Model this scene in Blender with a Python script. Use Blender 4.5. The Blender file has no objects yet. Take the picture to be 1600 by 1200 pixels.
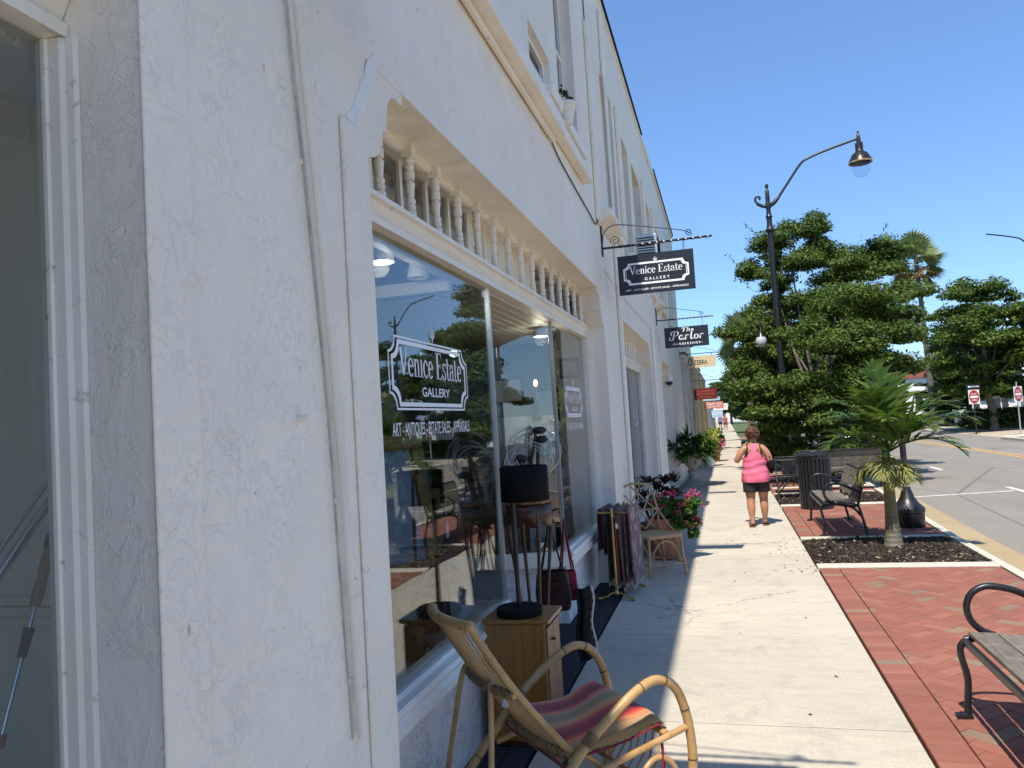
import bpy, bmesh, math, random
import numpy as np
from mathutils import Vector, Matrix, Euler
R = math.radians
random.seed(7)
SC = bpy.context.scene
COL = SC.collection

# ------------------------------------------------------------------ camera, sky, sun, exposure
cam = bpy.data.objects.new('camera', bpy.data.cameras.new('camera'))
COL.objects.link(cam)
cam.data.sensor_width = 36.0
cam.data.lens = 27.0
cam.data.clip_start = 0.05
cam.data.clip_end = 2000.0
_f = 1200.0
_v = np.array([332.0, 45.0, _f]); _v /= np.linalg.norm(_v)
_yv = -_f * _f / (332 * 0.0615 + 45)
_u = np.array([0.0615 * _yv, _yv, _f]); _u /= np.linalg.norm(_u)
_x = np.cross(_v, _u)
_Rm = np.stack([_x, _v, _u])
mw = Matrix.Identity(4)
for i in range(3):
    mw[i][0] = _Rm[i][0]; mw[i][1] = -_Rm[i][1]; mw[i][2] = -_Rm[i][2]
mw[2][3] = 1.75
cam.matrix_world = mw
SC.camera = cam

SUN = Vector((-0.092, -0.58, 1.0)).normalized()
EL = math.asin(SUN.z); AZ = math.atan2(SUN.x, SUN.y)
W = bpy.data.worlds.new("World"); SC.world = W; W.use_nodes = True
wn = W.node_tree.nodes; wl = W.node_tree.links
for n in list(wn): wn.remove(n)
sky = wn.new('ShaderNodeTexSky'); sky.sky_type = 'NISHITA'; sky.sun_disc = False
sky.sun_elevation = EL; sky.sun_rotation = AZ
sky.altitude = 0.0; sky.air_density = 1.0; sky.dust_density = 0.0; sky.ozone_density = 6.0
bg = wn.new('ShaderNodeBackground'); bg.inputs['Strength'].default_value = 0.098
wo = wn.new('ShaderNodeOutputWorld')
gam = wn.new('ShaderNodeGamma'); gam.inputs['Gamma'].default_value = 0.75
tint = wn.new('ShaderNodeMix'); tint.data_type = 'RGBA'; tint.blend_type = 'MULTIPLY'; tint.inputs[0].default_value = 1.0; tint.inputs[7].default_value = (0.73, 0.92, 1.17, 1)
wl.new(sky.outputs[0], gam.inputs[0]); wl.new(gam.outputs[0], tint.inputs[6]); wl.new(tint.outputs[2], bg.inputs[0]); wl.new(bg.outputs[0], wo.inputs[0])
sl = bpy.data.lights.new('sun', 'SUN'); sl.energy = 2.42; sl.angle = R(0.53); sl.color = (1.0, 0.94, 0.84)
so = bpy.data.objects.new('sun', sl); COL.objects.link(so)
so.rotation_euler = SUN.to_track_quat('Z', 'Y').to_euler(); so.location = (0, 0, 30)
SC.view_settings.view_transform = 'Standard'; SC.view_settings.look = 'None'
SC.view_settings.exposure = 1.42; SC.view_settings.gamma = 1.0
SC.view_settings.use_curve_mapping = False
SC.render.engine = 'CYCLES'
SC.cycles.use_denoising = True
try:
    SC.cycles.denoiser = 'OPENIMAGEDENOISE'
    SC.cycles.denoising_input_passes = 'RGB_ALBEDO_NORMAL'
except Exception: pass
SC.cycles.max_bounces = 12; SC.cycles.diffuse_bounces = 8; SC.cycles.glossy_bounces = 6
SC.cycles.transparent_max_bounces = 32; SC.cycles.transmission_bounces = 8
SC.cycles.caustics_reflective = False; SC.cycles.caustics_refractive = False
SC.cycles.sample_clamp_indirect = 6.0

# ------------------------------------------------------------------ node helpers
class T:
    def __init__(s, name):
        s.m = bpy.data.materials.new(name); s.m.use_nodes = True
        s.nt = s.m.node_tree; s.n = s.nt.nodes; s.l = s.nt.links
        s.b = s.n['Principled BSDF']; s.out = s.n['Material Output']
        g = s.n.new('ShaderNodeNewGeometry'); s.geo = g; s.pos = g.outputs['Position']
        tc = s.n.new('ShaderNodeTexCoord'); s.obj = tc.outputs['Object']
        oi = s.n.new('ShaderNodeObjectInfo')
        a = s.math('ADD', oi.outputs['Random'], g.outputs['Random Per Island'])
        s.rnd = s.math('FRACT', a)
    def put(s, sock, v):
        if hasattr(v, 'is_linked') or isinstance(v, bpy.types.NodeSocket): s.l.new(v, sock)
        else:
            if isinstance(v, (tuple, list)) and len(v) == 3 and sock.type == 'RGBA': v = (*v, 1)
            sock.default_value = v
    def math(s, op, a, b=None, c=None, clamp=False):
        n = s.n.new('ShaderNodeMath'); n.operation = op; n.use_clamp = clamp
        s.put(n.inputs[0], a)
        if b is not None: s.put(n.inputs[1], b)
        if c is not None: s.put(n.inputs[2], c)
        return n.outputs[0]
    def mapv(s, vec, scale=(1, 1, 1), rot=(0, 0, 0), loc=(0, 0, 0)):
        n = s.n.new('ShaderNodeMapping'); s.put(n.inputs[0], vec)
        n.inputs['Scale'].default_value = scale; n.inputs['Rotation'].default_value = rot; n.inputs['Location'].default_value = loc
        return n.outputs[0]
    def noise(s, scale, detail=4, rough=0.55, dist=0.0, vec=None, out=0):
        n = s.n.new('ShaderNodeTexNoise'); s.put(n.inputs['Vector'], vec if vec is not None else s.pos)
        n.inputs['Scale'].default_value = scale; n.inputs['Detail'].default_value = detail
        n.inputs['Roughness'].default_value = rough; n.inputs['Distortion'].default_value = dist
        return n.outputs[out]
    def voro(s, scale, vec=None, feature='F1', out=0, rand=1.0):
        n = s.n.new('ShaderNodeTexVoronoi'); n.feature = feature
        s.put(n.inputs['Vector'], vec if vec is not None else s.pos)
        n.inputs['Scale'].default_value = scale; n.inputs['Randomness'].default_value = rand
        return n.outputs[out]
    def wave(s, scale, dist=0, vec=None, axis='X', detail=2):
        n = s.n.new('ShaderNodeTexWave'); n.bands_direction = axis
        s.put(n.inputs['Vector'], vec if vec is not None else s.pos)
        n.inputs['Scale'].default_value = scale; n.inputs['Distortion'].default_value = dist; n.inputs['Detail'].default_value = detail
        return n.outputs[1]
    def ramp(s, fac, stops, mode='LINEAR'):
        n = s.n.new('ShaderNodeValToRGB'); n.color_ramp.interpolation = mode
        cr = n.color_ramp
        while len(cr.elements) < len(stops): cr.elements.new(0.5)
        for e, (p, c) in zip(cr.elements, stops):
            e.position = p
            e.color = (c, c, c, 1) if isinstance(c, (int, float)) else (*c, 1)
        s.l.new(fac, n.inputs[0]); return n.outputs[0]
    def mix(s, fac, a, b, mode='MIX'):
        n = s.n.new('ShaderNodeMix'); n.data_type = 'RGBA'; n.blend_type = mode
        s.put(n.inputs[0], fac); s.put(n.inputs[6], a); s.put(n.inputs[7], b)
        return n.outputs[2]
    def bump(s, h, strength=0.3, dist=0.01, nrm=None):
        n = s.n.new('ShaderNodeBump'); n.inputs['Strength'].default_value = strength; n.inputs['Distance'].default_value = dist
        s.l.new(h, n.inputs['Height'])
        if nrm is not None: s.l.new(nrm, n.inputs['Normal'])
        return n.outputs[0]
    def fin(s, col=None, rough=None, nrm=None, metal=None, spec=None, **k):
        if col is not None: s.put(s.b.inputs['Base Color'], col)
        if rough is not None: s.put(s.b.inputs['Roughness'], rough)
        if nrm is not None: s.l.new(nrm, s.b.inputs['Normal'])
        if metal is not None: s.put(s.b.inputs['Metallic'], metal)
        if spec is not None: s.put(s.b.inputs['Specular IOR Level'], spec)
        for kk, v in k.items(): s.put(s.b.inputs[kk.replace('_', ' ')], v)
        return s.m

def simple(name, c, rough=0.5, metal=0.0, c2=None, vs=6.0, bs=40.0, bstr=0.15, bd=0.004, rnd=0.0, spec=0.5, coord='obj', detail=4, **k):
    t = T(name); v = t.obj if coord == 'obj' else t.pos
    col = c
    if c2 is not None:
        f = t.noise(vs, detail, 0.6, 0.2, v)
        col = t.mix(t.ramp(f, [(0.35, 0.0), (0.65, 1.0)]), c, c2)
    if rnd:
        f = t.math('MULTIPLY_ADD', t.rnd, 2 * rnd, 1 - rnd)
        mm = t.n.new('ShaderNodeVectorMath'); mm.operation = 'SCALE'
        t.put(mm.inputs[0], col if not isinstance(col, tuple) else col); t.l.new(f, mm.inputs['Scale']); col = mm.outputs[0]
    nr = t.bump(t.noise(bs, 3, 0.6, 0, v), bstr, bd) if bstr else None
    return t.fin(col, rough, nr, metal, spec, **k)

MT = {}
# painted stucco: trowel swirls, thin ridges, hairline marks
def stucco(name, rough_amt, base=(0.90, 0.835, 0.70), ridge_scale=9.0):
    t = T(name)
    big = t.noise(0.9, 3, 0.5)
    col = t.mix(t.ramp(big, [(0.35, 0.0), (0.7, 1.0)]), base, (base[0] * 0.95, base[1] * 0.925, base[2] * 0.92))
    mid = t.noise(5.0, 5, 0.6, 0.4)
    col = t.mix(t.ramp(mid, [(0.45, 0.0), (0.75, 0.55)]), col, (base[0] * 0.90, base[1] * 0.91, base[2] * 0.925))
    # vertical faint streaks
    st = t.noise(3.0, 3, 0.6, 0.0, t.mapv(t.pos, (2.2, 2.2, 0.12)))
    col = t.mix(t.ramp(st, [(0.55, 0.0), (0.85, 0.12)]), col, (0.66, 0.63, 0.60))
    # hairline cracks and scuffs
    wv = t.noise(ridge_scale * 0.7, 3, 0.6, 2.2)
    cr = t.ramp(wv, [(0.492, 0.0), (0.5, 1.0), (0.508, 0.0)])
    gate = t.ramp(t.noise(3.1, 2, 0.5), [(0.52, 0.0), (0.61, 1.0)])
    crk = t.math('MULTIPLY', cr, gate)
    col = t.mix(t.math('MULTIPLY', crk, 0.5), col, (0.42, 0.38, 0.34))
    sp = t.voro(9.0, t.mapv(t.pos, (1, 1, 1)))
    spk = t.math('MULTIPLY', t.ramp(sp, [(0.03, 1.0), (0.055, 0.0)]), t.ramp(t.noise(2.0, 2), [(0.52, 0.0), (0.6, 0.7)]))
    col = t.mix(spk, col, (0.38, 0.35, 0.33))
    mk = t.voro(5.5, t.mapv(t.noise(2.0, 3, 0.6, 0, None, 1), (0.5, 0.5, 0.5)) if False else t.mapv(t.pos, (1, 1.6, 0.7), (0.5, 0, 0)))
    mks = t.math('MULTIPLY', t.ramp(mk, [(0.035, 1.0), (0.06, 0.0)]), t.ramp(t.noise(1.3, 3), [(0.46, 0.0), (0.56, 0.8)]))
    mks = t.math('MULTIPLY', mks, t.ramp(t.noise(45, 3), [(0.42, 0.0), (0.5, 1.0)]))
    col = t.mix(mks, col, (0.47, 0.40, 0.34))
    fl = t.noise(26.0, 3, 0.6, 2.6, t.mapv(t.pos, (1, 1, 0.8)))
    flk = t.math('MULTIPLY', t.ramp(fl, [(0.47, 0.0), (0.5, 1.0), (0.53, 0.0)]), t.ramp(t.noise(2.7, 3, 0.6), [(0.44, 0.1), (0.62, 0.8)]))
    rd = t.noise(ridge_scale, 4, 0.55, 1.6)
    ridge = t.ramp(rd, [(0.47, 0.0), (0.5, 1.0), (0.53, 0.0)])
    rg = t.math('MULTIPLY', ridge, t.ramp(t.noise(4.0, 2, 0.5), [(0.40, 0.15), (0.60, 1.0)]))
    h1 = t.bump(big, 0.5, 0.05)
    h2 = t.bump(t.noise(6.0, 4, 0.5, 1.4, t.mapv(t.pos, (1, 1, .7))), 0.35 * (0.6 + rough_amt), 0.022, h1)
    h2 = t.bump(t.noise(22.0, 4, 0.6, 0.8), 0.30 * (0.5 + rough_amt), 0.008, h2)
    h3 = t.bump(rg, 0.5 * rough_amt, 0.006, h2)
    h3 = t.bump(flk, 0.30, 0.004, h3)
    h4 = t.bump(crk, -0.4, 0.004, h3)
    h5 = t.bump(t.noise(120.0, 3, 0.6), 0.10, 0.002, h4)
    return t.fin(col, 0.62, h5, 0, 0.3)
MT['stucco'] = stucco('stucco_smooth_trowel', 0.85)
MT['stucco_rough'] = stucco('stucco_knockdown', 1.7, (0.82, 0.79, 0.745), 16.0)
MT['stucco_mid'] = stucco('stucco_reveal', 0.8, (0.89, 0.83, 0.72), 11.0)
def wpaint(name, c, worn=(0.50, 0.44, 0.36), amt=0.5, scale=14):
    t = T(name)
    col = t.mix(t.ramp(t.noise(2.5, 4), [(0.4, 0.0), (0.7, 1.0)]), c, (c[0] * 0.93, c[1] * 0.91, c[2] * 0.87))
    f = t.noise(scale, 6, 0.7, 0.6, t.mapv(t.pos, (1, 0.35, 1)))
    m = t.ramp(f, [(0.60, 0.0), (0.68, amt)])
    col = t.mix(m, col, worn)
    nr = t.bump(f, 0.35, 0.006)
    nr = t.bump(t.noise(60, 3), 0.1, 0.003, nr)
    return t.fin(col, 0.5, nr, 0, 0.4)
MT['trim'] = wpaint('painted_wood_trim', (0.88, 0.82, 0.71))
MT['trim_clean'] = wpaint('painted_wood', (0.89, 0.845, 0.76), amt=0.2)
MT['trim_worn'] = wpaint('worn_painted_wood', (0.85, 0.80, 0.70), (0.36, 0.32, 0.27), 0.7, 20)
MT['soffit'] = wpaint('rough_soffit_plaster', (0.86, 0.78, 0.66), (0.45, 0.40, 0.33), 0.5, 26)
# glass: one surface of a thin sheet, mirror share after Schlick
def glass(name, tint=(0.90, 0.94, 0.93), r0=0.05, wobble=True):
    t = T(name); n = t.n
    dp = n.new('ShaderNodeVectorMath'); dp.operation = 'DOT_PRODUCT'
    t.l.new(t.geo.outputs['Normal'], dp.inputs[0]); t.l.new(t.geo.outputs['Incoming'], dp.inputs[1])
    d = t.math('ABSOLUTE', dp.outputs['Value'])
    f = t.math('POWER', t.math('SUBTRACT', 1.0, d, clamp=True), 5.0)
    fac = t.math('MULTIPLY_ADD', f, 1 - r0, r0, clamp=True)
    tr = n.new('ShaderNodeBsdfTransparent'); tr.inputs[0].default_value = (*tint, 1)
    gl = n.new('ShaderNodeBsdfGlossy'); gl.inputs['Roughness'].default_value = 0.0
    if wobble: wob = t.bump(t.noise(1.3, 2, 0.4), 0.05, 0.03); t.l.new(wob, gl.inputs['Normal'])
    mx = n.new('ShaderNodeMixShader'); t.l.new(fac, mx.inputs[0]); t.l.new(tr.outputs[0], mx.inputs[1]); t.l.new(gl.outputs[0], mx.inputs[2])
    t.l.new(mx.outputs[0], t.out.inputs[0]); n.remove(t.b)
    return t.m
MT['glass'] = glass('window_glass', (0.84, 0.88, 0.88), 0.13)
MT['glass_dark'] = glass('smoked_window_glass', (0.25, 0.28, 0.32), 0.06)
MT['globe'] = glass('lamp_globe_glass', (0.93, 0.95, 0.97), 0.04, False)
def emit(name, c, st):
    t = T(name); return t.fin(c, 0.5, Emission_Color=(*c, 1), Emission_Strength=st)
MT['lamp_on'] = emit('lit_bulb', (1.0, 0.93, 0.8), 2.5)
MT['lamp_warm'] = emit('lit_warm_bulb', (1.0, 0.62, 0.25), 4.0)
# ground
def concrete(name, c, c2, dirt=0.5, joints=False):
    t = T(name)
    col = t.mix(t.ramp(t.noise(1.2, 4, 0.6), [(0.35, 0.0), (0.7, 1.0)]), c, c2)
    col = t.mix(t.math('MULTIPLY', t.ramp(t.noise(55.0, 4, 0.7), [(0.42, 1.0), (0.62, 0.0)]), 0.28), col, (c[0] * 0.5, c[1] * 0.48, c[2] * 0.45))
    f = t.noise(2.6, 6, 0.72, 0.8)
    f3 = t.noise(7.0, 5, 0.75, 0.3, t.mapv(t.pos, (0.5, 1.6, 1)))
    col = t.mix(t.ramp(f3, [(0.46, 0.0), (0.75, dirt * 0.8)]), col, (c[0] * 0.66, c[1] * 0.66, c[2] * 0.66))
    col = t.mix(t.ramp(f, [(0.52, 0.0), (0.78, dirt)]), col, (c[0] * 0.55, c[1] * 0.55, c[2] * 0.55))
    dn = t.n.new('ShaderNodeVectorMath'); dn.operation = 'MULTIPLY_ADD'; t.l.new(t.noise(2.0, 4, 0.7, 0, None, 1), dn.inputs[0]); dn.inputs[1].default_value = (0.5, 0.5, 0.0); t.l.new(t.pos, dn.inputs[2])
    ck = t.voro(0.42, dn.outputs[0], 'DISTANCE_TO_EDGE'); col = t.mix(t.math('MULTIPLY', t.ramp(ck, [(0.0015, 0.75), (0.0035, 0.0)]), t.ramp(t.noise(0.5, 2), [(0.50, 0.0), (0.56, 1.0)])), col, (0.13, 0.12, 0.10))
    gs = t.voro(3.7, t.mapv(t.pos, (1, 1, 0))); col = t.mix(t.math('MULTIPLY', t.ramp(gs, [(0.04, 0.35), (0.055, 0.0)]), t.ramp(t.noise(0.9, 2), [(0.48, 0.0), (0.52, 1.0)])), col, (0.20, 0.185, 0.165))
    v = t.voro(2.3); col = t.mix(t.ramp(v, [(0.012, 0.9), (0.02, 0.0)]), col, (0.06, 0.055, 0.05))
    v2 = t.voro(60.0, rand=1.0); col = t.mix(t.math('MULTIPLY', t.ramp(v2, [(0.05, 0.5), (0.18, 0.0)]), t.ramp(t.noise(9, 2), [(0.5, 0.0), (0.6, 1.0)])), col, (0.12, 0.11, 0.10))
    k = t.math('MULTIPLY_ADD', t.rnd, 0.10, 0.95)
    sc = t.n.new('ShaderNodeVectorMath'); sc.operation = 'SCALE'; t.l.new(col, sc.inputs[0]); t.l.new(k, sc.inputs['Scale'])
    nr = t.bump(t.noise(55, 4, 0.7), 0.35, 0.004); nr = t.bump(t.noise(6, 4), 0.15, 0.01, nr)
    return t.fin(sc.outputs[0], 0.85, nr, 0, 0.25)
MT['slab'] = concrete('sidewalk_concrete', (0.565, 0.505, 0.405), (0.50, 0.45, 0.36), 0.75)
MT['curb'] = concrete('curb_concrete', (0.64, 0.59, 0.49), (0.58, 0.53, 0.435), 0.4)
MT['gutter'] = concrete('tan_gutter_concrete', (0.44, 0.34, 0.20), (0.40, 0.31, 0.185), 0.5)
MT['joint'] = simple('joint_dirt', (0.10, 0.09, 0.075), 0.95, coord='pos')
MT['shade_grime'] = simple('shade_grime_line', (0.36, 0.32, 0.27), 0.9, c2=(0.55, 0.50, 0.43), vs=12, coord='pos')  # dark tone for the gap shadow plus dirt beside the drain pipe
MT['strip'] = concrete('dark_threshold_paving', (0.035, 0.037, 0.045), (0.028, 0.03, 0.036), 0.4)
t = T('asphalt')
col = t.mix(t.ramp(t.noise(0.35, 4, 0.6), [(0.3, 0.0), (0.7, 1.0)]), (0.31, 0.277, 0.232), (0.275, 0.245, 0.205))
col = t.mix(t.ramp(t.noise(40, 4, 0.8), [(0.35, 0.5), (0.6, 0.0)]), col, (0.09, 0.087, 0.08))
col = t.mix(t.ramp(t.noise(1.5, 4, 0.7, 0.5, t.mapv(t.pos, (1, 0.12, 1))), [(0.55, 0.0), (0.8, 0.5)]), col, (0.12, 0.115, 0.105))
os_ = t.voro(0.55, t.mapv(t.pos, (1, .55, 0))); col = t.mix(t.math('MULTIPLY', t.ramp(os_, [(0.0, 0.75), (0.28, 0.0)]), t.ramp(t.noise(2.2, 4, .7), [(0.42, 0.0), (0.6, 1.0)])), col, (0.085, 0.078, 0.07))
cs_ = t.voro(0.16, t.mapv(t.pos, (1.6, .5, 0)), 'DISTANCE_TO_EDGE'); col = t.mix(t.ramp(cs_, [(0.002, 0.6), (0.006, 0.0)]), col, (0.07, 0.065, 0.06))
MT['asphalt'] = t.fin(col, 0.85, t.bump(t.noise(70, 3, 0.8), 0.5, 0.006), 0, 0.25)
MT['line_white'] = simple('road_paint_white', (0.75, 0.75, 0.72), 0.7, c2=(0.5, 0.49, 0.46), vs=14, detail=6, coord='pos')
MT['line_yellow'] = simple('road_paint_yellow', (0.62, 0.36, 0.09), 0.7, c2=(0.5, 0.31, 0.1), vs=14, detail=6, coord='pos')
t = T('brick_paver')
col = t.ramp(t.rnd, [(0.0, (0.279, 0.097, 0.065)), (0.30, (0.306, 0.110, 0.074)), (0.55, (0.261, 0.092, 0.065)), (0.72, (0.324, 0.129, 0.085)), (0.86, (0.288, 0.106, 0.070)), (0.90, (0.27, 0.18, 0.115)), (0.96, (0.23, 0.165, 0.11))], 'CONSTANT')
col = t.mix(t.ramp(t.noise(9, 5, 0.7), [(0.4, 0.0), (0.75, 0.5)]), col, (0.29, 0.155, 0.105))
col = t.mix(t.ramp(t.noise(1.1, 4, 0.6), [(0.45, 0.0), (0.75, 0.35)]), col, (0.17, 0.075, 0.055))
hsv = t.n.new('ShaderNodeHueSaturation'); hsv.inputs['Saturation'].default_value = 0.98; hsv.inputs['Value'].default_value = 0.97; t.l.new(col, hsv.inputs['Color']); col = hsv.outputs[0]
MT['brick'] = t.fin(col, 0.85, t.bump(t.noise(70, 4, 0.7), 0.4, 0.004), 0, 0.25)
MT['sand'] = simple('sand_joint', (0.30, 0.22, 0.155), 0.95, c2=(0.16, 0.10, 0.075), vs=9, coord='pos')
t = T('mulch_bed')
col = t.mix(t.ramp(t.noise(38, 5, 0.8), [(0.4, 0.0), (0.62, 1.0)]), (0.03, 0.018, 0.012), (0.10, 0.065, 0.042))
MT['mulch'] = t.fin(col, 0.95, t.bump(t.noise(38, 5, 0.8), 1.0, 0.03), 0, 0.1)
t = T('mulch_chip')
MT['chip'] = t.fin(t.ramp(t.rnd, [(0.0, (0.018, 0.011, 0.008)), (0.42, (0.032, 0.02, 0.013)), (0.72, (0.055, 0.035, 0.023)), (0.89, (0.12, 0.08, 0.05)), (0.965, (0.34, 0.26, 0.17))], 'CONSTANT'), 0.9)
MT['grass'] = simple('lawn_grass', (0.055, 0.10, 0.025), 0.9, c2=(0.12, 0.14, 0.045), vs=3, bs=60, bstr=1.0, bd=0.03, coord='pos')
MT['path'] = concrete('tan_path', (0.50, 0.42, 0.31), (0.46, 0.38, 0.28), 0.3)
# metals, wood
MT['black'] = simple('black_painted_metal', (0.012, 0.012, 0.014), 0.38, 0.0, bs=30, bstr=0.02, spec=0.5)
MT['black_matte'] = simple('black_matte', (0.007, 0.007, 0.008), 0.8, bs=60, spec=0.15)
MT['bronze'] = simple('dark_bronze', (0.05, 0.04, 0.035), 0.3, 0.6, bs=60, bstr=0.0)
MT['brass'] = simple('aged_brass', (0.62, 0.42, 0.16), 0.28, 0.9, (0.42, 0.28, 0.11), 9, bs=60, bstr=0.1)
MT['steel'] = simple('chrome', (0.75, 0.76, 0.78), 0.16, 1.0, bstr=0)
MT['alu'] = simple('aluminium_channel', (0.62, 0.65, 0.66), 0.35, 0.8, bstr=0.05)
t = T('weathered_bench_wood')
v = t.mapv(t.obj, (30, 1.6, 30))
g = t.noise(3, 5, 0.7, 0.6, v)
col = t.mix(t.ramp(g, [(0.35, 0.0), (0.7, 1.0)]), (0.115, 0.098, 0.080), (0.25, 0.22, 0.185))
col = t.mix(t.ramp(t.noise(7, 5, 0.7, 0, t.obj), [(0.5, 0.0), (0.7, 0.6)]), col, (0.33, 0.30, 0.25))
sc = t.n.new('ShaderNodeVectorMath'); sc.operation = 'SCALE'; t.l.new(col, sc.inputs[0]); t.l.new(t.math('MULTIPLY_ADD', t.rnd, 0.3, 0.72), sc.inputs['Scale'])
MT['bench_wood'] = t.fin(sc.outputs[0], 0.8, t.bump(g, 0.5, 0.006), 0, 0.3)
t = T('rattan_cane')
g = t.noise(5, 5, 0.7, 0.5, t.obj)
col = t.mix(t.ramp(g, [(0.35, 0.0), (0.7, 1.0)]), (0.50, 0.31, 0.125), (0.34, 0.185, 0.065))
col = t.mix(t.ramp(t.noise(26, 4, 0.7, 1.0, t.obj), [(0.62, 0.0), (0.72, 0.7)]), col, (0.16, 0.08, 0.03))
MT['cane'] = t.fin(col, 0.33, t.bump(t.noise(40, 3), 0.15, 0.003), 0, 0.5)
MT['cane_pale'] = simple('pale_cane', (0.42, 0.29, 0.15), 0.45, c2=(0.30, 0.19, 0.09), vs=9)
MT['lash'] = simple('cane_lashing', (0.27, 0.18, 0.085), 0.55, c2=(0.12, 0.075, 0.035), vs=25)
MT['node'] = simple('cane_node', (0.10, 0.055, 0.025), 0.5)
t = T('cabinet_veneer')
v = t.mapv(t.obj, (22, 22, 2.2))
g = t.noise(2.4, 6, 0.65, 1.2, v)
col = t.mix(t.ramp(g, [(0.3, 0.0), (0.7, 1.0)]), (0.40, 0.175, 0.035), (0.24, 0.095, 0.02))
MT['veneer'] = t.fin(col, 0.25, t.bump(g, 0.06, 0.002), 0, 0.5)
MT['darkwood'] = simple('dark_wood', (0.09, 0.035, 0.016), 0.35, c2=(0.05, 0.02, 0.01), vs=18)
MT['midwood'] = simple('mid_wood', (0.22, 0.10, 0.04), 0.4, c2=(0.14, 0.06, 0.024), vs=18)
t = T('striped_serape_cloth')
sx = t.n.new('ShaderNodeSeparateXYZ'); t.l.new(t.obj, sx.inputs[0])
vv = t.math('FRACT', t.math('MULTIPLY_ADD', sx.outputs[1], 3.6, 0.55))
S = [(0.0, (0.24, 0.008, 0.010)), (0.10, (0.34, 0.02, 0.02)), (0.20, (0.50, 0.06, 0.03)), (0.28, (0.70, 0.20, 0.055)), (0.36, (0.60, 0.30, 0.10)), (0.44, (0.42, 0.24, 0.08)), (0.52, (0.30, 0.19, 0.06)), (0.62, (0.29, 0.19, 0.085)), (0.70, (0.42, 0.25, 0.12)), (0.78, (0.68, 0.20, 0.06)), (0.86, (0.55, 0.035, 0.02)), (0.93, (0.25, 0.012, 0.014))]
col = t.ramp(vv, S)
fs = t.math('FRACT', t.math('MULTIPLY', sx.outputs[1], 31.0)); col = t.mix(t.ramp(fs, [(0.0, 0.0), (0.72, 0.0), (0.80, 0.28), (0.92, 0.28), (1.0, 0.0)]), col, (0.16, 0.015, 0.015))
wv = t.math('ADD', t.wave(160, 0, t.obj, 'X', 0), t.wave(160, 0, t.obj, 'Y', 0))
MT['serape'] = t.fin(col, 0.85, t.bump(wv, 0.25, 0.002), 0, 0.2, Sheen_Weight=0.3)
def rugmat(name, c1, c2, pattern=False):
    t = T(name)
    col = t.mix(t.ramp(t.noise(20, 3, 0.6, 0, t.mapv(t.obj, (1, 1, 6))), [(0.4, 0.0), (0.6, 1.0)]), c1, c2)
    if pattern:
        col = t.mix(t.ramp(t.noise(6, 2, 0.5, 0.5, t.mapv(t.obj, (1, 1, 1.6))), [(0.56, 0.0), (0.565, 1.0)]), col, (0.27, 0.20, 0.18))
        vr = t.voro(9, t.mapv(t.obj, (1, 1, 1)), rand=0.0); col = t.mix(t.ramp(vr, [(0.2, 1.0), (0.3, 0.0)], 'CONSTANT'), col, (0.19, 0.10, 0.10))
    return t.fin(col, 0.95, t.bump(t.noise(160, 2, 0.5, 0, t.obj), 0.5, 0.004), 0, 0.1, Sheen_Weight=0.3)
MT['rug_maroon'] = rugmat('maroon_wool', (0.075, 0.012, 0.014), (0.05, 0.008, 0.012))
MT['rug_rust'] = rugmat('rust_wool', (0.22, 0.085, 0.06), (0.16, 0.05, 0.04))
MT['rug_brown'] = rugmat('brown_wool', (0.09, 0.03, 0.024), (0.055, 0.02, 0.018))
MT['rug_kilim'] = rugmat('kilim_wool', (0.14, 0.05, 0.05), (0.09, 0.035, 0.04), True)
MT['fringe'] = simple('cotton_fringe', (0.55, 0.48, 0.42), 0.9)
MT['bagcloth'] = rugmat('woven_bag', (0.010, 0.008, 0.010), (0.045, 0.016, 0.012))
MT['redcloth'] = rugmat('red_cloth', (0.22, 0.016, 0.02), (0.15, 0.012, 0.016))
MT['terracotta'] = simple('terracotta', (0.34, 0.135, 0.065), 0.75, c2=(0.25, 0.10, 0.055), vs=6)
MT['urn'] = simple('cast_stone', (0.42, 0.40, 0.36), 0.85, c2=(0.30, 0.29, 0.26), vs=9)
def leafmat(name, a, b, c, gloss=0.55, tl=0.25):
    t = T(name)
    col = t.ramp(t.rnd, [(0.0, a), (0.5, b), (1.0, c)])
    t.fin(col, gloss, None, 0, 0.22)
    tr = t.n.new('ShaderNodeBsdfTranslucent')
    sc = t.n.new('ShaderNodeVectorMath'); sc.operation = 'MULTIPLY'; t.l.new(col, sc.inputs[0]); sc.inputs[1].default_value = (1.25, 1.35, 0.6)
    t.l.new(sc.outputs[0], tr.inputs[0])
    mx = t.n.new('ShaderNodeMixShader'); mx.inputs[0].default_value = tl
    t.l.new(t.b.outputs[0], mx.inputs[1]); t.l.new(tr.outputs[0], mx.inputs[2]); t.l.new(mx.outputs[0], t.out.inputs[0])
    return t.m
MT['leaf'] = leafmat('tree_leaf', (0.034, 0.072, 0.012), (0.066, 0.112, 0.018), (0.15, 0.195, 0.038))
MT['leaf_dark'] = leafmat('dark_leaf', (0.022, 0.05, 0.012), (0.04, 0.08, 0.016), (0.07, 0.115, 0.025))
MT['leaf_olive'] = leafmat('olive_leaf', (0.05, 0.08, 0.015), (0.085, 0.12, 0.022), (0.13, 0.16, 0.04))
MT['leaf_hedge'] = leafmat('hedge_leaf', (0.012, 0.03, 0.008), (0.022, 0.045, 0.011), (0.035, 0.065, 0.016))
MT['fern'] = leafmat('fern_leaf', (0.03, 0.08, 0.012), (0.06, 0.13, 0.02), (0.10, 0.19, 0.035))
MT['cordyline'] = leafmat('dark_red_leaf', (0.012, 0.012, 0.008), (0.035, 0.012, 0.012), (0.06, 0.04, 0.016))
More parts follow.
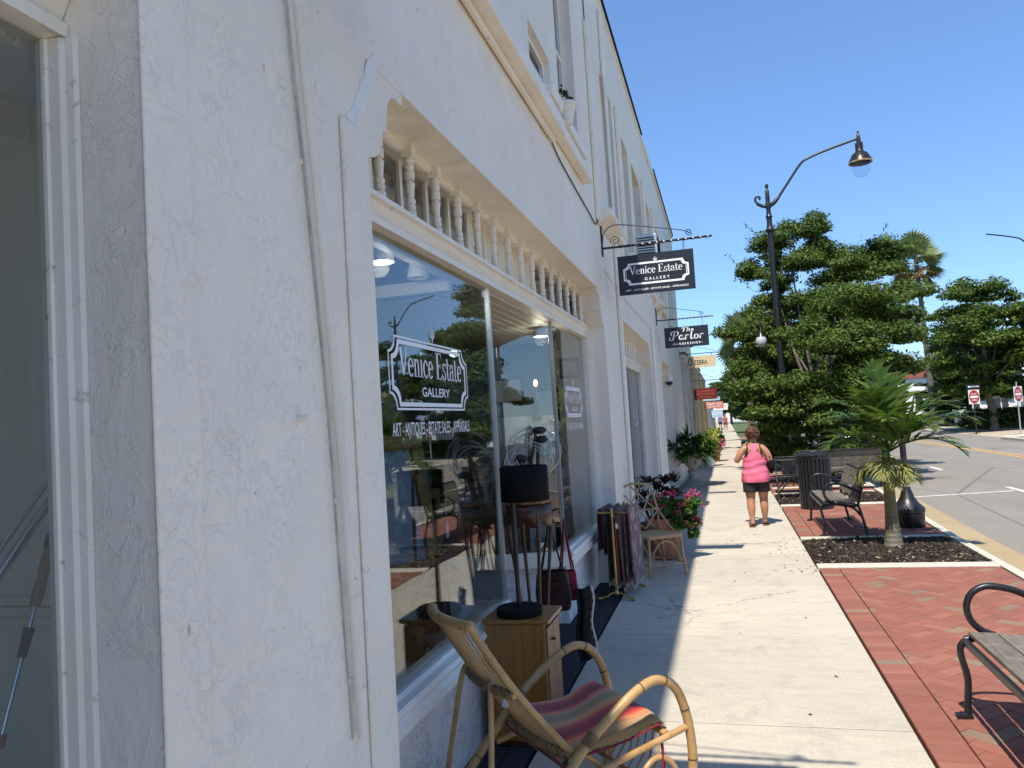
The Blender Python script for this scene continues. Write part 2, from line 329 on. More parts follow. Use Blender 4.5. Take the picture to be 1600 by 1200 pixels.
MT['frond'] = leafmat('palm_frond', (0.045, 0.10, 0.022), (0.08, 0.145, 0.03), (0.15, 0.21, 0.055), 0.28, 0.3)
MT['frond_old'] = leafmat('yellowing_frond', (0.20, 0.22, 0.05), (0.30, 0.30, 0.09), (0.36, 0.33, 0.13), 0.45, 0.3)
MT['fan'] = leafmat('fan_palm_leaf', (0.14, 0.19, 0.09), (0.20, 0.26, 0.13), (0.30, 0.34, 0.19), 0.35, 0.2)
MT['fan_dead'] = leafmat('dead_fan_leaf', (0.20, 0.13, 0.07), (0.28, 0.19, 0.10), (0.16, 0.10, 0.05), 0.7, 0.1)
MT['petal'] = leafmat('pink_petal', (0.42, 0.03, 0.11), (0.58, 0.07, 0.19), (0.66, 0.14, 0.27), 0.5, 0.3)
MT['petal_yellow'] = leafmat('yellow_green_leaf', (0.30, 0.36, 0.05), (0.38, 0.42, 0.08), (0.24, 0.30, 0.05), 0.5, 0.3)
MT['bark'] = simple('grey_bark', (0.16, 0.13, 0.105), 0.9, c2=(0.085, 0.07, 0.055), vs=7, bs=18, bstr=0.8, bd=0.03)
t = T('palm_trunk')
sx = t.n.new('ShaderNodeSeparateXYZ'); t.l.new(t.obj, sx.inputs[0])
col = t.ramp(sx.outputs[2], [(0.0, (0.17, 0.15, 0.125)), (0.30, (0.16, 0.14, 0.09)), (0.42, (0.20, 0.185, 0.06)), (0.75, (0.25, 0.23, 0.06)), (0.95, (0.20, 0.26, 0.06))])
rg = t.wave(5.5, 0.6, t.obj, 'Z', 2)
col = t.mix(t.ramp(t.noise(9, 5, 0.7, 0, t.obj), [(0.4, 0.0), (0.7, 0.6)]), col, (0.11, 0.10, 0.045))
col = t.mix(t.ramp(rg, [(0.86, 0.0), (0.98, 0.45)]), col, (0.10, 0.085, 0.06))
MT['palm_trunk'] = t.fin(col, 0.6, t.bump(rg, 0.4, 0.008), 0, 0.4)
# interior and misc
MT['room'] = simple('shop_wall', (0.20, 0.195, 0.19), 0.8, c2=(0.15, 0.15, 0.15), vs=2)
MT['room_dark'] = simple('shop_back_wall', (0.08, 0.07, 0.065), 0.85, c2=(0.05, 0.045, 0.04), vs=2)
MT['room_white'] = simple('shop_ceiling', (0.72, 0.74, 0.76), 0.7)
MT['panel_grey'] = simple('grey_green_panel', (0.84, 0.80, 0.68), 0.7, c2=(0.78, 0.75, 0.64), vs=3)
MT['pipe'] = wpaint('cream_pipe_paint', (0.80, 0.74, 0.63), amt=0.3)
MT['platform'] = simple('display_platform', (0.46, 0.51, 0.58), 0.5, c2=(0.40, 0.45, 0.52), vs=4)
MT['wood_floor'] = simple('floor_boards', (0.25, 0.13, 0.06), 0.4, c2=(0.18, 0.09, 0.04), vs=5)
MT['plank_ceiling'] = wpaint('beadboard_paint', (0.70, 0.66, 0.57), amt=0.25)
MT['white'] = simple('white_enamel', (0.78, 0.78, 0.77), 0.4, bstr=0.05)
MT['shade_white'] = simple('fabric_lampshade', (0.66, 0.65, 0.62), 0.9, bs=120, bstr=0.2)
MT['print_white'] = simple('white_vinyl_print', (0.86, 0.86, 0.86), 0.5, bstr=0)
MT['navy'] = simple('charcoal_sign_panel', (0.014, 0.018, 0.026), 0.38, bstr=0.05, spec=0.5)
MT['cream_panel'] = simple('cream_sign_panel', (0.66, 0.52, 0.33), 0.5, bstr=0.05)
MT['red_panel'] = simple('red_sign_panel', (0.13, 0.016, 0.013), 0.5, bstr=0.05)
MT['pink_panel'] = simple('pink_sign_panel', (0.60, 0.22, 0.20), 0.5, bstr=0.05)
MT['blue_panel'] = simple('pale_blue_sign_panel', (0.35, 0.52, 0.70), 0.5, bstr=0.05)
MT['ink'] = simple('dark_ink', (0.03, 0.025, 0.02), 0.6, bstr=0)
MT['ink_red'] = simple('red_ink', (0.42, 0.09, 0.05), 0.6, bstr=0)
MT['gilt'] = simple('gilt_frame', (0.33, 0.20, 0.07), 0.4, 0.5, (0.2, 0.11, 0.04), 20)
t = T('seascape_paint')
col = t.mix(t.ramp(t.noise(6, 6, 0.7, 1.0, t.obj), [(0.35, 0.0), (0.65, 1.0)]), (0.15, 0.23, 0.36), (0.34, 0.44, 0.55))
MT['canvas'] = t.fin(col, 0.5)
MT['leather'] = simple('brown_leather', (0.115, 0.042, 0.02), 0.42, c2=(0.07, 0.025, 0.013), vs=9)
MT['rubber'] = simple('rubber', (0.015, 0.015, 0.016), 0.6)
MT['cork'] = simple('cork_grip', (0.36, 0.22, 0.095), 0.7, c2=(0.26, 0.15, 0.06), vs=40)
MT['red_plastic'] = simple('red_clip', (0.25, 0.03, 0.025), 0.4)
MT['wire'] = simple('grey_wire', (0.55, 0.56, 0.58), 0.35, 0.5, bstr=0)
# people
MT['skin'] = simple('skin', (0.45, 0.22, 0.125), 0.5, c2=(0.40, 0.185, 0.105), vs=9, bs=200, bstr=0.05, Subsurface_Weight=0.08)
MT['pink'] = simple('pink_jersey', (0.72, 0.15, 0.24), 0.85, bs=180, bstr=0.15, c2=(0.66, 0.13, 0.21), vs=8)
MT['shorts'] = simple('black_jersey', (0.018, 0.016, 0.02), 0.8, bs=180, bstr=0.15)
MT['hair'] = simple('auburn_hair', (0.085, 0.03, 0.016), 0.45, c2=(0.15, 0.06, 0.028), vs=30, bs=70, bstr=0.8, bd=0.01)
MT['cloth_blue'] = simple('blue_shirt', (0.10, 0.16, 0.32), 0.9)
MT['cloth_red'] = simple('rust_shirt', (0.35, 0.09, 0.06), 0.9)
# buildings far
MT['wall_cream'] = stucco('cream_stucco', 0.3, (0.76, 0.65, 0.42))
MT['wall_yellow'] = stucco('ochre_stucco', 0.3, (0.74, 0.58, 0.28))
MT['wall_white'] = stucco('white_stucco', 0.2, (0.78, 0.77, 0.75))
MT['wall_grey'] = stucco('grey_stucco', 0.2, (0.70, 0.67, 0.60))
t = T('clay_roof_tile')
w = t.wave(9, 0.4, t.pos, 'X', 1); col = t.mix(t.ramp(t.noise(5, 4), [(0.35, 0.0), (0.7, 1.0)]), (0.30, 0.095, 0.055), (0.20, 0.06, 0.04))
MT['clay'] = t.fin(col, 0.8, t.bump(w, 0.8, 0.05))
MT['metal_roof'] = simple('blue_grey_roof', (0.24, 0.30, 0.40), 0.5, c2=(0.19, 0.24, 0.33), vs=2)
MT['win_dark'] = simple('dark_window', (0.02, 0.025, 0.03), 0.08, bstr=0.0, spec=0.8)
MT['awning'] = simple('dark_awning', (0.02, 0.022, 0.025), 0.8)
MT['sign_red'] = simple('traffic_red', (0.42, 0.025, 0.025), 0.4, bstr=0)
MT['car_paint'] = simple('car_paint_white', (0.70, 0.71, 0.72), 0.2, bstr=0, Coat_Weight=0.5)
MT['car_blue'] = simple('car_paint_blue', (0.10, 0.16, 0.26), 0.2, bstr=0, Coat_Weight=0.5)
MT['car_dark'] = simple('car_paint_dark', (0.03, 0.032, 0.036), 0.2, bstr=0, Coat_Weight=0.5)
MT['tail'] = simple('tail_lamp', (0.4, 0.02, 0.02), 0.2, bstr=0)
MT['frost'] = simple('frosted_globe', (0.46, 0.48, 0.49), 0.3, bstr=0)
MT['bluechip'] = simple('exposed_blue_paint', (0.72, 0.75, 0.755), 0.7, c2=(0.84, 0.81, 0.75), vs=9, bs=40, bstr=0.5)

# ------------------------------------------------------------------ mesh helpers
class MB:
    def __init__(s): s.v = []; s.f = []; s.mi = []; s.m = 0
    def add(s, vs, fs):
        o = len(s.v); s.v.extend([tuple(p) for p in vs]); s.f.extend([tuple(i + o for i in f) for f in fs]); s.mi.extend([s.m] * len(fs)); return s
    def box(s, x0, x1, y0, y1, z0, z1):
        return s.add([(x0, y0, z0), (x1, y0, z0), (x1, y1, z0), (x0, y1, z0), (x0, y0, z1), (x1, y0, z1), (x1, y1, z1), (x0, y1, z1)],
                     [(3, 2, 1, 0), (4, 5, 6, 7), (0, 1, 5, 4), (1, 2, 6, 5), (2, 3, 7, 6), (3, 0, 4, 7)])
    def obox(s, c, size, rot=(0, 0, 0)):
        m = Euler(rot).to_matrix(); a, b, d = [q / 2 for q in size]
        P = [(-a, -b, -d), (a, -b, -d), (a, b, -d), (-a, b, -d), (-a, -b, d), (a, -b, d), (a, b, d), (-a, b, d)]
        return s.add([Vector(c) + m @ Vector(p) for p in P], [(3, 2, 1, 0), (4, 5, 6, 7), (0, 1, 5, 4), (1, 2, 6, 5), (2, 3, 7, 6), (3, 0, 4, 7)])
    def bar(s, a, b, w, h, up=(0, 0, 1)):
        a = Vector(a); b = Vector(b); d = (b - a); L = d.length; d.normalize(); u = Vector(up)
        sd = d.cross(u)
        if sd.length < 1e-4: sd = d.cross(Vector((1, 0, 0)))
        sd.normalize(); u = sd.cross(d); P = []
        for e in (a, b):
            for i, j in ((-1, -1), (1, -1), (1, 1), (-1, 1)): P.append(e + sd * (w / 2 * i) + u * (h / 2 * j))
        return s.add(P, [(0, 1, 2, 3), (7, 6, 5, 4), (0, 4, 5, 1), (1, 5, 6, 2), (2, 6, 7, 3), (3, 7, 4, 0)])
    def tube(s, pts, r, n=8, closed=False, cap=True):
        pts = [Vector(p) for p in pts]; k = len(pts)
        rr = r if isinstance(r, (list, tuple)) else [r] * k
        nrm = None; rings = []
        for i in range(k):
            if closed: d = pts[(i + 1) % k] - pts[i - 1]
            else: d = pts[min(i + 1, k - 1)] - pts[max(i - 1, 0)]
            if d.length < 1e-9: d = Vector((0, 0, 1))
            d.normalize()
            if nrm is None:
                nrm = d.orthogonal().normalized()
            else:
                nrm = nrm - d * nrm.dot(d)
                nrm = nrm.normalized() if nrm.length > 1e-6 else d.orthogonal().normalized()
            bn = d.cross(nrm)
            rings.append([pts[i] + (nrm * math.cos(2 * math.pi * j / n) + bn * math.sin(2 * math.pi * j / n)) * rr[i] for j in range(n)])
        vs = [p for ri in rings for p in ri]; fs = []
        for i in range(k if closed else k - 1):
            a = i * n; b = ((i + 1) % k) * n
            for j in range(n): fs.append((a + j, a + (j + 1) % n, b + (j + 1) % n, b + j))
        if cap and not closed:
            fs.append(tuple(range(n - 1, -1, -1))); fs.append(tuple((k - 1) * n + j for j in range(n)))
        return s.add(vs, fs)
    def lathe(s, prof, c=(0, 0, 0), n=16, cap=True, sx=1, sy=1):
        vs = []; fs = []
        for r, z in prof:
            for j in range(n):
                a = 2 * math.pi * j / n; vs.append((c[0] + r * sx * math.cos(a), c[1] + r * sy * math.sin(a), c[2] + z))
        for i in range(len(prof) - 1):
            for j in range(n):
                fs.append((i * n + j, i * n + (j + 1) % n, (i + 1) * n + (j + 1) % n, (i + 1) * n + j))
        if cap:
            fs.append(tuple(range(n - 1, -1, -1))); fs.append(tuple((len(prof) - 1) * n + j for j in range(n)))
        return s.add(vs, fs)
    def prism(s, poly, a, b, fn):
        """poly: 2D outline; fn(u, v, t) gives the 3D point; a, b: the two depths"""
        k = len(poly); vs = [fn(u, v, a) for u, v in poly] + [fn(u, v, b) for u, v in poly]
        fs = [tuple(range(k)), tuple(range(2 * k - 1, k - 1, -1))]
        for i in range(k): fs.append((i, k + i, k + (i + 1) % k, (i + 1) % k))
        return s.add(vs, fs)
    def grid(s, P):
        r = len(P); c = len(P[0])
        return s.add([p for row in P for p in row], [(i * c + j, i * c + j + 1, (i + 1) * c + j + 1, (i + 1) * c + j) for i in range(r - 1) for j in range(c - 1)])
    def ball(s, c, r, n=10, m=7):
        rx, ry, rz = (r, r, r) if not isinstance(r, (tuple, list)) else r
        pr = [(math.sin(math.pi * i / m), -math.cos(math.pi * i / m)) for i in range(m + 1)]
        vs = []; fs = []
        for q, z in pr:
            q = max(q, 1e-4)
            for j in range(n):
                a = 2 * math.pi * j / n; vs.append((c[0] + rx * q * math.cos(a), c[1] + ry * q * math.sin(a), c[2] + rz * z))
        for i in range(m):
            for j in range(n): fs.append((i * n + j, i * n + (j + 1) % n, (i + 1) * n + (j + 1) % n, (i + 1) * n + j))
        return s.add(vs, fs)
    def mesh(s, name, mats, smooth=None):
        me = bpy.data.meshes.new(name); me.from_pydata(s.v, [], s.f)
        for m in (mats if isinstance(mats, (list, tuple)) else [mats]): me.materials.append(MT[m] if isinstance(m, str) else m)
        if max(s.mi or [0]) > 0: me.polygons.foreach_set('material_index', s.mi)
        bm = bmesh.new(); bm.from_mesh(me); bmesh.ops.recalc_face_normals(bm, faces=bm.faces); bm.to_mesh(me); bm.free()
        if smooth is not None:
            me.polygons.foreach_set('use_smooth', [True] * len(me.polygons))
            if smooth < 179: me.set_sharp_from_angle(angle=R(smooth))
        return me
    def build(s, name, mats, parent=None, smooth=None, bevel=0, **k):
        o = bpy.data.objects.new(name, s.mesh(name, mats, smooth)); COL.objects.link(o)
        if parent is not None: o.parent = parent
        if bevel:
            b = o.modifiers.new('edge', 'BEVEL'); b.width = bevel; b.segments = 2; b.limit_method = 'ANGLE'; b.angle_limit = R(40)
            for p in o.data.polygons: p.use_smooth = True
            o.data.set_sharp_from_angle(angle=R(35)) if hasattr(o.data, 'set_sharp_from_angle') else None
        for kk, v in k.items(): o[kk] = v
        return o

def empty(name, loc=(0, 0, 0), rz=0.0, **k):
    o = bpy.data.objects.new(name, None); COL.objects.link(o); o.location = loc; o.rotation_euler = (0, 0, rz); o.empty_display_size = 0.1
    for kk, v in k.items(): o[kk] = v
    return o
def thing(name, loc, label, cat, rz=0.0, group=None):
    o = empty(name, loc, rz, label=label, category=cat)
    if group: o['group'] = group
    return o
def tag(o, label=None, cat=None, group=None, kind=None):
    for kk, v in (('label', label), ('category', cat), ('group', group), ('kind', kind)):
        if v: o[kk] = v
    return o
def part(name, mesh, parent, loc=(0, 0, 0), rot=(0, 0, 0), scale=(1, 1, 1)):
    o = bpy.data.objects.new(name, mesh); COL.objects.link(o); o.parent = parent
    o.location = loc; o.rotation_euler = rot; o.scale = scale
    return o
KIDS = None
def copy_tree(root, loc, rz=0.0, scale=1.0, **k):
    def rec(o, par):
        c = o.copy(); COL.objects.link(c)
        if par is not None: c.parent = par
        for ch in o.children: rec(ch, c)
        return c
    r = rec(root, None); r.location = loc; r.rotation_euler = (0, 0, rz); r.scale = (scale,) * 3
    for kk, v in k.items(): r[kk] = v
    return r
def arc(cx, cy, rx, ry, a0, a1, n=10):
    return [(cx + rx * math.cos(R(a0 + (a1 - a0) * i / n)), cy + ry * math.sin(R(a0 + (a1 - a0) * i / n))) for i in range(n + 1)]
def spline(pts, n=6):
    P = [Vector(p) for p in pts]; out = []
    for i in range(len(P) - 1):
        p0 = P[max(i - 1, 0)]; p1 = P[i]; p2 = P[i + 1]; p3 = P[min(i + 2, len(P) - 1)]
        for j in range(n):
            t = j / n
            out.append(0.5 * ((2 * p1) + (p2 - p0) * t + (2 * p0 - 5 * p1 + 4 * p2 - p3) * t * t + (3 * p1 - p0 - 3 * p2 + p3) * t ** 3))
    out.append(P[-1]); return out

# ------------------------------------------------------------------ lettering: flat print built as outlines
def font_polys(body, bold=0.0, shear=0.0):
    cu = bpy.data.curves.new('lettering', 'FONT'); cu.body = body; cu.size = 1.0; cu.shear = shear; cu.offset = bold; cu.resolution_u = 3
    ob = bpy.data.objects.new('lettering', cu); COL.objects.link(ob)
    me = bpy.data.meshes.new_from_object(ob.evaluated_get(bpy.context.evaluated_depsgraph_get()))
    V = [(v.co.x, v.co.y) for v in me.vertices]; F = [tuple(p.vertices) for p in me.polygons]
    bpy.data.objects.remove(ob); bpy.data.curves.remove(cu); bpy.data.meshes.remove(me)
    return V, F
def band(cx, cy, rx, ry, tx, ty, a0, a1, n=22):
    V = []; F = []
    for i in range(n + 1):
        a = R(a0 + (a1 - a0) * i / n)
        V.append((cx + rx * math.cos(a), cy + ry * math.sin(a))); V.append((cx + (rx - tx) * math.cos(a), cy + (ry - ty) * math.sin(a)))
    for i in range(n): F.append((2 * i, 2 * i + 1, 2 * i + 3, 2 * i + 2))
    return V, F
def q4(*p): return list(p), [(0, 1, 2, 3)]
def rc(x0, y0, x1, y1): return q4((x0, y0), (x1, y0), (x1, y1), (x0, y1))
def disc(cx, cy, r):
    return [(cx + r * math.cos(R(30 * i)), cy + r * math.sin(R(30 * i))) for i in range(12)], [tuple(range(12))]
SERIF = {
 'V': (0.72, [q4((0.28, 0), (0.40, 0), (0.19, 1), (0.03, 1)), q4((0.325, 0), (0.395, 0), (0.67, 1), (0.60, 1)), rc(-0.05, 0.955, 0.28, 1), rc(0.50, 0.955, 0.75, 1)]),
 'E': (0.68, [rc(0.08, 0, 0.23, 1), rc(-0.01, 0.962, 0.57, 1), rc(-0.01, 0, 0.60, 0.038), rc(0.22, 0.487, 0.45, 0.525), q4((0.57, 0.77), (0.585, 0.77), (0.575, 1), (0.52, 1)), q4((0.53, 0), (0.60, 0), (0.625, 0.25), (0.605, 0.25)), rc(0.43, 0.40, 0.455, 0.61)]),
 'n': (0.58, [rc(0.07, 0, 0.18, 0.63), rc(-0.01, 0, 0.27, 0.032), rc(-0.01, 0.60, 0.12, 0.632), rc(0.37, 0, 0.48, 0.44), rc(0.30, 0, 0.56, 0.032), band(0.30, 0.43, 0.18, 0.21, 0.11, 0.045, 0, 165)]),
 'i': (0.29, [rc(0.08, 0, 0.19, 0.63), rc(0.0, 0, 0.28, 0.032), rc(0.0, 0.60, 0.13, 0.632), disc(0.135, 0.85, 0.075)]),
 'c': (0.49, [band(0.26, 0.315, 0.25, 0.33, 0.12, 0.045, 48, 318), disc(0.39, 0.50, 0.055)]),
 'e': (0.53, [band(0.26, 0.315, 0.25, 0.33, 0.12, 0.045, 2, 318), rc(0.13, 0.32, 0.50, 0.365)]),
 's': (0.42, [band(0.20, 0.475, 0.17, 0.165, 0.075, 0.05, 30, 262), band(0.19, 0.165, 0.18, 0.18, 0.085, 0.05, -172, 82), rc(0.345, 0.44, 0.37, 0.62), rc(0.0, 0.02, 0.025, 0.22)]),
 't': (0.38, [rc(0.09, 0.12, 0.20, 0.84), rc(-0.01, 0.585, 0.34, 0.635), band(0.24, 0.135, 0.15, 0.15, 0.11, 0.045, 180, 330)]),
 'a': (0.52, [rc(0.31, 0.06, 0.42, 0.46), band(0.22, 0.44, 0.20, 0.205, 0.11, 0.035, 0, 168), disc(0.075, 0.46, 0.055), band(0.19, 0.185, 0.19, 0.195, 0.10, 0.03, 0, 360), band(0.47, 0.10, 0.16, 0.11, 0.10, 0.04, 180, 300)]),
 ' ': (0.30, []),
}
def serif_polys(txt):
    x = 0.0; V = []; F = []
    for ch in txt:
        adv, gl = SERIF[ch]
        for vs, fs in gl:
            o = len(V); V += [(x + a, b) for a, b in vs]; F += [tuple(i + o for i in f) for f in fs]
        x += adv
    return V, F
def stroke_polys(strokes):
    V = []; F = []
    for pts, w in strokes:
        P = [Vector((*p, 0)) for p in pts]; P = spline(P, 5) if len(P) > 2 else P
        o = len(V); k = len(P)
        for i in range(k):
            d = (P[min(i + 1, k - 1)] - P[max(i - 1, 0)]); d.normalize(); nn = Vector((-d.y, d.x, 0))
            ww = w * (0.75 + 0.5 * abs(d.y)) / 2
            V += [tuple((P[i] + nn * ww).xy), tuple((P[i] - nn * ww).xy)]
        F += [(o + 2 * i, o + 2 * i + 1, o + 2 * i + 3, o + 2 * i + 2) for i in range(k - 1)]
        for c in (P[0], P[-1]):
            vs, fs = disc(c.x, c.y, w * 0.45); o2 = len(V); V += vs; F += [tuple(i + o2 for i in f) for f in fs]
    return V, F
SCRIPT_PARLOR = [
 ([(0.34, 0.98), (0.26, 0.5), (0.14, 0.02)], 0.11), ([(0.14, 0.04), (0.02, -0.04), (-0.14, 0.06), (-0.16, 0.26), (-0.06, 0.38)], 0.07),
 ([(0.04, 0.60), (0.0, 0.86), (0.20, 1.06), (0.52, 1.06), (0.68, 0.84), (0.58, 0.58), (0.28, 0.46)], 0.085),
 ([(1.08, 0.46), (0.96, 0.57), (0.80, 0.42), (0.78, 0.14), (0.90, 0.04), (1.04, 0.22), (1.10, 0.50)], 0.085), ([(1.10, 0.56), (1.04, 0.18), (1.12, 0.04), (1.24, 0.14)], 0.085),
 ([(1.42, 0.58), (1.38, 0.30), (1.33, 0.02)], 0.095), ([(1.39, 0.34), (1.52, 0.56), (1.68, 0.52)], 0.08),
 ([(2.00, 1.05), (1.92, 0.60), (1.86, 0.16), (1.94, 0.03), (2.06, 0.12)], 0.095),
 ([(2.40, 0.56), (2.24, 0.44), (2.20, 0.16), (2.32, 0.03), (2.50, 0.14), (2.54, 0.42), (2.40, 0.56)], 0.085),
 ([(2.80, 0.58), (2.76, 0.30), (2.71, 0.02)], 0.095), ([(2.77, 0.34), (2.90, 0.56), (3.08, 0.54)], 0.08)]
SCRIPT_THE = [
 ([(-0.05, 0.80), (0.10, 0.98), (0.45, 0.94), (0.72, 1.02)], 0.12), ([(0.36, 0.96), (0.26, 0.45), (0.14, 0.02)], 0.14),
 ([(0.92, 1.02), (0.84, 0.55), (0.74, 0.02)], 0.13), ([(0.80, 0.34), (1.00, 0.56), (1.12, 0.44), (1.06, 0.03)], 0.12),
 ([(1.38, 0.28), (1.66, 0.36), (1.62, 0.56), (1.46, 0.52), (1.36, 0.22), (1.48, 0.02), (1.72, 0.12)], 0.11)]
def place_print(name, VF, w, h, fn, mat, parent, off=0.0, bottom=0.0, cap=None):
    """scale outlines so that their width is w and cap height h, centre on u = off, baseline v = bottom; fn(u, v) -> 3D"""
    V, F = VF; xs = [p[0] for p in V]; ys = [p[1] for p in V]
    top = cap if cap else max(ys)
    sx = w / (max(xs) - min(xs)); sy = h / top; x0 = (max(xs) + min(xs)) / 2
    b = MB(); b.add([fn((x - x0) * sx + off, y * sy + bottom) for x, y in V], F)
    return b.build(name, mat, parent)
def frame_outline(w, h, c, bite=True):
    """ticket outline with scooped corners"""
    P = []
    for (sx, sy, a0) in ((1, 1, 270), (-1, 1, 0), (-1, -1, 90), (1, -1, 180)):
        cx, cy = sx * w / 2, sy * h / 2
        A = arc(cx, cy, c, c, a0, a0 - 90, 6)
        P += A
    return P
def frame_print(name, w, h, c, t, fn, mat, parent, cu=0, cv=0):
    O = frame_outline(w, h, c); I = frame_outline(w - 2 * t, h - 2 * t, c); k = len(O)
    b = MB(); b.add([fn(u + cu, v + cv) for u, v in O] + [fn(u + cu, v + cv) for u, v in I], [(i, (i + 1) % k, k + (i + 1) % k, k + i) for i in range(k)])
    return b.build(name, mat, parent)
def fleur(name, s, fn, mat, parent, cu, cv):
    V = []; F = []
    def ad(p): F.append(tuple(range(len(V), len(V) + len(p)))); V.extend(p)
    ad([(0, 0.1), (0.10, 0.5), (0, 1.0), (-0.10, 0.5)])
    for q in (1, -1): ad([(0.03 * q, 0.02), (0.30 * q, 0.22), (0.42 * q, 0.55), (0.36 * q, 0.62), (0.22 * q, 0.36), (0.05 * q, 0.18)])
    ad([(-0.04, -0.35), (0.04, -0.35), (0.05, 0.1), (-0.05, 0.1)])
    b = MB(); b.add([fn(cu + u * s, cv + v * s) for u, v in V], F); return b.build(name, mat, parent)

# ------------------------------------------------------------------ foliage
def leaf_cloud(name, clumps, n, size, mat, parent=None, seed=1, aspect=0.5, flat=0.45, shell=0.55, mesh_only=False):
    """n leaf faces spread through ellipsoid clumps (cx,cy,cz,rx,ry,rz)"""
    rg = np.random.default_rng(seed); C = np.array(clumps, float)
    wgt = (C[:, 3] * C[:, 4] + C[:, 3] * C[:, 5] + C[:, 4] * C[:, 5]); wgt /= wgt.sum()
    idx = rg.choice(len(C), n, p=wgt); c = C[idx]
    d = rg.normal(size=(n, 3)); d /= np.linalg.norm(d, axis=1)[:, None]
    low = d[:, 2] < 0; d[low, 2] *= 0.6
    rad = shell + (1 - shell) * rg.random(n) ** 0.7
    rad *= 1 + 0.18 * rg.normal(size=n) * (rg.random(n) < 0.35)
    p = c[:, :3] + d * c[:, 3:6] * rad[:, None]
    nn = d * 0.55 + np.array([0, 0, flat]) + rg.normal(size=(n, 3)) * 0.45; nn /= np.linalg.norm(nn, axis=1)[:, None]
    a = rg.normal(size=(n, 3)); a -= nn * (a * nn).sum(1)[:, None]; a /= np.linalg.norm(a, axis=1)[:, None]
    b = np.cross(nn, a); s = size * (0.6 + 0.8 * rg.random(n))[:, None]
    V = np.empty((n, 4, 3)); V[:, 0] = p - a * s * 0.5; V[:, 1] = p + b * s * aspect * 0.5 - nn * s * 0.08; V[:, 2] = p + a * s * 0.5; V[:, 3] = p - b * s * aspect * 0.5 - nn * s * 0.08
    me = bpy.data.meshes.new(name); me.vertices.add(4 * n); me.vertices.foreach_set('co', V.reshape(-1))
    me.loops.add(4 * n); me.loops.foreach_set('vertex_index', np.arange(4 * n, dtype=np.int32))
    me.polygons.add(n); me.polygons.foreach_set('loop_start', np.arange(0, 4 * n, 4, dtype=np.int32))
    me.update(calc_edges=True); me.validate()
    me.materials.append(MT[mat])
    if mesh_only: return me
    o = bpy.data.objects.new(name, me); COL.objects.link(o)
    if parent is not None: o.parent = parent
    return o
def blade_leaves(b, base, dirs, L, w, droop=0.5, seg=4, fold=0.0, up=(0, 0, 1)):
    """strap leaves from one base"""
    for d in dirs:
        d = Vector(d).normalized(); sd = d.cross(Vector(up))
        if sd.length < 1e-3: sd = Vector((1, 0, 0))
        sd.normalize(); l = L * random.uniform(0.75, 1.15); p = Vector(base); dd = d.copy(); row = []
        for i in range(seg + 1):
            t = i / seg; ww = w * (0.35 + 1.3 * t if t < 0.4 else max(0.02, (1 - t) * 1.45)) / 2
            row.append((p - sd * ww, p + sd * ww)); dd = (dd + Vector((0, 0, -droop / seg * (0.4 + t)))).normalized(); p = p + dd * l / seg
        o = len(b.v); b.v += [tuple(q) for r in row for q in r]
        for i in range(seg): b.f.append((o + 2 * i, o + 2 * i + 1, o + 2 * i + 3, o + 2 * i + 2)); b.mi.append(b.m)
def nofix(b, name, mat, parent=None, smooth=False):
    me = bpy.data.meshes.new(name); me.from_pydata(b.v, [], b.f)
    for m in (mat if isinstance(mat, (list, tuple)) else [mat]): me.materials.append(MT[m])
    if b.mi and max(b.mi): me.polygons.foreach_set('material_index', b.mi)
    if smooth: me.polygons.foreach_set('use_smooth', [True] * len(me.polygons))
    o = bpy.data.objects.new(name, me); COL.objects.link(o)
    if parent is not None: o.parent = parent
    return o

# ================================================================== GROUND
def kx(y):   # street side of the kerb
    return 2.66 + 0.0105 * y if y < 11 else 2.7755 + 0.034 * (y - 11) if y < 22 else 3.15 + 0.004 * (y - 22)
g = MB().box(-120, 320, -60, 420, -1.6, -0.135).build('ground', 'grass', kind='structure')
b = MB()
ys = [-30, 0, 5, 9, 11, 13, 15, 17, 19, 22, 40, 80, 160, 300]
for a, c in zip(ys, ys[1:]):
    b.add([(kx(a) + 0.46, a, -0.120), (12.3, a, -0.120), (12.3, c, -0.120), (kx(c) + 0.46, c, -0.120)], [(0, 1, 2, 3)])
b.build('road', 'asphalt', kind='structure')
b = MB(); b2 = MB()
for a, c in zip(ys, ys[1:]):
    b.add([(kx(a), a, -0.13), (kx(a) + 0.46, a, -0.116), (kx(c) + 0.46, c, -0.116), (kx(c), c, -0.13)], [(0, 1, 2, 3)])
cs = [(-0.0, -0.3), (0.0, -0.045), (-0.012, -0.015), (-0.03, 0.004), (-0.13, 0.006), (-0.13, -0.3)]
b2.grid([[(kx(y) + u, y, v) for u, v in cs] for y in ys])
b.build('gutter', 'gutter', kind='structure'); b2.build('kerb', 'curb', smooth=30, kind='structure')
# far kerb, pavement and lawn on the other side
b = MB().box(11.35, 11.6, -30, 37.4, -0.3, 0.0).box(11.55, 11.8, 48, 300, -0.3, 0.0)
b.tube([(11.47, 37.4, -.1), (11.6, 38.0, -.1), (12.1, 38.6, -.1), (13.0, 39.0, -.1), (15.5, 39.3, -.1)], .11, 8)
b.build('far_kerb', 'curb', kind='structure', bevel=0.02)
b = MB().box(11.6, 26, -30, 36.0, -0.3, -0.02)  # wide out-of-view paving, added to bounce sunlight onto the shaded wall
b.add([(11.9, 38.6, -0.116), (15.6, 39.3, -0.06), (24, 44.0, -0.03), (24, 49.5, -0.03), (11.9, 48.0, -0.116)], [(0, 1, 2, 3, 4)])
b.box(11.8, 13.6, 50.6, 200, -0.3, -0.012).build('far_pavement', 'path', kind='structure')
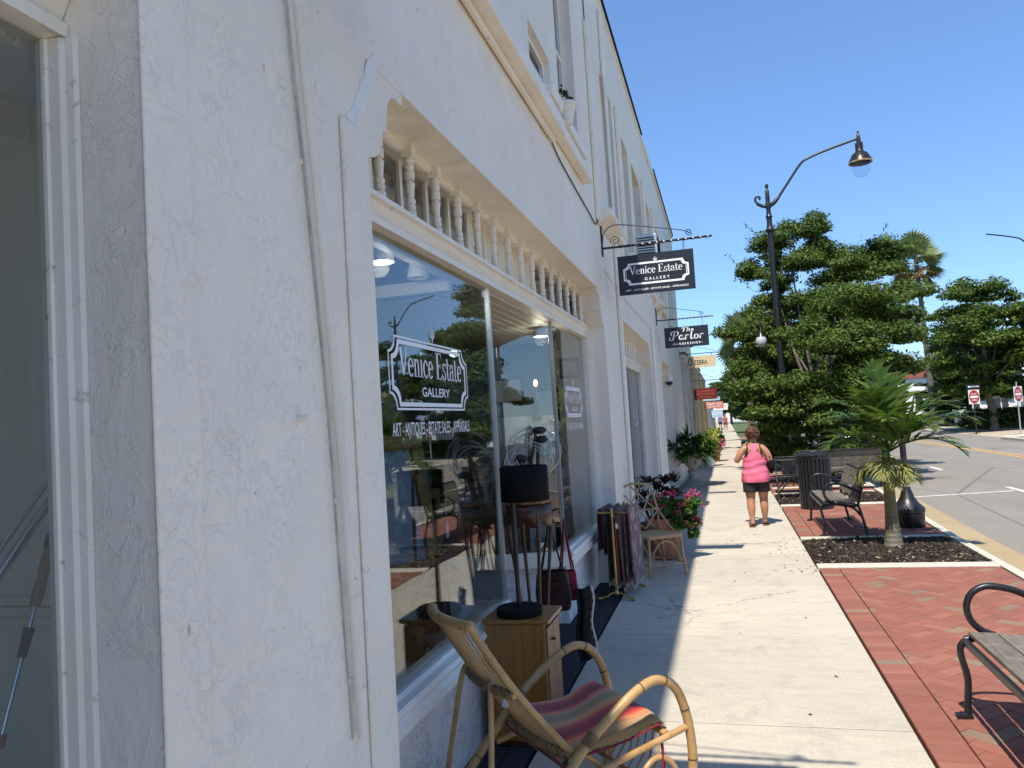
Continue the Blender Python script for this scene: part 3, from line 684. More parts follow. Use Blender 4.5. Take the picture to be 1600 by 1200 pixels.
# road paint
b = MB()
def stripe(b, x0, y0, x1, y1, w, z=-0.1155): 
    d = Vector((x1 - x0, y1 - y0, 0)).normalized(); nn = Vector((-d.y, d.x, 0)) * w / 2
    b.add([(x0 - nn.x, y0 - nn.y, z), (x1 - nn.x, y1 - nn.y, z), (x1 + nn.x, y1 + nn.y, z), (x0 + nn.x, y0 + nn.y, z)], [(0, 1, 2, 3)])
for y in (9.6, 16.75, 22.9, 29.1, 35.3, 41.5, 47.7, 54):
    stripe(b, kx(y) + 0.42, y - 0.15, 5.35, y + 0.42, 0.11); stripe(b, 5.45, y - 0.15, 5.45, y + 1.15, 0.11, -0.1150)
b.build('parking_line', 'line_white', kind='structure')
b = MB(); stripe(b, 8.45, -20, 8.45, 240, 0.13); stripe(b, 8.72, -20, 8.72, 240, 0.13); b.build('centre_line', 'line_yellow', kind='structure')

# pavement slabs: each slab is one piece
side = MB().box(-1.12, 0.85, -40, 300, -0.4, -0.055).build('sidewalk', 'joint', kind='structure')
J = 1.79; y0 = 4.57 - 6 * J
MB().box(-1.1, 0.83, -40, y0 - .006, -0.05, 0.0).build('slab', 'slab', side)
slab_me = MB().box(-0.968, 0.980, -J / 2 + 0.006, J / 2 - 0.006, -0.05, 0).mesh('slab', 'slab')
jf = MB()
for i in range(35): jf.box(-1.1, .84, y0 + i * J - .0055, y0 + i * J + .0055, -.054, -.0035)
jf.build('joint_filler', 'joint', side, kind='stuff')
for i in range(34):
    yc = y0 + (i + 0.5) * J
    o = part('slab', slab_me, side, (-0.135, yc, 0.0)); m = o.modifiers.new('edge', 'BEVEL'); m.width = 0.003; m.segments = 1
MB().box(-1.1, 0.83, y0 + 34 * J, 300, -0.05, 0.0).build('slab', 'slab', side)
# dark threshold along the shopfront and the ground behind it
MB().box(-1.26, -1.125, -4, 8.35, -0.3, -0.004).build('threshold_strip', 'strip', kind='structure', bevel=0.004)
MB().box(-3.0, -1.265, -4, 8.6, -0.3, -0.009).build('entry_floor', 'strip', kind='structure')
MB().box(-1.6, -1.125, 8.62, 300, -0.3, -0.006).build('wall_side_pavement', 'slab', kind='structure')

# ---- brick paving: soldier course plus diagonal herringbone, every brick a piece
pav = MB().box(0.855, 2.60, -40, 9.04, -0.4, -0.05).box(0.855, 2.75, 11.14, 14.74, -0.4, -0.05).box(0.855, 2.98, 17.0, 60, -0.4, -0.05)
pav = pav.build('brick_paving', 'sand', kind='structure')
BL, BW, BH = 0.200, 0.100, 0.05
def brick_geo(poly, h=0.0):
    k = len(poly); cx = sum(p[0] for p in poly) / k; cy = sum(p[1] for p in poly) / k
    ins = [(cx + (x - cx) * (1 - 0.0045 / max(0.02, math.hypot(x - cx, y - cy))), cy + (y - cy) * (1 - 0.0045 / max(0.02, math.hypot(x - cx, y - cy)))) for x, y in poly]
    vs = [(x, y, -BH) for x, y in poly] + [(x, y, -0.005 + h) for x, y in poly] + [(x, y, h) for x, y in ins]
    fs = [tuple(2 * k + i for i in range(k))]
    for i in range(k):
        j = (i + 1) % k; fs += [(i, j, k + j, k + i), (k + i, k + j, 2 * k + j, 2 * k + i)]
    return vs, fs
def clip(poly, x0, x1, y0, y1):
    for ax, lim, sg in ((0, x0, 1), (0, x1, -1), (1, y0, 1), (1, y1, -1)):
        out = []
        for i in range(len(poly)):
            a = poly[i]; c = poly[(i + 1) % len(poly)]; da = (a[ax] - lim) * sg; dc = (c[ax] - lim) * sg
            if da >= 0: out.append(a)
            if da * dc < 0: t = da / (da - dc); out.append((a[0] + (c[0] - a[0]) * t, a[1] + (c[1] - a[1]) * t))
        poly = out
        if len(poly) < 3: return None
    return poly
e = 0.0016
bm0 = MB(); bm0.add(*brick_geo([(-BL / 2 + e, -BW / 2 + e), (BL / 2 - e, -BW / 2 + e), (BL / 2 - e, BW / 2 - e), (-BL / 2 + e, BW / 2 - e)]))
brick_me = bm0.mesh('brick', 'brick')
whole = []; cut = []
def herring(x0, x1, y0, y1):
    rot = R(45); cr, sr = math.cos(rot), math.sin(rot); w = BW
    rad = max(x1 - x0, y1 - y0) + 1; cx, cy = (x0 + x1) / 2, (y0 + y1) / 2; N = int(rad / w) + 2
    for i in range(-N, N):
        for j in range(-N, N):
            k = (i - j) % 4
            if k == 0: c = (i + 1.0, j + 0.5); ang = 0
            elif k == 2: c = (i + 0.5, j + 0.0); ang = 90
            else: continue
            px, py = c[0] * w, c[1] * w
            X = cx + px * cr - py * sr; Y = cy + px * sr + py * cr
            if not (x0 - .15 < X < x1 + .15 and y0 - .15 < Y < y1 + .15): continue
            a = R(ang) + rot; P = []
            for u, v in ((-1, -1), (1, -1), (1, 1), (-1, 1)):
                U, Vv = u * (BL / 2 - e), v * (BW / 2 - e); P.append((X + U * math.cos(a) - Vv * math.sin(a), Y + U * math.sin(a) + Vv * math.cos(a)))
            if all(x0 + e < p[0] < x1 - e and y0 + e < p[1] < y1 - e for p in P): whole.append((X, Y, a))
            else:
                q = clip(P, x0 + e, x1 - e, y0 + e, y1 - e)
                if q: cut.append(q)
for (ya, yb) in ((1.4, 9.02), (11.16, 14.72), (17.0, 22.0)):
    n = int((yb - ya) / BW)
    for i in range(n): whole.append((0.965, ya + (i + 0.5) * (yb - ya) / n, 0.0))
    herring(1.068, kx(ya) - .134 if ya > 2 else 2.60, ya, yb)
def vis(bk):   # how large a brick shows: size over distance for those in the frame
    x, y, a = bk; inside = y > 3.55 and x < 0.70 * y - 0.9
    return (0 if inside else 100) + math.hypot(x, y)
whole.sort(key=vis)
for (x, y, a) in whole[:300]:
    part('brick', brick_me, pav, (x, y, random.uniform(-0.0015, 0.0015)), (random.uniform(-.004, .004), random.uniform(-.004, .004), a))
bs = MB()
for (x, y, a) in whole[300:]:
    h = random.uniform(-0.0015, 0.0015)
    P = [(x + u * (BL / 2 - e) * math.cos(a) - v * (BW / 2 - e) * math.sin(a), y + u * (BL / 2 - e) * math.sin(a) + v * (BW / 2 - e) * math.cos(a)) for u, v in ((-1, -1), (1, -1), (1, 1), (-1, 1))]
    bs.add(*brick_geo(P, h))
for q in cut: bs.add(*brick_geo(q, random.uniform(-0.0015, 0.0015)))
bs.build('brick_field', 'brick', pav, kind='stuff')

# ---- planter beds with concrete edging and bark mulch
def planter(ya, yb, xa=0.86, seed=3, chips=2600):
    bd = MB().box(xa, kx(ya) - .1, ya + .09, yb - .09, -0.3, -0.012).build('planting_bed', 'mulch', kind='structure')
    xb = min(kx(ya), kx(yb)) - 0.132
    MB().box(xa, xb, ya - .1, ya + .09, -0.3, 0.012).box(xa, xb, yb - .09, yb + .1, -0.3, 0.012).build('bed_edging', 'curb', kind='structure', bevel=0.012)
    rg = random.Random(seed); b = MB()
    for i in range(chips):
        x = rg.uniform(xa + .02, xb - .02); y = rg.uniform(ya + .10, yb - .10); L = rg.uniform(.015, .07); w = rg.uniform(.008, .022)
        edge = min(1, (x - xa) / .25, (xb - x) / .25, (y - ya - .05) / .3, (yb - .05 - y) / .3)
        z = 0.0 + 0.028 * max(0.1, edge) * (0.6 + 0.5 * math.sin(x * 5) * math.cos(y * 4)) + rg.uniform(0, .012)
        b.obox((x, y, z), (L, w, rg.uniform(.004, .009)), (rg.uniform(-.5, .5), rg.uniform(-.5, .5), rg.uniform(0, 6.3)))
    b.build('bark_mulch', 'chip', kind='stuff', label='loose bark mulch chips filling the planting bed')
planter(9.15, 11.05, 0.86, 3, 4200); planter(14.85, 16.9, 0.86, 5, 1800); planter(18.2, 20.4, 0.9, 6, 900)
rg = random.Random(4); b = MB()
for i in range(52):   # dry leaves and grit on the walk
    x = rg.uniform(.5, .86) if i < 40 else rg.uniform(-.4, .8); y = rg.uniform(8.6, 11.2) if i < 40 else rg.uniform(4, 12)
    b.obox((x, y, .004), (rg.uniform(.01, .03), rg.uniform(.006, .014), .003), (0, rg.uniform(-.2, .2), rg.uniform(0, 6)))
b.build('leaf_litter', 'chip', kind='stuff', label='dry leaf bits scattered over the concrete walk')

# ================================================================== THE WHITE SHOP BUILDING
FX, GX = -1.2, -1.45
bld = thing('shop_building', (0, 0, 0), 'long white stucco two storey shop building with turned spindles over its shop windows', 'building')
def facade(name, y0, y1, z0, z1, ops, x, mat, parent, step=None):
    Y = sorted({y0, y1, *[v for o in ops for v in o[:2]]}); Z = sorted({z0, z1, *[v for o in ops for v in o[2:4]]})
    b = MB()
    for a, c in zip(Y, Y[1:]):
        for d, e_ in zip(Z, Z[1:]):
            my, mz = (a + c) / 2, (d + e_) / 2
            if not any(o[0] < my < o[1] and o[2] < mz < o[3] for o in ops):
                b.add([(x, a, d), (x, c, d), (x, c, e_), (x, a, e_)], [(0, 1, 2, 3)])
    for o in ops:
        a, c, d, e_, dp = o; xi = x - dp
        b.add([(x, a, d), (xi, a, d), (xi, a, e_), (x, a, e_)], [(0, 1, 2, 3)])
        b.m = 1 if d < .5 else 0
        b.add([(x, c, d), (xi, c, d), (xi, c, e_), (x, c, e_)], [(0, 1, 2, 3)])
        b.m = 0
        b.add([(x, a, e_), (xi, a, e_), (xi, c, e_), (x, c, e_)], [(0, 1, 2, 3)])
        if d > z0 + .01: b.add([(x, a, d), (xi, a, d), (xi, c, d), (x, c, d)], [(0, 1, 2, 3)])
    return nofix(b, name, [mat, 'stucco_mid'], parent)
OPS = [(-0.95, 1.41, -0.2, 3.20, .275), (2.57, 8.38, -0.2, 3.16, .62), (9.68, 14.0, -0.2, 3.05, .62), (16.3, 19.3, -0.2, 2.95, .62),
       (5.45, 6.2, 4.36, 4.78, .14), (6.55, 7.44, 4.46, 6.25, .2), (9.4, 10.45, 4.2, 6.1, .25), (11.35, 12.25, 4.2, 6.0, .25), (12.75, 14.1, 4.2, 6.02, .25), (15.0, 16.1, 4.2, 6.0, .25), (17.4, 18.6, 4.2, 6.0, .25), (20.2, 21.3, 4.2, 6.0, .25), (2.3, 3.5, 4.9, 6.2, .3)]
facade('stucco_wall', -3.0, 24.4, -0.2, 7.2, OPS, FX, 'stucco', bld)
b = MB().box(-7, FX - .002, 24.37, 24.4, -.2, 7.2).box(-7, FX - .002, -3.03, -3.0, -.2, 7.2).box(-7.1, -7.0, -3.03, 24.4, -.2, 7.2).box(-7, FX - .35, -3, 24.37, 7.0, 7.1)
b.build('party_wall', 'stucco', bld)
MB().box(-7, FX - .64, -3, 24.37, 3.55, 3.65).build('upper_floor', 'room_white', bld)
# parapet coping with a dark drip edge
b = MB().box(FX - .3, FX + .03, -3.05, 14.9, 7.2, 7.25).box(FX - .3, FX + .03, 17.6, 24.45, 7.32, 7.38)
b.prism([(14.9, 7.2), (14.9, 7.25), (15.4, 7.26), (16.0, 7.36), (16.8, 7.40), (17.6, 7.38), (17.6, 7.2)], FX - .3, FX + .03, lambda u, v, t: (t, u, v))
b.build('coping', 'trim', bld)
MB().box(FX - .32, FX + .055, -3.05, 14.95, 7.25, 7.285).box(FX - .32, FX + .055, 17.6, 24.47, 7.38, 7.41).build('drip_edge', 'black_matte', bld)
for y in (15.15, 23.6): MB().lathe([(.05, 7.2), (.05, 7.5), (.08, 7.5), (.09, 7.62), (.03, 7.66)], (FX - .2, y, 0), 10).build('roof_vent', 'white', bld, 40)
# belt courses, sills, hood blocks
MB().box(FX + .003, FX + .13, -3, 6.05, 4.06, 4.19).box(FX + .003, FX + .10, 6.05, 7.55, 4.12, 4.22).build('belt_course', 'trim', bld, bevel=0.015)
pts = [(FX + .03, -3, 4.035), (FX + .03, 6.0, 4.035)]; MB().tube(pts, .022, 8).build('conduit', 'trim_worn', bld, 60)
for y in (8.42, 15.6): MB().prism([(0.003, 4.1), (.16, 4.1), (.16, 4.03), (0.003, 3.93)], y, y + 1.1, lambda u, v, t: (FX + u, t, v)).build('hood_block', 'soffit', bld, bevel=0.01)
for (a, c, d, e_, dp) in OPS[5:12]: MB().box(FX + .003, FX + .07, a - .08, c + .08, d - .11, d - .01).build('window_ledge', 'trim', bld, bevel=.01)
for y in (8.28, 10.75, 14.35, 16.4, 19.3, 22.0): MB().box(FX + .003, FX + .045, y, y + .28, 3.95 if y < 10 else 4.3, 6.2).build('wall_pilaster', 'stucco', bld, bevel=.01)
# upper windows
for k, (a, c, d, e_, dp) in enumerate(OPS[4:]):
    x = FX - dp + .04; fr = MB(); w = .055
    fr.box(x, x + .05, a + .002, a + w, d + .002, e_ - .002).box(x, x + .05, c - w, c - .002, d + .002, e_ - .002).box(x, x + .05, a + w, c - w, d + .002, d + w).box(x, x + .05, a + w, c - w, e_ - w, e_ - .002)
    if e_ - d > 1: fr.box(x + .005, x + .045, a + w, c - w, (d + e_) / 2 - .025, (d + e_) / 2 + .025)
    wi = fr.build('upper_window', 'trim_clean', bld)
    MB().box(x + .015, x + .02, a + w, c - w, d + w, e_ - w).build('pane', 'win_dark', wi)
# air conditioners, flower box and hanging cord on the upper wall
ac = thing('air_conditioner', (FX, 12.95, 4.30), 'boxy grey window air conditioner jutting from the upper white wall', 'air conditioner')
MB().box(-.1, .34, -.3, .36, 0, .46).build('casing', 'alu', ac, bevel=.012)
b = MB()
for i in range(9): b.box(.342, .352, -.26, .32, .05 + i * .042, .065 + i * .042)
for i in range(9): b.box(0.02, .3, -.312, -.303, .05 + i * .042, .065 + i * .042)
b.build('louvre', 'black_matte', ac); MB().box(.0, .30, -.25, .31, -.07, -.004).build('drip_tray', 'trim', ac)
fb = thing('window_box', (FX + .003, 5.86, 4.245), 'small weathered white planter box under the little upper window', 'planter')
MB().prism([(0, 0), (.11, .02), (.13, .10), (0, .10)], -.22, .2, lambda u, v, t: (u, t, v)).build('box', 'trim_worn', fb, bevel=.008)
pt = thing('hanging_planter', (FX + .11, 6.22, 4.225), 'little wall pot with a straggly green plant above the ledge', 'planter')
MB().lathe([(.05, 0), (.085, .15), (.095, .15), (.095, .18)], n=12).build('pot', 'trim_worn', pt, 40)
leaf_cloud('foliage', [(.02, 0, .22, .05, .07, .06), (.05, .06, .16, .04, .05, .08), (.0, -.05, .28, .03, .04, .04)], 80, .05, 'leaf_dark', pt, 5, .5)
MB().tube([(FX + .06, 6.5, 4.6), (FX + .04, 6.47, 4.45), (FX + .045, 6.45, 4.225)], .009, 6).build('hanging_cord', 'trim_worn', bld)

# ---- shop opening number one and two: corbels, soffit, spindles, rail
def corbel_poly(y, sgn, top):
    P = [(-.003, -.39), (.02, -.375), (.06, -.365), (.10, -.34), (.13, -.29), (.15, -.235), (.185, -.225), (.19, -.17), (.205, -.11), (.24, -.065), (.285, -.045), (.33, -.052), (.355, -.048), (.357, -.001), (-.003, -.001)]
    return [(y + sgn * u, top + v) for u, v in P]
def spindle_mesh(h):
    s = [(.026, 0), (.026, .04), (.016, .045), (.024, .055), (.024, .07), (.017, .075), (.024, .085), (.024, .1), (.017, .107), (.022, .16), (.025, .185), (.014, .19), (.014, .195), (.025, .2), (.026, .24), (.019, .25), (.025, .26), (.025, .275), (.018, .282), (.025, .292), (.025, .305), (.018, .31), (.022, .318)]
    b = MB(); b.lathe([(r, z * h / .40) for r, z in s], n=12); b.box(-.029, .029, -.029, .029, h * .79, h)
    return b.mesh('spindle', 'trim_worn', 30)
def shopfront(a, c, top, boards, panes_low=.635):
    zt = top - .005
    for y, s in ((a, 1), (c, -1)):
        MB().prism(corbel_poly(y, s, top), FX - .003, FX - .30, lambda u, v, t: (t, u, v)).build('corbel', 'stucco_mid' if s < 0 else 'stucco', bld, 25)
    MB().prism([(FX - .004, top - .001), (FX - .175, top + .115), (FX - .34, top + .115), (FX - .34, top + .2), (FX - .004, top + .2)], a + .002, c - .002, lambda u, v, t: (u, t, v)).build('soffit', 'soffit', bld)
    MB().prism([(FX - .165, top + .11), (FX - .165, top + .085), (FX - .19, top + .075), (FX - .20, top + .05), (FX - .215, top + .045), (FX - .215, top - .02), (FX - .235, top - .03), (FX - .26, top - .03), (FX - .26, top + .11)], a + .003, c - .003, lambda u, v, t: (u, t, v)).build('fascia_moulding', 'trim', bld)
    z0 = top - .37; zr = z0
    # rail under the spindles
    MB().prism([(FX - .165, zr), (FX - .165, zr - .022), (FX - .185, zr - .03), (FX - .215, zr - .085), (FX - .195, zr - .092), (FX - .195, zr - .125), (FX - .235, zr - .128), (FX - .33, zr - .128), (FX - .33, zr)], a + .003, c - .003, lambda u, v, t: (u, t, v)).build('transom_rail', 'trim_worn', bld)
    h = top + .045 - .0 - zr - .02; sm = spindle_mesh(h)
    n = int((c - a) / .357); 
    for i in range(n):
        y = a + .2 + i * .357
        if y < c - .06: part('spindle', sm, bld, (FX - .212, y, zr + .0005), (0, 0, 0))
    # transom windows behind the spindles, boarded in the middle
    x = FX - .335; k = int((c - a) / .357); w = (c - a) / k
    fr = MB(); bo = []; gl = []; ztp = top + .10
    fr.box(x - .03, x, a, c, ztp - .05, ztp).box(x - .03, x, a, c, zr + .002, zr + .03)
    for i in range(k + 1): fr.box(x - .03, x + .004, a + i * w - .018 if i else a, a + i * w + .018 if i < k else c, zr + .03, ztp - .05)
    for i in range(k):
        ya, yb = a + i * w + .018, a + (i + 1) * w - .018
        (bo if boards[0] < (ya + yb) / 2 < boards[1] else gl).append((x - .02, x - .014, ya, yb, zr + .03, ztp - .05))
    tw = fr.build('transom_window', 'trim_clean', bld)
    for q in gl: MB().box(*q).build('pane', 'glass', tw)
    for q in bo: MB().box(*q).build('board', 'trim', tw)
    return zr - .128
zA = shopfront(2.57, 8.38, 3.16, (4.6, 6.7))
zN = shopfront(-0.95, 1.41, 3.20, (9, 9))
zB = shopfront(9.68, 14.0, 3.05, (10.2, 13.6))
shopfront(16.3, 19.3, 2.95, (16, 20))

def window_pane(p0, p1, z0, z1, mat='glass', t=.006):
    p0 = Vector((*p0, 0)); p1 = Vector((*p1, 0)); b = MB(); b.bar(p0 + Vector((0, 0, (z0 + z1) / 2)), p1 + Vector((0, 0, (z0 + z1) / 2)), t, z1 - z0)
    return b
def sill_prof(zs): return [(FX - .175, zs - .005), (FX - .165, zs - .03), (FX - .185, zs - .06), (FX - .165, zs - .075), (FX - .165, zs - .115), (FX - .20, zs - .125), (FX - .33, zs - .125), (FX - .33, zs + .02), (FX - .225, zs + .02), (FX - .215, zs)]
ZS = .615
# gallery: near bay, entry recess, far bay
for ya, yb in ((2.573, 4.83), (6.70, 8.377)):
    MB().prism(sill_prof(ZS), ya, yb, lambda u, v, t: (u, t, v)).build('window_sill', 'trim_clean', bld)
    MB().box(GX - .12, GX + .01, ya, yb, -.25, ZS - .128).build('bulkhead', 'stucco_rough', bld)
b = MB().bar((GX + .03, 6.715, ZS - .06), (GX - 1.2, 6.38, ZS - .06), .05, .13).build('return_sill', 'trim_clean', bld)
MB().bar((GX - .02, 6.73, (ZS - .38) / 2), (GX - 1.2, 6.41, (ZS - .38) / 2), .04, ZS + .12).build('return_bulkhead', 'stucco_rough', bld)
MB().bar((GX + .0, 4.80, ZS / 2 - .19), (GX - 1.2, 5.12, ZS / 2 - .19), .04, ZS + .12).build('return_bulkhead', 'stucco_rough', bld)
def pane_part(p0, p1, z0, z1, mat='glass'):
    return window_pane(p0, p1, z0, z1, mat).build('shop_window', mat, bld)
W1 = pane_part((GX, 2.575), (GX, 4.80), ZS + .015, zA)
W2 = pane_part((GX - .02, 4.82), (GX - 1.15, 5.13), ZS + .01, zA)
W3 = pane_part((GX, 6.72), (GX, 8.34), ZS + .015, zA)
W4 = pane_part((GX - .02, 6.71), (GX - 1.15, 6.40), ZS + .01, zA)
for y in (4.812, 6.708):
    MB().box(GX - .014, GX + .016, y - .014, y + .014, ZS + .003, zA).build('corner_channel', 'alu', bld)
# jamb casing at the far end of the gallery window
MB().box(GX - .03, GX + .04, 8.30, 8.375, ZS + .02, zA).box(GX + .045, GX + .08, 8.335, 8.375, ZS + .02, zA).build('jamb_casing', 'trim_clean', bld)
# entry ceiling of narrow boards
for i in range(15):
    x = GX - .035 - i * .09
    MB().box(x - .086, x, 4.80 + i * .02, 8.33, zA - .004, zA + .014).build('ceiling_plank', 'plank_ceiling', bld, bevel=.004)
MB().box(GX - 2.1, GX - .03, 5.10, 8.34, zA + .02, zA + .05).build('ceiling_backing', 'plank_ceiling', bld)
# gallery interior
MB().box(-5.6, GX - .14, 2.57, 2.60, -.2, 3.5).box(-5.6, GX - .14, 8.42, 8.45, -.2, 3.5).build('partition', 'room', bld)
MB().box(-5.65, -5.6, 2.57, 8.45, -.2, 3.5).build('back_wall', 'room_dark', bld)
MB().box(-5.6, GX - 2.1, 2.6, 8.42, 3.0, 3.05).build('shop_ceiling', 'room_white', bld)
MB().box(-5.6, GX - 1.25, 2.6, 8.42, -.2, .0).build('shop_floor', 'wood_floor', bld)
MB().prism([(GX - .125, 2.6), (GX - .125, 4.76), (GX - 1.2, 5.08), (GX - 1.2, 2.6)], ZS - .14, ZS - .105, lambda u, v, t: (u, v, t)).build('display_platform', 'platform', bld)
MB().prism([(GX - .125, 6.76), (GX - .125, 8.41), (GX - 1.3, 8.41), (GX - 1.3, 6.46)], ZS - .14, ZS - .105, lambda u, v, t: (u, v, t)).build('display_platform', 'wood_floor', bld)
# front door in the recess
dr = MB().bar((GX - 1.25, 5.2, 1.2), (GX - 1.25, 6.3, 1.2), .05, 2.4).build('shop_door', 'darkwood', bld)
MB().box(GX - 1.222, GX - 1.218, 5.35, 6.15, .35, 2.2).build('door_glass', 'win_dark', dr)
MB().tube([(GX - 1.20, 5.32, .95), (GX - 1.16, 5.32, .98), (GX - 1.16, 5.32, 1.2), (GX - 1.2, 5.32, 1.23)], .012, 8).build('handle', 'brass', dr)

# near left window of the same building
MB().prism(sill_prof(ZS), -.947, 1.405, lambda u, v, t: (u, t, v)).build('window_sill', 'trim_clean', bld)
MB().box(GX - .12, GX + .01, -.947, 1.405, -.25, ZS - .128).build('bulkhead', 'stucco_rough', bld)
pane_part((GX, -.94), (GX, 1.378), ZS + .015, zN)
prof = [(GX - .012, 1.380), (GX + .012, 1.380), (GX + .016, 1.386), (GX + .045, 1.388), (GX + .055, 1.396), (GX + .074, 1.399), (GX + .082, 1.4075), (GX - .012, 1.4075)]
MB().prism(prof, ZS + .02, zN - .001, lambda u, v, t: (u, v, t)).build('jamb_casing', 'trim_worn', bld)
MB().box(-3.2, GX - .09, 1.86, 1.90, .3, 3.0).build('display_panel', 'panel_grey', bld)
MB().box(-3.2, GX - .09, 1.845, 1.858, 1.24, 1.27).box(-3.2, GX - .09, 1.835, 1.858, 1.272, 1.30).box(-3.2, GX - .09, 1.845, 1.858, 1.302, 1.33).build('panel_moulding', 'panel_grey', bld, bevel=.004)
MB().box(GX - .09, GX - .055, 1.47, 1.84, .3, 2.81).build('inner_jamb', 'panel_grey', bld)
MB().box(-3.25, -3.2, -.95, 1.9, .3, 3.0).build('display_back', 'panel_grey', bld)
MB().box(-3.2, GX - .06, -.95, 1.9, 2.82, 2.88).build('display_ceiling', 'room_white', bld)
MB().box(GX - .62, GX - .54, -.9, 1.85, 2.70, 2.815).build('ceiling_beam', 'trim', bld)
MB().box(-3.2, GX - .125, -.95, 1.9, .46, .5).build('display_platform', 'platform', bld)
MB().tube([(GX - .04, 1.34 + .02 * math.cos(a), 2.70 + .02 * math.sin(a)) for a in [R(q) for q in range(-60, 220, 25)]], .004, 6).build('ceiling_hook', 'white', bld)

# flat trim round the opening, corner pilaster, patches of old paint
MB().box(FX + .001, FX + .014, 2.345, 2.50, -.2, 2.85).build('flat_trim', 'stucco', bld, bevel=.006)
MB().box(FX + .001, FX + .012, 1.40, 1.555, -.2, 7.0).build('corner_pilaster', 'stucco', bld, bevel=.008)
random.seed(11)
def blotch(pts, n=36):
    out = []
    for i in range(len(pts)):
        a = pts[i]; c = pts[(i + 1) % len(pts)]
        for j in range(3):
            t = j / 3; out.append((a[0] + (c[0] - a[0]) * t + random.uniform(-.006, .006), a[1] + (c[1] - a[1]) * t + random.uniform(-.008, .008)))
    return out
for P in ([(2.40, 2.87), (2.47, 2.84), (2.50, 2.90), (2.56, 2.95), (2.60, 3.03), (2.66, 3.10), (2.70, 3.20), (2.66, 3.22), (2.60, 3.16), (2.55, 3.07), (2.50, 2.99), (2.46, 2.93)],):
    MB().prism(blotch(P), FX + .0006, FX + .002, lambda u, v, t: (t, u, v)).build('paint_patch', 'bluechip', bld)
# drain pipe on clips
pp = [(FX + .045, 2.01, 3.55), (FX + .04, 2.035, 3.1), (FX + .035, 2.12, 2.45), (FX + .03, 2.185, 1.84), (FX + .03, 2.215, 1.3), (FX + .028, 2.245, .80)]
pipe = MB().tube(spline(pp, 5), .0145, 12).build('drain_pipe', 'pipe', bld, 60)
for (y, z) in ((2.187, 1.82), (2.222, 1.27), (2.24, .93)):
    MB().tube([(FX + .03, y - .003, z + .03), (FX + .03, y + .004, z - .03)], .0185, 12).build('pipe_coupling', 'pipe', pipe, 60)
b = MB()
for (y, z) in ((2.09, 2.6), (2.20, 1.55), (2.235, .98)): b.box(FX + .001, FX + .008, y - .016, y + .016, z - .008, z + .008)
b.build('pipe_clip', 'trim_clean', pipe)
MB().tube([(p[0] - .028, p[1] - .016, p[2]) for p in spline(pp, 5)], .004, 6).build('shade_grime_line', 'shade_grime', bld)  # added dark strip: painted gap shadow and dirt along the pipe
MB().tube([(FX + .0, 2.0, 1.81), (FX + .03, 2.0, 1.81)], .010, 8).build('wall_stub', 'pipe', bld)
# cables and small fittings on the upper front
MB().tube(spline([(FX + .012, 6.02, 4.03), (FX + .012, 6.4, 3.97), (FX + .012, 7.6, 3.90), (FX + .012, 8.3, 3.92), (FX + .012, 8.36, 4.6), (FX + .012, 8.35, 6.9)], 5), .006, 6).build('cable', 'black_matte', bld, 60)
MB().tube(spline([(FX + .012, 8.6, 3.45), (FX + .012, 10.0, 3.38), (FX + .012, 12.5, 3.36), (FX + .012, 15.6, 3.40)], 5), .007, 6).build('cable', 'trim_worn', bld, 60)
MB().box(FX + .001, FX + .06, 9.75, 9.9, 3.44, 3.62).build('junction_box', 'alu', bld, bevel=.006)
MB().box(FX + .001, FX + .025, 10.8, 11.05, 3.5, 3.66).build('wall_vent', 'trim_worn', bld, bevel=.004)

# second shop
for ya, yb in ((9.683, 10.55), (12.3, 13.997)):
    MB().prism(sill_prof(.35), ya, yb, lambda u, v, t: (u, t, v)).build('window_sill', 'trim_clean', bld)
    MB().box(GX - .12, GX + .01, ya, yb, -.25, .22).build('bulkhead', 'stucco_rough', bld)
pane_part((GX, 9.69), (GX, 10.53), .365, zB); pane_part((GX, 12.32), (GX, 13.95), .365, zB)
W5 = pane_part((GX - .02, 12.31), (GX - 1.1, 12.05), .36, zB, 'glass_dark')
for y in (10.54, 12.31): MB().box(GX - .014, GX + .016, y - .016, y + .016, .353, zB).build('corner_channel', 'alu', bld)
MB().box(GX - .03, GX + .05, 13.9, 13.995, .37, zB).build('jamb_casing', 'trim_clean', bld)
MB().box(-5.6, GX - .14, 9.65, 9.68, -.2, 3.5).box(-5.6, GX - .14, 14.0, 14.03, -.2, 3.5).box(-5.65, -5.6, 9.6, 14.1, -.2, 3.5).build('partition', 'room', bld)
MB().box(-5.6, GX - .1, 9.68, 14.0, zB + .02, zB + .06).build('shop_ceiling', 'plank_ceiling', bld)
MB().bar((GX - 1.25, 10.6, 1.2), (GX - 1.25, 12.1, 1.2), .05, 2.5).build('shop_door', 'win_dark', bld)
MB().box(-5.6, GX - .1, 9.68, 14.0, -.2, -.02).build('shop_floor', 'wood_floor', bld)
# third opening with door and trim
MB().box(GX - .1, GX - .05, 16.32, 19.28, -.2, 2.45).build('shop_front', 'win_dark', bld)
b = MB()
for y in (16.35, 16.9, 17.6, 18.3, 18.9, 19.25): b.box(GX - .045, GX + .03, y - .04, y + .03, -.2, 2.45)
b.box(GX - .045, GX + .02, 16.4, 19.2, 2.28, 2.4).build('door_frame', 'trim_clean', bld)
MB().tube([(GX + .07, 17.45, .9), (GX + .09, 17.45, .95), (GX + .09, 17.45, 1.4), (GX + .07, 17.45, 1.45)], .015, 8).build('handle', 'black', bld)
for y, h in ((9.6, 7.0), (14.25, 3.4)): MB().tube([(FX + .03, y, 0.02), (FX + .03, y, h)], .03, 8).build('downspout', 'trim_clean', bld, 60)
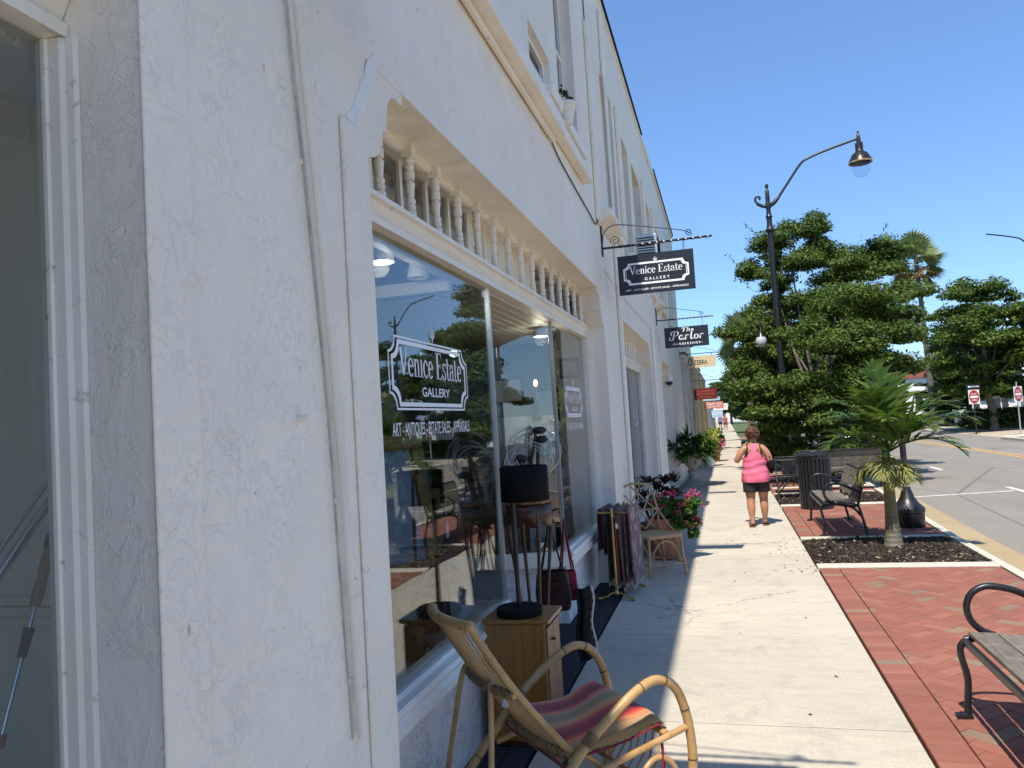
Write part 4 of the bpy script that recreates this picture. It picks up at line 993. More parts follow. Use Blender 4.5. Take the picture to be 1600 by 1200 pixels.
# security camera under the third arch
sc_ = thing('security_camera', (FX - .05, 19.25, 2.60), 'small dome security camera under the far shop arch', 'camera')
MB().lathe([(.09, .0), (.11, .03), (.11, .13), (.06, .16)], n=14).build('housing', 'white', sc_, 40)
MB().ball((0, 0, -.01), (.085, .085, .085), 12, 8).build('dome', 'black', sc_, 60)

# ================================================================== THINGS ON THE PAVEMENT
# ---- big rattan lounge chair (u forward, v to its right; drawn as x = u, y = -v)
ch = thing('rattan_chair', (-0.70, 3.56, 0), 'bent cane lounge chair with a striped red and tan seat cushion', 'chair', R(42))
def uv(u, v, z): return (u * (.66 if u > 0 else 1.0) - .0, -v * .95, z)
HOOP = [(-.62, 0.0), (-.50, .13), (-.36, .28), (-.22, .42), (-.05, .54), (.10, .60), (.24, .615), (.37, .565), (.455, .44), (.485, .29), (.47, .14), (.43, 0.0)]
for v in (.34, -.34):
    P = spline([uv(u, v * (1.0 if z < .5 else 1.02), z) for u, z in HOOP], 6)
    h = MB().tube(P, .0205, 12).build('arm_hoop', 'cane', ch, 60)
    for i in (9, 19, 30, 38, 47, 56, 62):
        if i + 1 < len(P): d = (P[i + 1] - P[i]).normalized(); MB().tube([P[i] - d * .003, P[i] + d * .003], .0222, 12).build('cane_joint', 'node', h, 60)
    # binding where back meets the hoop
    b = MB(); c0 = Vector(uv(-.20, v, .44)); dd = Vector((.62, 0, .52)).normalized()
    for i in range(6): q = c0 + dd * (i - 2.5) * .0105; b.tube([q + (Vector((0, 1, 0)) * math.cos(a) + dd.cross(Vector((0, 1, 0))) * math.sin(a)) * .0245 for a in [R(k * 36) for k in range(10)]], .0048, 5, closed=True)
    b.build('lashing', 'lash', h, 60)
    # side seat rail and inner arch
    MB().tube(spline([uv(-.34, v * .93, .26), uv(0, v * .96, .325), uv(.475, v, .385)], 5), .0145, 10).build('side_rail', 'cane', ch, 60)
    MB().tube(spline([uv(.02, v * .97, 0.0), uv(.03, v * .97, .14), uv(.10, v * .97, .245), (uv(.21, v * .97, .285)), uv(.32, v * .97, .245), uv(.39, v * .97, .14), uv(.41, v * .97, 0.0)], 5), .0125, 10).build('arch_brace', 'cane', ch, 60)
    MB().tube(spline([uv(-.20, v * .8, .37), uv(-.02, v * .9, .18), uv(.05, v * .95, 0.0)], 4), .013, 10).build('rear_seat_leg', 'cane', ch, 60)
# splayed rear props
for v in (.10, -.19):
    s_ = 1 if v > 0 else -1
    MB().tube(spline([uv(-.50, v - .02 * s_, .70), uv(-.535, v + .01 * s_, .66), uv(-.56, v + .05 * s_, .5), uv(-.60, v + .10 * s_, .22), uv(-.63, v + .13 * s_, 0.0)], 5), .0125, 10).build('rear_leg', 'cane', ch, 60)
MB().tube([uv(-.60, .22, .2), uv(-.60, -.3, .2)], .011, 8).build('rear_stretcher', 'cane', ch, 60)
# back: two side poles, a row of thin canes, lashed rails
def backline(v, t):   # t 0 bottom, 1 top
    u = -.22 - .44 * t - .03 * math.sin(t * 3.1); z = .34 + .62 * t
    w = 1.0 - .28 * (1 - t) * 0 - .18 * t
    return uv(u + .04 * (1 - (v / .27) ** 2) * (-1), v * w, z)
for v in (.27, -.27):
    MB().tube([backline(v, t / 8) for t in range(9)], .0165, 10).build('back_pole', 'cane', ch, 60)
for i in range(13):
    v = -.235 + i * .47 / 12
    MB().tube([backline(v, .0 + t * 1.0 / 6) for t in range(7)], .0056, 7).build('back_cane', 'cane', ch, 60)
for t, rr, n in ((1.0, .017, 30), (.52, .014, 28), (.07, .014, 26)):
    P = [Vector(backline(-.285 + .57 * k / 12, t)) + Vector((-.018 if t < .9 else 0, 0, -.006)) for k in range(13)]
    rl = MB().tube(P, rr, 9).build('back_rail', 'cane', ch, 60)
    b = MB()
    for k in range(n):
        f = .2 + k * 11.6 / (n - 1); i0 = min(int(f), 11); q = P[i0].lerp(P[i0 + 1], f - i0); d = (P[i0 + 1] - P[i0]).normalized(); s1 = d.orthogonal().normalized(); s2 = d.cross(s1)
        tilt = .006 if t < .9 else 0
        b.tube([q + (s1 * math.cos(a) + s2 * math.sin(a)) * (rr + .004) + d * tilt * math.cos(a) for a in [R(j * 40) for j in range(9)]], .0042, 5, closed=True)
    b.build('wrapping', 'lash' if t < .9 else 'cane', rl, 60)
# seat frame and cushion
for u in (-.28, .30): MB().tube([uv(u, -.33, .33 if u < 0 else .37), uv(u, .33, .33 if u < 0 else .37)], .015, 10).build('seat_rail', 'cane', ch, 60)
b = MB()
for i in range(12): v = -.28 + i * .051; b.tube([uv(.30, v, .36), uv(.25, v, .24), uv(.16, v, .17)], .0055, 6)
b.tube([uv(.16, -.30, .17), uv(.16, .30, .17)], .011, 8)
b.build('front_apron', 'cane_pale', ch, 60)
NU, NV = 22, 18; top = []; bot = []
for i in range(NU + 1):
    rt = []; rb = []
    for j in range(NV + 1):
        a = i / NU; c = j / NV; u = -.30 + .62 * a; v = -.30 + .60 * c
        eu = min(1, min(a, 1 - a) * 7); ev = min(1, min(c, 1 - c) * 7); e_ = (eu * ev) ** .45
        sag = .05 * math.sin(a * 3.1) + .022 * math.sin(6.3 * c + 1.0) * a
        z = .345 + .06 * a + .035 * (a > .0)
        roll = max(0, a - .86) / .14; z -= .035 * roll * roll
        rt.append(uv(u, v, z + .045 * e_ + .012 * math.sin(a * 9 + c * 4) * e_ - sag * .35)); rb.append(uv(u, v, z - .02 * e_ - sag * .35))
    top.append(rt); bot.append(rb)
cu = MB(); cu.grid(top); cu.grid(bot)
ring = lambda g: [g[0][j] for j in range(NV + 1)] + [g[i][NV] for i in range(1, NU + 1)] + [g[NU][j] for j in range(NV - 1, -1, -1)] + [g[i][0] for i in range(NU - 1, 0, -1)]
cu.grid([ring(top) + [ring(top)[0]], ring(bot) + [ring(bot)[0]]])
c_ = cu.build('seat_cushion', 'serape', ch, 179)
bmx = bmesh.new(); bmx.from_mesh(c_.data); bmesh.ops.remove_doubles(bmx, verts=bmx.verts, dist=1e-4); bmesh.ops.recalc_face_normals(bmx, faces=bmx.faces); bmx.to_mesh(c_.data); bmx.free()
P = [Vector(p) for p in ring(top)]; MB().tube([p + Vector((0, 0, -.012)) for p in P[::2]], .006, 6, closed=True).build('cushion_piping', 'redcloth', ch, 60)
b = MB(); b.tube(spline([uv(.28, .30, .36), uv(.26, .33, .25), uv(.25, .33, .10)], 4), .006, 6); b.tube(spline([uv(.27, .31, .36), uv(.24, .34, .28), uv(.22, .33, .14)], 4), .006, 6)
b.build('cushion_tie', 'redcloth', ch, 60)
ptag = MB().obox(backline(.10, .40), (.004, .03, .055), (0, .5, .5)); ptag.tube([backline(.10, .50), backline(.10, .43)], .0012, 4); ptag.build('price_tag', 'white', ch)

# ---- small cabinet with the black lamp on top
cb = thing('wood_cabinet', (-1.20, 4.30, 0), 'small varnished wood nightstand beside the striped cane chair', 'cabinet')
MB().box(-.175, .160, -.160, .165, .02, .655).build('carcass', 'veneer', cb, bevel=.004)
MB().box(-.19, .195, -.175, .18, .657, .68).build('top', 'veneer', cb, bevel=.005)
MB().box(-.18, .165, -.165, .17, 0, .018).build('plinth', 'darkwood', cb)
MB().box(.162, .178, -.150, -.002, .06, .63).build('door', 'midwood', cb, bevel=.003)
dd2 = MB().box(.162, .178, .004, .157, .06, .63).build('door', 'midwood', cb, bevel=.003)
b = MB()
for y in (-.158, .001, .163): b.box(.1605, .168, y - .003, y + .003, .04, .65)
b.build('door_edge_strip', 'cane_pale', cb)
MB().tube([(.178, -.045, .55), (.195, -.045, .55)], .007, 8).tube([(.195, -.06, .55), (.195, -.03, .55)], .006, 8).build('knob', 'darkwood', cb, 60)
lp = thing('table_lamp', (-1.205, 4.265, .682), 'black table lamp with a drum shade standing on the wood nightstand', 'lamp')
MB().lathe([(.002, 0), (.126, 0), (.13, .006), (.13, .036), (.126, .042), (.02, .046), (.012, .06)], n=32).build('base', 'black_matte', lp, 35)
MB().tube([(0, 0, .05), (0, 0, .69)], .0135, 12).build('stem', 'black', lp, 60)
b = MB(); n = 40; P = []
for i in range(n + 1):
    a = 2 * math.pi * i / n; P.append([(.075 + .136 * math.cos(a), .136 * math.sin(a), .64), (.075 + .134 * math.cos(a), .134 * math.sin(a), .835)])
b.grid(P); sh = nofix(b, 'lamp_shade', 'black_matte', lp, True); m = sh.modifiers.new('thick', 'SOLIDIFY'); m.thickness = .003
MB().tube([(.205, 0, .72), (-.06, 0, .72)], .002, 5).tube([(0, 0, .69), (.075, 0, .75)], .006, 6).build('shade_spider', 'black', lp)

# ---- wrought iron stand with scalloped head, hung with woven bags
st = thing('display_stand', (-1.285, 4.93, 0), 'dark carved wood floor stand with a scalloped apron behind the nightstand', 'stand')
MB().lathe([(.12, 1.235), (.165, 1.24), (.17, 1.25), (.17, 1.262), (.16, 1.268)], n=8).build('top', 'midwood', st, 30)
P = []; n = 64
for i in range(n + 1):
    a = 2 * math.pi * i / n; P.append([(.150 * math.cos(a), .150 * math.sin(a), 1.234), (.152 * math.cos(a), .152 * math.sin(a), 1.17), (.154 * math.cos(a), .154 * math.sin(a), 1.125 - .035 * abs(math.sin(a * 4)))])
b = MB(); b.grid(P); co = nofix(b, 'scalloped_apron', 'darkwood', st, True); co.modifiers.new('thick', 'SOLIDIFY').thickness = .012
for a in (35, 125, 215, 305):
    q = lambda r_, z: (r_ * math.cos(R(a)), r_ * math.sin(R(a)), z)
    MB().tube(spline([q(.135, 1.2), q(.145, 1.05), q(.11, .75), q(.085, .45), q(.10, .2), q(.15, .0)], 4), [.018 - .007 * math.sin(math.pi * k / 20) for k in range(21)], 8).build('leg', 'darkwood', st, 60)
MB().lathe([(.085, .40), (.10, .405), (.10, .425), (.085, .43)], n=8).build('shelf', 'darkwood', st)
b = MB()
for y in (.152, .156): b.tube(spline([(.04, y, 1.18), (.06, y + .06, 1.10), (.06, y + .11, 1.12), (.06, y + .12, 1.15)], 4), .005, 6)
b.build('hook', 'black', st, 60)
wc = thing('wire_coil', (-1.27, 4.93, 1.272), 'tangle of pale wire loops rising from the carved stand behind the drum shade', 'wire')
random.seed(13)
for k in range(8):
    r_ = random.uniform(.10, .17); cx_, cz_ = .02 + random.uniform(-.03, .06), .24 + random.uniform(-.06, .08); yy = random.uniform(-.06, .06); tl = random.uniform(-.5, .5)
    MB().tube([(cx_ + r_ * math.cos(R(q)), yy + .4 * tl * r_ * math.sin(R(q)), cz_ + r_ * .95 * math.sin(R(q))) for q in range(-60, 270, 15)], .0032, 5).build('loop', 'wire', wc, 60)
tk = thing('black_tools', (-1.30, 4.92, 1.27), 'cluster of black gadgets with club like heads on top of the carved stand', 'tools')
for (x, y, z, dx, dz, r_) in ((-.08, -.03, 0, -.05, .20, .026), (-.04, .05, 0, -.01, .26, .024), (.03, -.05, 0, .05, .17, .03), (.07, .04, 0, .03, .38, .018), (.0, .0, 0, .10, .44, .016)):
    hd_ = MB().tube([(x, y, z), (x + dx * .6, y, z + dz * .6), (x + dx, y, z + dz)], [r_, r_ * .7, r_ * .6], 8); hd_.ball((x + dx + .02, y, z + dz), (.05, .028, .026), 9, 6); hd_.build('tool', 'black', tk, 50)
def bag(loc, w, d, h, mat, strap, label, n=2, rz=0, wob=.012):
    o = thing('handbag', loc, label, 'bag', rz); L = 9; rings = []
    for k in range(L + 1):
        z = -h * k / L; f = .82 + .18 * math.sin(min(1, k / L * 1.6) * 1.57) if k < L else .9
        rings.append([(w / 2 * f * abs(math.cos(a)) ** .5 * (1 if math.cos(a) > 0 else -1) + random.uniform(-wob, wob) * .4, d / 2 * f * abs(math.sin(a)) ** .6 * (1 if math.sin(a) > 0 else -1), z) for a in [2 * math.pi * j / 20 for j in range(20)]])
    b = MB(); b.grid([r + [r[0]] for r in rings]); b.add(rings[-1], [tuple(range(20))])
    b.build('body', mat, o, 50)
    b = MB()
    for s in (-1, 1): b.tube(spline([(-w * .32, s * d * .3, -.01), (-w * .10, s * d * .1, .22), (0, 0, strap), (w * .10, s * d * .1, .22), (w * .32, s * d * .3, -.01)], 5), .006, 6)
    b.build('strap', 'bagcloth' if w > .2 else 'redcloth', o, 60); return o
bag((-1.22, 5.20, .74), .24, .15, .26, 'bagcloth', .36, 'black and rust striped woven bag hanging from the carved stand', rz=.3)
bag((-1.14, 5.31, .72), .14, .1, .20, 'redcloth', .36, 'small red cloth bag hanging behind the striped woven bag', rz=.5)
sf = thing('braided_scarf', (-1.06, 5.15, 0), 'long black scarf with a pale braided edge hanging behind the nightstand', 'scarf')
b = MB(); b.grid([[(.012 * math.sin(z * .9) + .012 * k, .03 * math.sin(k * 1.3) + .02 * k, .62 - .06 * z) for k in range(7)] for z in range(9)]); s1 = nofix(b, 'cloth', 'black_matte', sf, True); s1.modifiers.new('t', 'SOLIDIFY').thickness = .006
MB().tube([(.09 + .012 * math.sin(z * .5) + .002 * (-1) ** z, .13 + .0 * z, .62 - .026 * z) for z in range(19)], [.011 if z % 2 else .007 for z in range(19)], 7).build('braid', 'fringe', sf, 60)

# ---- brass quilt rack with rugs over its rails
rk = thing('rug_rack', (-1.135, 7.55, 0), 'brass rug rack on splayed feet under the far gallery window', 'rack', R(-4))
for y in (0, .62):
    b = MB(); b.tube([(0, y, .055), (0, y, .86)], [.0125, .0125], 12)
    b.lathe([(.022, .80), (.026, .815), (.018, .83), (.02, .86), (.01, .885)], (0, y, 0), 12); b.lathe([(.02, .05), (.024, .07), (.014, .09)], (0, y, 0), 12)
    b.build('post', 'brass', rk, 50)
    for s in (-1, 1):
        MB().tube(spline([(0, y, .06), (s * .05, y - .005, .062), (s * .09, y - .02, .035), (s * .15, y - .03, .016)], 5), [.010] * 14 + [.010, .012], 8).ball((s * .165, y - .032, .016), (.022, .015, .015), 10, 6).build('foot', 'brass', rk, 60)
    MB().tube([(-.15, y, .84), (.15, y, .84)], .0095, 10).build('cross_bar', 'brass', rk, 60)
RX = (-.14, -.05, .045, .135)
for x in RX: MB().tube([(x, -.01, .85), (x, .63, .85)], .0085, 8).build('rail', 'brass', rk, 60)
def rug(x, mat, front, back, label, th=.010, gap=.018, fr=False, ya=.0, yb=.6):
    o = thing('rug', (-1.135, 7.55, 0), label, 'rug', R(-4), 'rugs hung over the brass rack'); 
    prof = [(x - gap - .012, .855 - back), (x - gap, .855 - back * .5), (x - gap * .8, .83), (x - gap * .5, .862), (x, .872), (x + gap * .5, .862), (x + gap * .8, .83), (x + gap, .855 - front * .5), (x + gap + .012, .855 - front)]
    P = []
    for k in range(9):
        y = ya + (yb - ya) * k / 8; P.append([(u + .006 * math.sin(k * 1.9 + z * 8) * (1 - z), y + .012 * math.sin(z * 5), z) for u, z in prof])
    b = MB(); b.grid(P); m_ = nofix(b, 'cloth', mat, o, True); m_.modifiers.new('t', 'SOLIDIFY').thickness = th; m_.modifiers['t'].offset = 0
    if fr:
        b = MB()
        for k in range(30):
            y = ya + (yb - ya) * k / 29
            for xx, zz in ((x - gap - .012, .855 - back), (x + gap + .012, .855 - front)): b.tube([(xx, y, zz + .004), (xx + random.uniform(-.008, .008), y + random.uniform(-.008, .008), zz - .035)], .0025, 4)
        b.build('fringe', 'fringe', o)
    return o
rug(RX[0], 'rug_maroon', .44, .40, 'dark maroon rug hanging short over the wall side rail of the brass rack', ya=.05)
rug(RX[1], 'rug_brown', .72, .70, 'dark brown rug folded over the second rail of the brass rack', ya=.03, fr=True)
rug(RX[2], 'rug_rust', .74, .72, 'rust coloured rug folded over the third rail of the brass rack', ya=-.01, fr=True)
rug(RX[3], 'rug_kilim', .72, .70, 'patterned kilim rug with pale diamonds on the street side of the brass rack', ya=.02, fr=True, gap=.024)
b = thing('price_tag', (-1.09, 7.52, .72), 'white price tag tied to the folded rugs', 'tag'); MB().box(-.012, .012, -.002, .0, -.03, .02).tube([(0, -.001, .02), (0, .02, .11)], .001, 4).build('card', 'white', b)

# ---- bamboo dining chair with lattice back
dc = thing('cane_dining_chair', (-.85, 8.82, 0), 'bamboo side chair with a lattice back beside the rug rack', 'chair', R(-55))
z0 = .43; hw = .215
MB().prism([(-.22, -.20), (-.2, -.22), (.20, -.225), (.225, -.2), (.225, .2), (.20, .225), (-.2, .22), (-.22, .20)], z0 - .018, z0 + .022, lambda u, v, t: (u, v, t)).build('seat', 'cane_pale', dc, bevel=.008)
for x, y in ((.2, -.2), (.2, .2), (-.2, -.195), (-.2, .195)):
    MB().tube([(x, y, z0 - .02), (x * 1.06, y * 1.06, .2), (x * 1.16, y * 1.14, 0)], [.017, .016, .014], 9).build('leg', 'cane_pale', dc, 60)
for (a, c) in (((.205, -.205), (.205, .205)), ((-.205, -.2), (-.205, .2)), ((-.205, -.205), (.205, -.205)), ((-.205, .205), (.205, .205))):
    A = Vector((*a, 0)); C = Vector((*c, 0)); P = []
    for k in range(9): t = k / 8; q = A.lerp(C, .02 + .96 * t); P.append((q.x, q.y, .13 + .255 * math.sin(math.pi * t) ** .6))
    MB().tube(P, .010, 8).build('arch_brace', 'cane_pale', dc, 60)
    MB().tube([(a[0] * 1.09, a[1] * 1.09, .13), (c[0] * 1.09, c[1] * 1.09, .13)], .009, 8).build('stretcher', 'cane_pale', dc, 60)
bx = lambda v, z: (-.20 - .20 * ((z - z0) / .53) ** 1.2, v, z)
for s in (-1, 1):
    MB().tube(spline([(.06, s * .21, z0 + .02), (-.08, s * .215, z0 + .10), bx(s * .215, .68), bx(s * .205, .86), bx(s * .19, .945)], 6), .013, 9).build('back_post', 'cane_pale', dc, 60)
    MB().tube([bx(s * .195, z0 + .02), bx(s * .2, .70)], .012, 9).build('back_post', 'cane_pale', dc, 60)
MB().tube(spline([bx(-.23, .93), bx(-.12, .965), bx(0, .985), bx(.12, .965), bx(.23, .93)], 4), .014, 9).build('top_rail', 'cane_pale', dc, 60)
b = MB()
for (v0, q0, v1, q1) in ((-.2, .9, .12, .48), (.2, .9, -.12, .48), (-.2, .66, .06, .95), (.2, .66, -.06, .95), (0, .98, 0, .80), (-.20, .66, 0, .47), (.2, .66, 0, .47)): b.tube([bx(v0, q0), bx(v1, q1)], .009, 8)
b.tube([bx(-.2, .68), bx(.2, .68)], .0095, 8); b.build('lattice', 'cane_pale', dc, 60)

# ---- flower pot, dark red plant, planted urn
fp = thing('flower_pot', (-.82, 9.72, 0), 'terracotta pot of bright pink geraniums behind the bamboo chair', 'flower pot')
MB().lathe([(.13, 0), (.15, .02), (.20, .40), (.225, .405), (.23, .50), (.21, .51), (.19, .46)], n=28).build('pot', 'terracotta', fp, 35)
MB().lathe([(.001, .455), (.20, .455)], n=20, cap=False).build('soil', 'mulch', fp)
random.seed(5)
cl = [(.08, .0, .58, .22, .2, .10), (.30, -.08, .62, .19, .18, .12), (.38, .0, .46, .13, .13, .12), (-.06, .08, .66, .18, .18, .10), (.42, -.12, .70, .12, .12, .08), (.40, .05, .30, .08, .1, .1), (.2, -.18, .44, .16, .12, .10)]
cl = [(x * .86, y, z, q * .82, w_ * .85, h_ * .9) for x, y, z, q, w_, h_ in cl]
leaf_cloud('foliage', cl, 2000, .06, 'fern', fp, 3, .8)
b = MB()
for (x, y, z) in ((.42, -.16, .82), (.36, -.2, .78), (.50, -.12, .78), (.54, -.10, .68), (.22, -.2, .60), (-.02, -.1, .78), (.12, -.16, .82), (.45, -.05, .50), (.40, -.1, .42), (.50, .0, .44), (.28, -.2, .68), (.30, -.22, .47), (.0, -.2, .66), (.18, .1, .80), (.36, .08, .74), (-.12, -.1, .70)):
    for k in range(20):
        p = Vector((x * .86, y, z)) + Vector((random.gauss(0, .024), random.gauss(0, .024), random.gauss(0, .02))); d = Vector((random.gauss(0, 1), random.gauss(0, 1), random.gauss(.3, 1))).normalized(); q = d.orthogonal().normalized() * .017; r_ = d.cross(q.normalized()) * .013
        b.add([p - q, p + r_, p + q, p - r_], [(0, 1, 2, 3)])
nofix(b, 'blossom', 'petal', fp)
b = MB()
for k in range(40): x, y = random.uniform(0, .45), random.uniform(-.2, .12); b.tube([(x * .2, y * .3, .46), (x * .6, y * .7, .56), (x, y, random.uniform(.45, .8))], .004, 5)
b.build('stem', 'fern', fp)
cd = thing('cordyline', (-1.02, 10.35, 0), 'dark red leaved potted plant between the shop pier and the geraniums', 'plant')
MB().lathe([(.12, 0), (.17, .3), (.19, .31), (.19, .36), (.16, .34)], n=20).build('pot', 'terracotta', cd, 35)
b = MB(); random.seed(9)
for k in range(44):
    x, y, z = random.uniform(-.30, .36), random.uniform(-.25, .3), random.uniform(.50, .92)
    blade_leaves(b, (x, y, z), [(math.cos(a) * 1.0, math.sin(a), random.uniform(.3, 1.3)) for a in [random.uniform(0, 6.3) for q in range(15)]], .2, .045, 1.0)
nofix(b, 'foliage', 'cordyline', cd)
b = MB()
for k in range(9): a = random.uniform(0, 6.3); b.tube([(0, 0, .3), (.1 * math.cos(a), .1 * math.sin(a), .55), (.22 * math.cos(a), .22 * math.sin(a), .8)], .008, 5)
b.build('stem', 'bark', cd)
ur = thing('garden_urn', (-.86, 19.6, 0), 'stone pedestal urn overflowing with dark green foliage by the far shopfront', 'urn')
MB().lathe([(.26, 0), (.26, .08), (.18, .11), (.11, .18), (.10, .30), (.13, .36), (.09, .42), (.16, .50), (.28, .62), (.33, .74), (.35, .76), (.35, .80), (.31, .80)], n=26).build('bowl', 'urn', ur, 30)
random.seed(2); b = MB()
for k in range(150):
    a = random.uniform(0, 6.3); e_ = random.uniform(.0, 1.4); r_ = random.uniform(.1, .55)
    blade_leaves(b, (r_ * math.cos(a), r_ * math.sin(a), .74 + random.uniform(-.12, .55) * (1.1 - r_)), [(math.cos(a + random.uniform(-1.2, 1.2)), math.sin(a + random.uniform(-1.2, 1.2)), e_ + random.uniform(-.5, .3)) for q in range(7)], .33, .085, 1.5)
nofix(b, 'foliage', 'fern', ur)
random.seed(21)
for k, (x, y, s, mats, lab) in enumerate(((-.62, 26.5, .9, ('petal_yellow', 'petal'), 'yellow green bush in a pot beyond the urn'), (-.45, 29.0, .8, ('fern', 'petal'), 'low pot of pink flowers near the edge of the walk beyond the urn'), (-.7, 33.0, .9, ('petal_yellow', 'petal_yellow'), 'far yellow flowering pot by the cream building'), (-.5, 38.0, .8, ('fern', 'petal'), 'farthest flower pot along the shop walls'))):
    o = thing('potted_flowers', (x, y, 0), lab, 'flower pot')
    MB().lathe([(.15, 0), (.22, .36), (.25, .37), (.25, .42), (.2, .40)], n=16).build('pot', 'white' if k == 0 else 'terracotta', o, 35)
    leaf_cloud('foliage', [(random.uniform(-.15, .2), random.uniform(-.2, .2), .45 + random.uniform(0, .6) * s, .25, .25, .2) for q in range(8)], 900, .10, mats[0], o, k + 4, .7)
    leaf_cloud('blossom', [(random.uniform(-.1, .25), random.uniform(-.25, .2), .4 + random.uniform(0, .6) * s, .2, .2, .18) for q in range(5)], 260, .09, mats[1], o, k + 14, .8)

# ---- hanging shop signs on twisted iron brackets
def bracket_sign(y, label, panel_mat, w, h, xc, zc, ztop=3.68, length=1.21, extra=None, wall=FX, detail=True):
    o = thing('hanging_sign', (wall, y, 0), label, 'sign', 0, 'signs hung over the pavement'); X = xc - wall
    b = MB(); n = 60 if detail else 6; ang = 0
    rings = []
    for i in range(n + 1):
        t = i / n; x = .01 + (length - .01) * t; a = t * 24 if (detail and t > .12) else 0
        rings.append([(x, .012 * math.cos(a + q) * 1.25, ztop + .012 * math.sin(a + q) * 1.25) for q in (.785, 2.356, 3.927, 5.498)])
    b.add([p for r in rings for p in r], [(4 * i + j, 4 * i + (j + 1) % 4, 4 * i + 4 + (j + 1) % 4, 4 * i + 4 + j) for i in range(n) for j in range(4)] + [(0, 1, 2, 3), (4 * n + 3, 4 * n + 2, 4 * n + 1, 4 * n)])
    b.box(.003, .018, -.02, .02, ztop - .09, ztop + .34)
    b.tube(spline([(.015, 0, ztop + .06), (.04, 0, ztop + .18), (.14, 0, ztop + .25), (.3, 0, ztop + .235), (.6, 0, ztop + .17), (.9, 0, ztop + .10), (length * .83, 0, ztop + .045)], 5), .0055, 6)
    if detail:
        for cx, cz, r0, a0 in ((.16, ztop + .075, .055, 200), (length * .80, ztop + .075, .04, -60)):
            b.tube([(cx + r0 * (1 - k / 26) * math.cos(R(a0 - k * 24)), 0, cz + r0 * (1 - k / 26) * math.sin(R(a0 - k * 24))) for k in range(22)], .005, 5)
    b.build('bracket', 'black', o, 40)
    pl = MB().box(X - w / 2, X + w / 2, -.012, .012, zc - h / 2, zc + h / 2).build('panel', panel_mat, o)
    b = MB()
    for s in (-.38, .38):
        zt, zb = ztop - .012, zc + h / 2
        for z in np.linspace(zb - .01, zt, 4)[:-1]: b.tube([(X + s * w + .010 * math.cos(a), .0, z + (zt - zb) / 6 + .020 * math.sin(a)) for a in [R(k * 45) for k in range(8)]], .0028, 5, closed=True)
    b.build('chain', 'black', o)
    fn = lambda u, v: (X + u, -.0145, zc + v)
    if extra: extra(fn, pl, w, h)
    return o
def gallery_print(fn, p, w, h):
    frame_print('border', w * .86, h * .56, .055, .016, fn, 'print_white', p, 0, .005); frame_print('border', w * .80, h * .49, .05, .006, fn, 'print_white', p, 0, .005)
    place_print('lettering', serif_polys('Venice Estate'), w * .70, h * .20, fn, 'print_white', p, 0, .0, cap=1)
    place_print('lettering', font_polys('G A L L E R Y', .012), w * .33, h * .07, fn, 'print_white', p, .01, -.075)
    place_print('lettering', font_polys('ART - ANTIQUES - ESTATE SALES - APPRAISALS', .012), w * .82, h * .045, fn, 'print_white', p, 0, -h * .415)
    fleur('emblem', .055, fn, 'print_white', p, 0, h * .295)
bracket_sign(8.57, 'charcoal sign reading Venice Estate Gallery, nearest of the row of hanging signs', 'navy', .83, .44, -.615, 3.345, extra=gallery_print)
def parlor_print(fn, p, w, h):
    place_print('lettering', stroke_polys(SCRIPT_PARLOR), w * .80, h * .42, fn, 'print_white', p, .0, -.055, cap=1.06)
    place_print('lettering', stroke_polys(SCRIPT_THE), w * .28, h * .20, fn, 'print_white', p, .03, .105, cap=1)
    place_print('lettering', font_polys('- B A R B E R S H O P -', .02), w * .70, h * .10, fn, 'print_white', p, 0.0, -.155)
bracket_sign(15.73, 'charcoal barbershop sign with script lettering beyond the gallery sign', 'navy', .86, .41, -.62, 3.32, ztop=3.69, length=1.12, extra=parlor_print)
def zebra_print(fn, p, w, h):
    place_print('lettering', font_polys('ZEBRA', .02), w * .48, h * .40, fn, 'ink', p, -.02, -.09)
    b = MB(); b.add(*[[(fn(u, v)) for u, v in arc(-.33, 0, .06, .12, 0, 360, 16)[:-1]], [tuple(range(16))]]); b.build('emblem', 'ink', p)
    b = MB(); b.add([tuple(Vector(fn(u, v)) + Vector((0, -.002, 0))) for u, v in arc(-.33, 0, .035, .09, 0, 360, 16)[:-1]], [tuple(range(16))]); b.build('emblem', 'cream_panel', p)
    b = MB(); 
    for k in range(3): b.add([fn(-.16 + k * .05 + u, .11 + v) for u, v in ((0, 0), (.03, 0), (.03, .015), (0, .015))], [(0, 1, 2, 3)])
    b.build('lettering', 'ink', p)
bracket_sign(24.0, 'cream hanging sign with the word ZEBRA', 'cream_panel', .84, .35, -.565, 3.35, ztop=3.60, length=1.3, extra=zebra_print, detail=False)
def glyph_rows(fn, p, w, h, rows, mat, seed):
    rr = random.Random(seed); b = MB()
    for v0, hh, n_, wd in rows:
        for k in range(n_):
            u = -w * wd / 2 + w * wd * (k + .5) / n_; a = w * wd / n_ * .36; g = h * hh
            R4 = lambda x0, y0, x1, y1: b.add([fn(u + x * a, h * v0 + y * g) for x, y in ((x0, y0), (x1, y0), (x1, y1), (x0, y1))], [(0, 1, 2, 3)])
            kd = rr.randrange(5)
            if kd != 3: R4(-1, -1, -.5, 1)
            if kd in (0, 1): R4(-.5, .55, .9, 1)
            if kd in (0, 2): R4(-.5, -1, .9, -.55)
            if kd in (0, 1, 4): R4(-.5, -.2, .7, .25)
            if kd == 4: R4(.5, -1, .95, 1)
            if kd == 3: R4(-.25, -1, .25, .5); R4(-1, .55, 1, 1)
    b.build('lettering', mat, p)
def red_print(fn, p, w, h): glyph_rows(fn, p, w, h, ((.24, .075, 11, .74), (-.02, .075, 12, .82), (-.28, .06, 9, .5)), 'ink_red', 8)
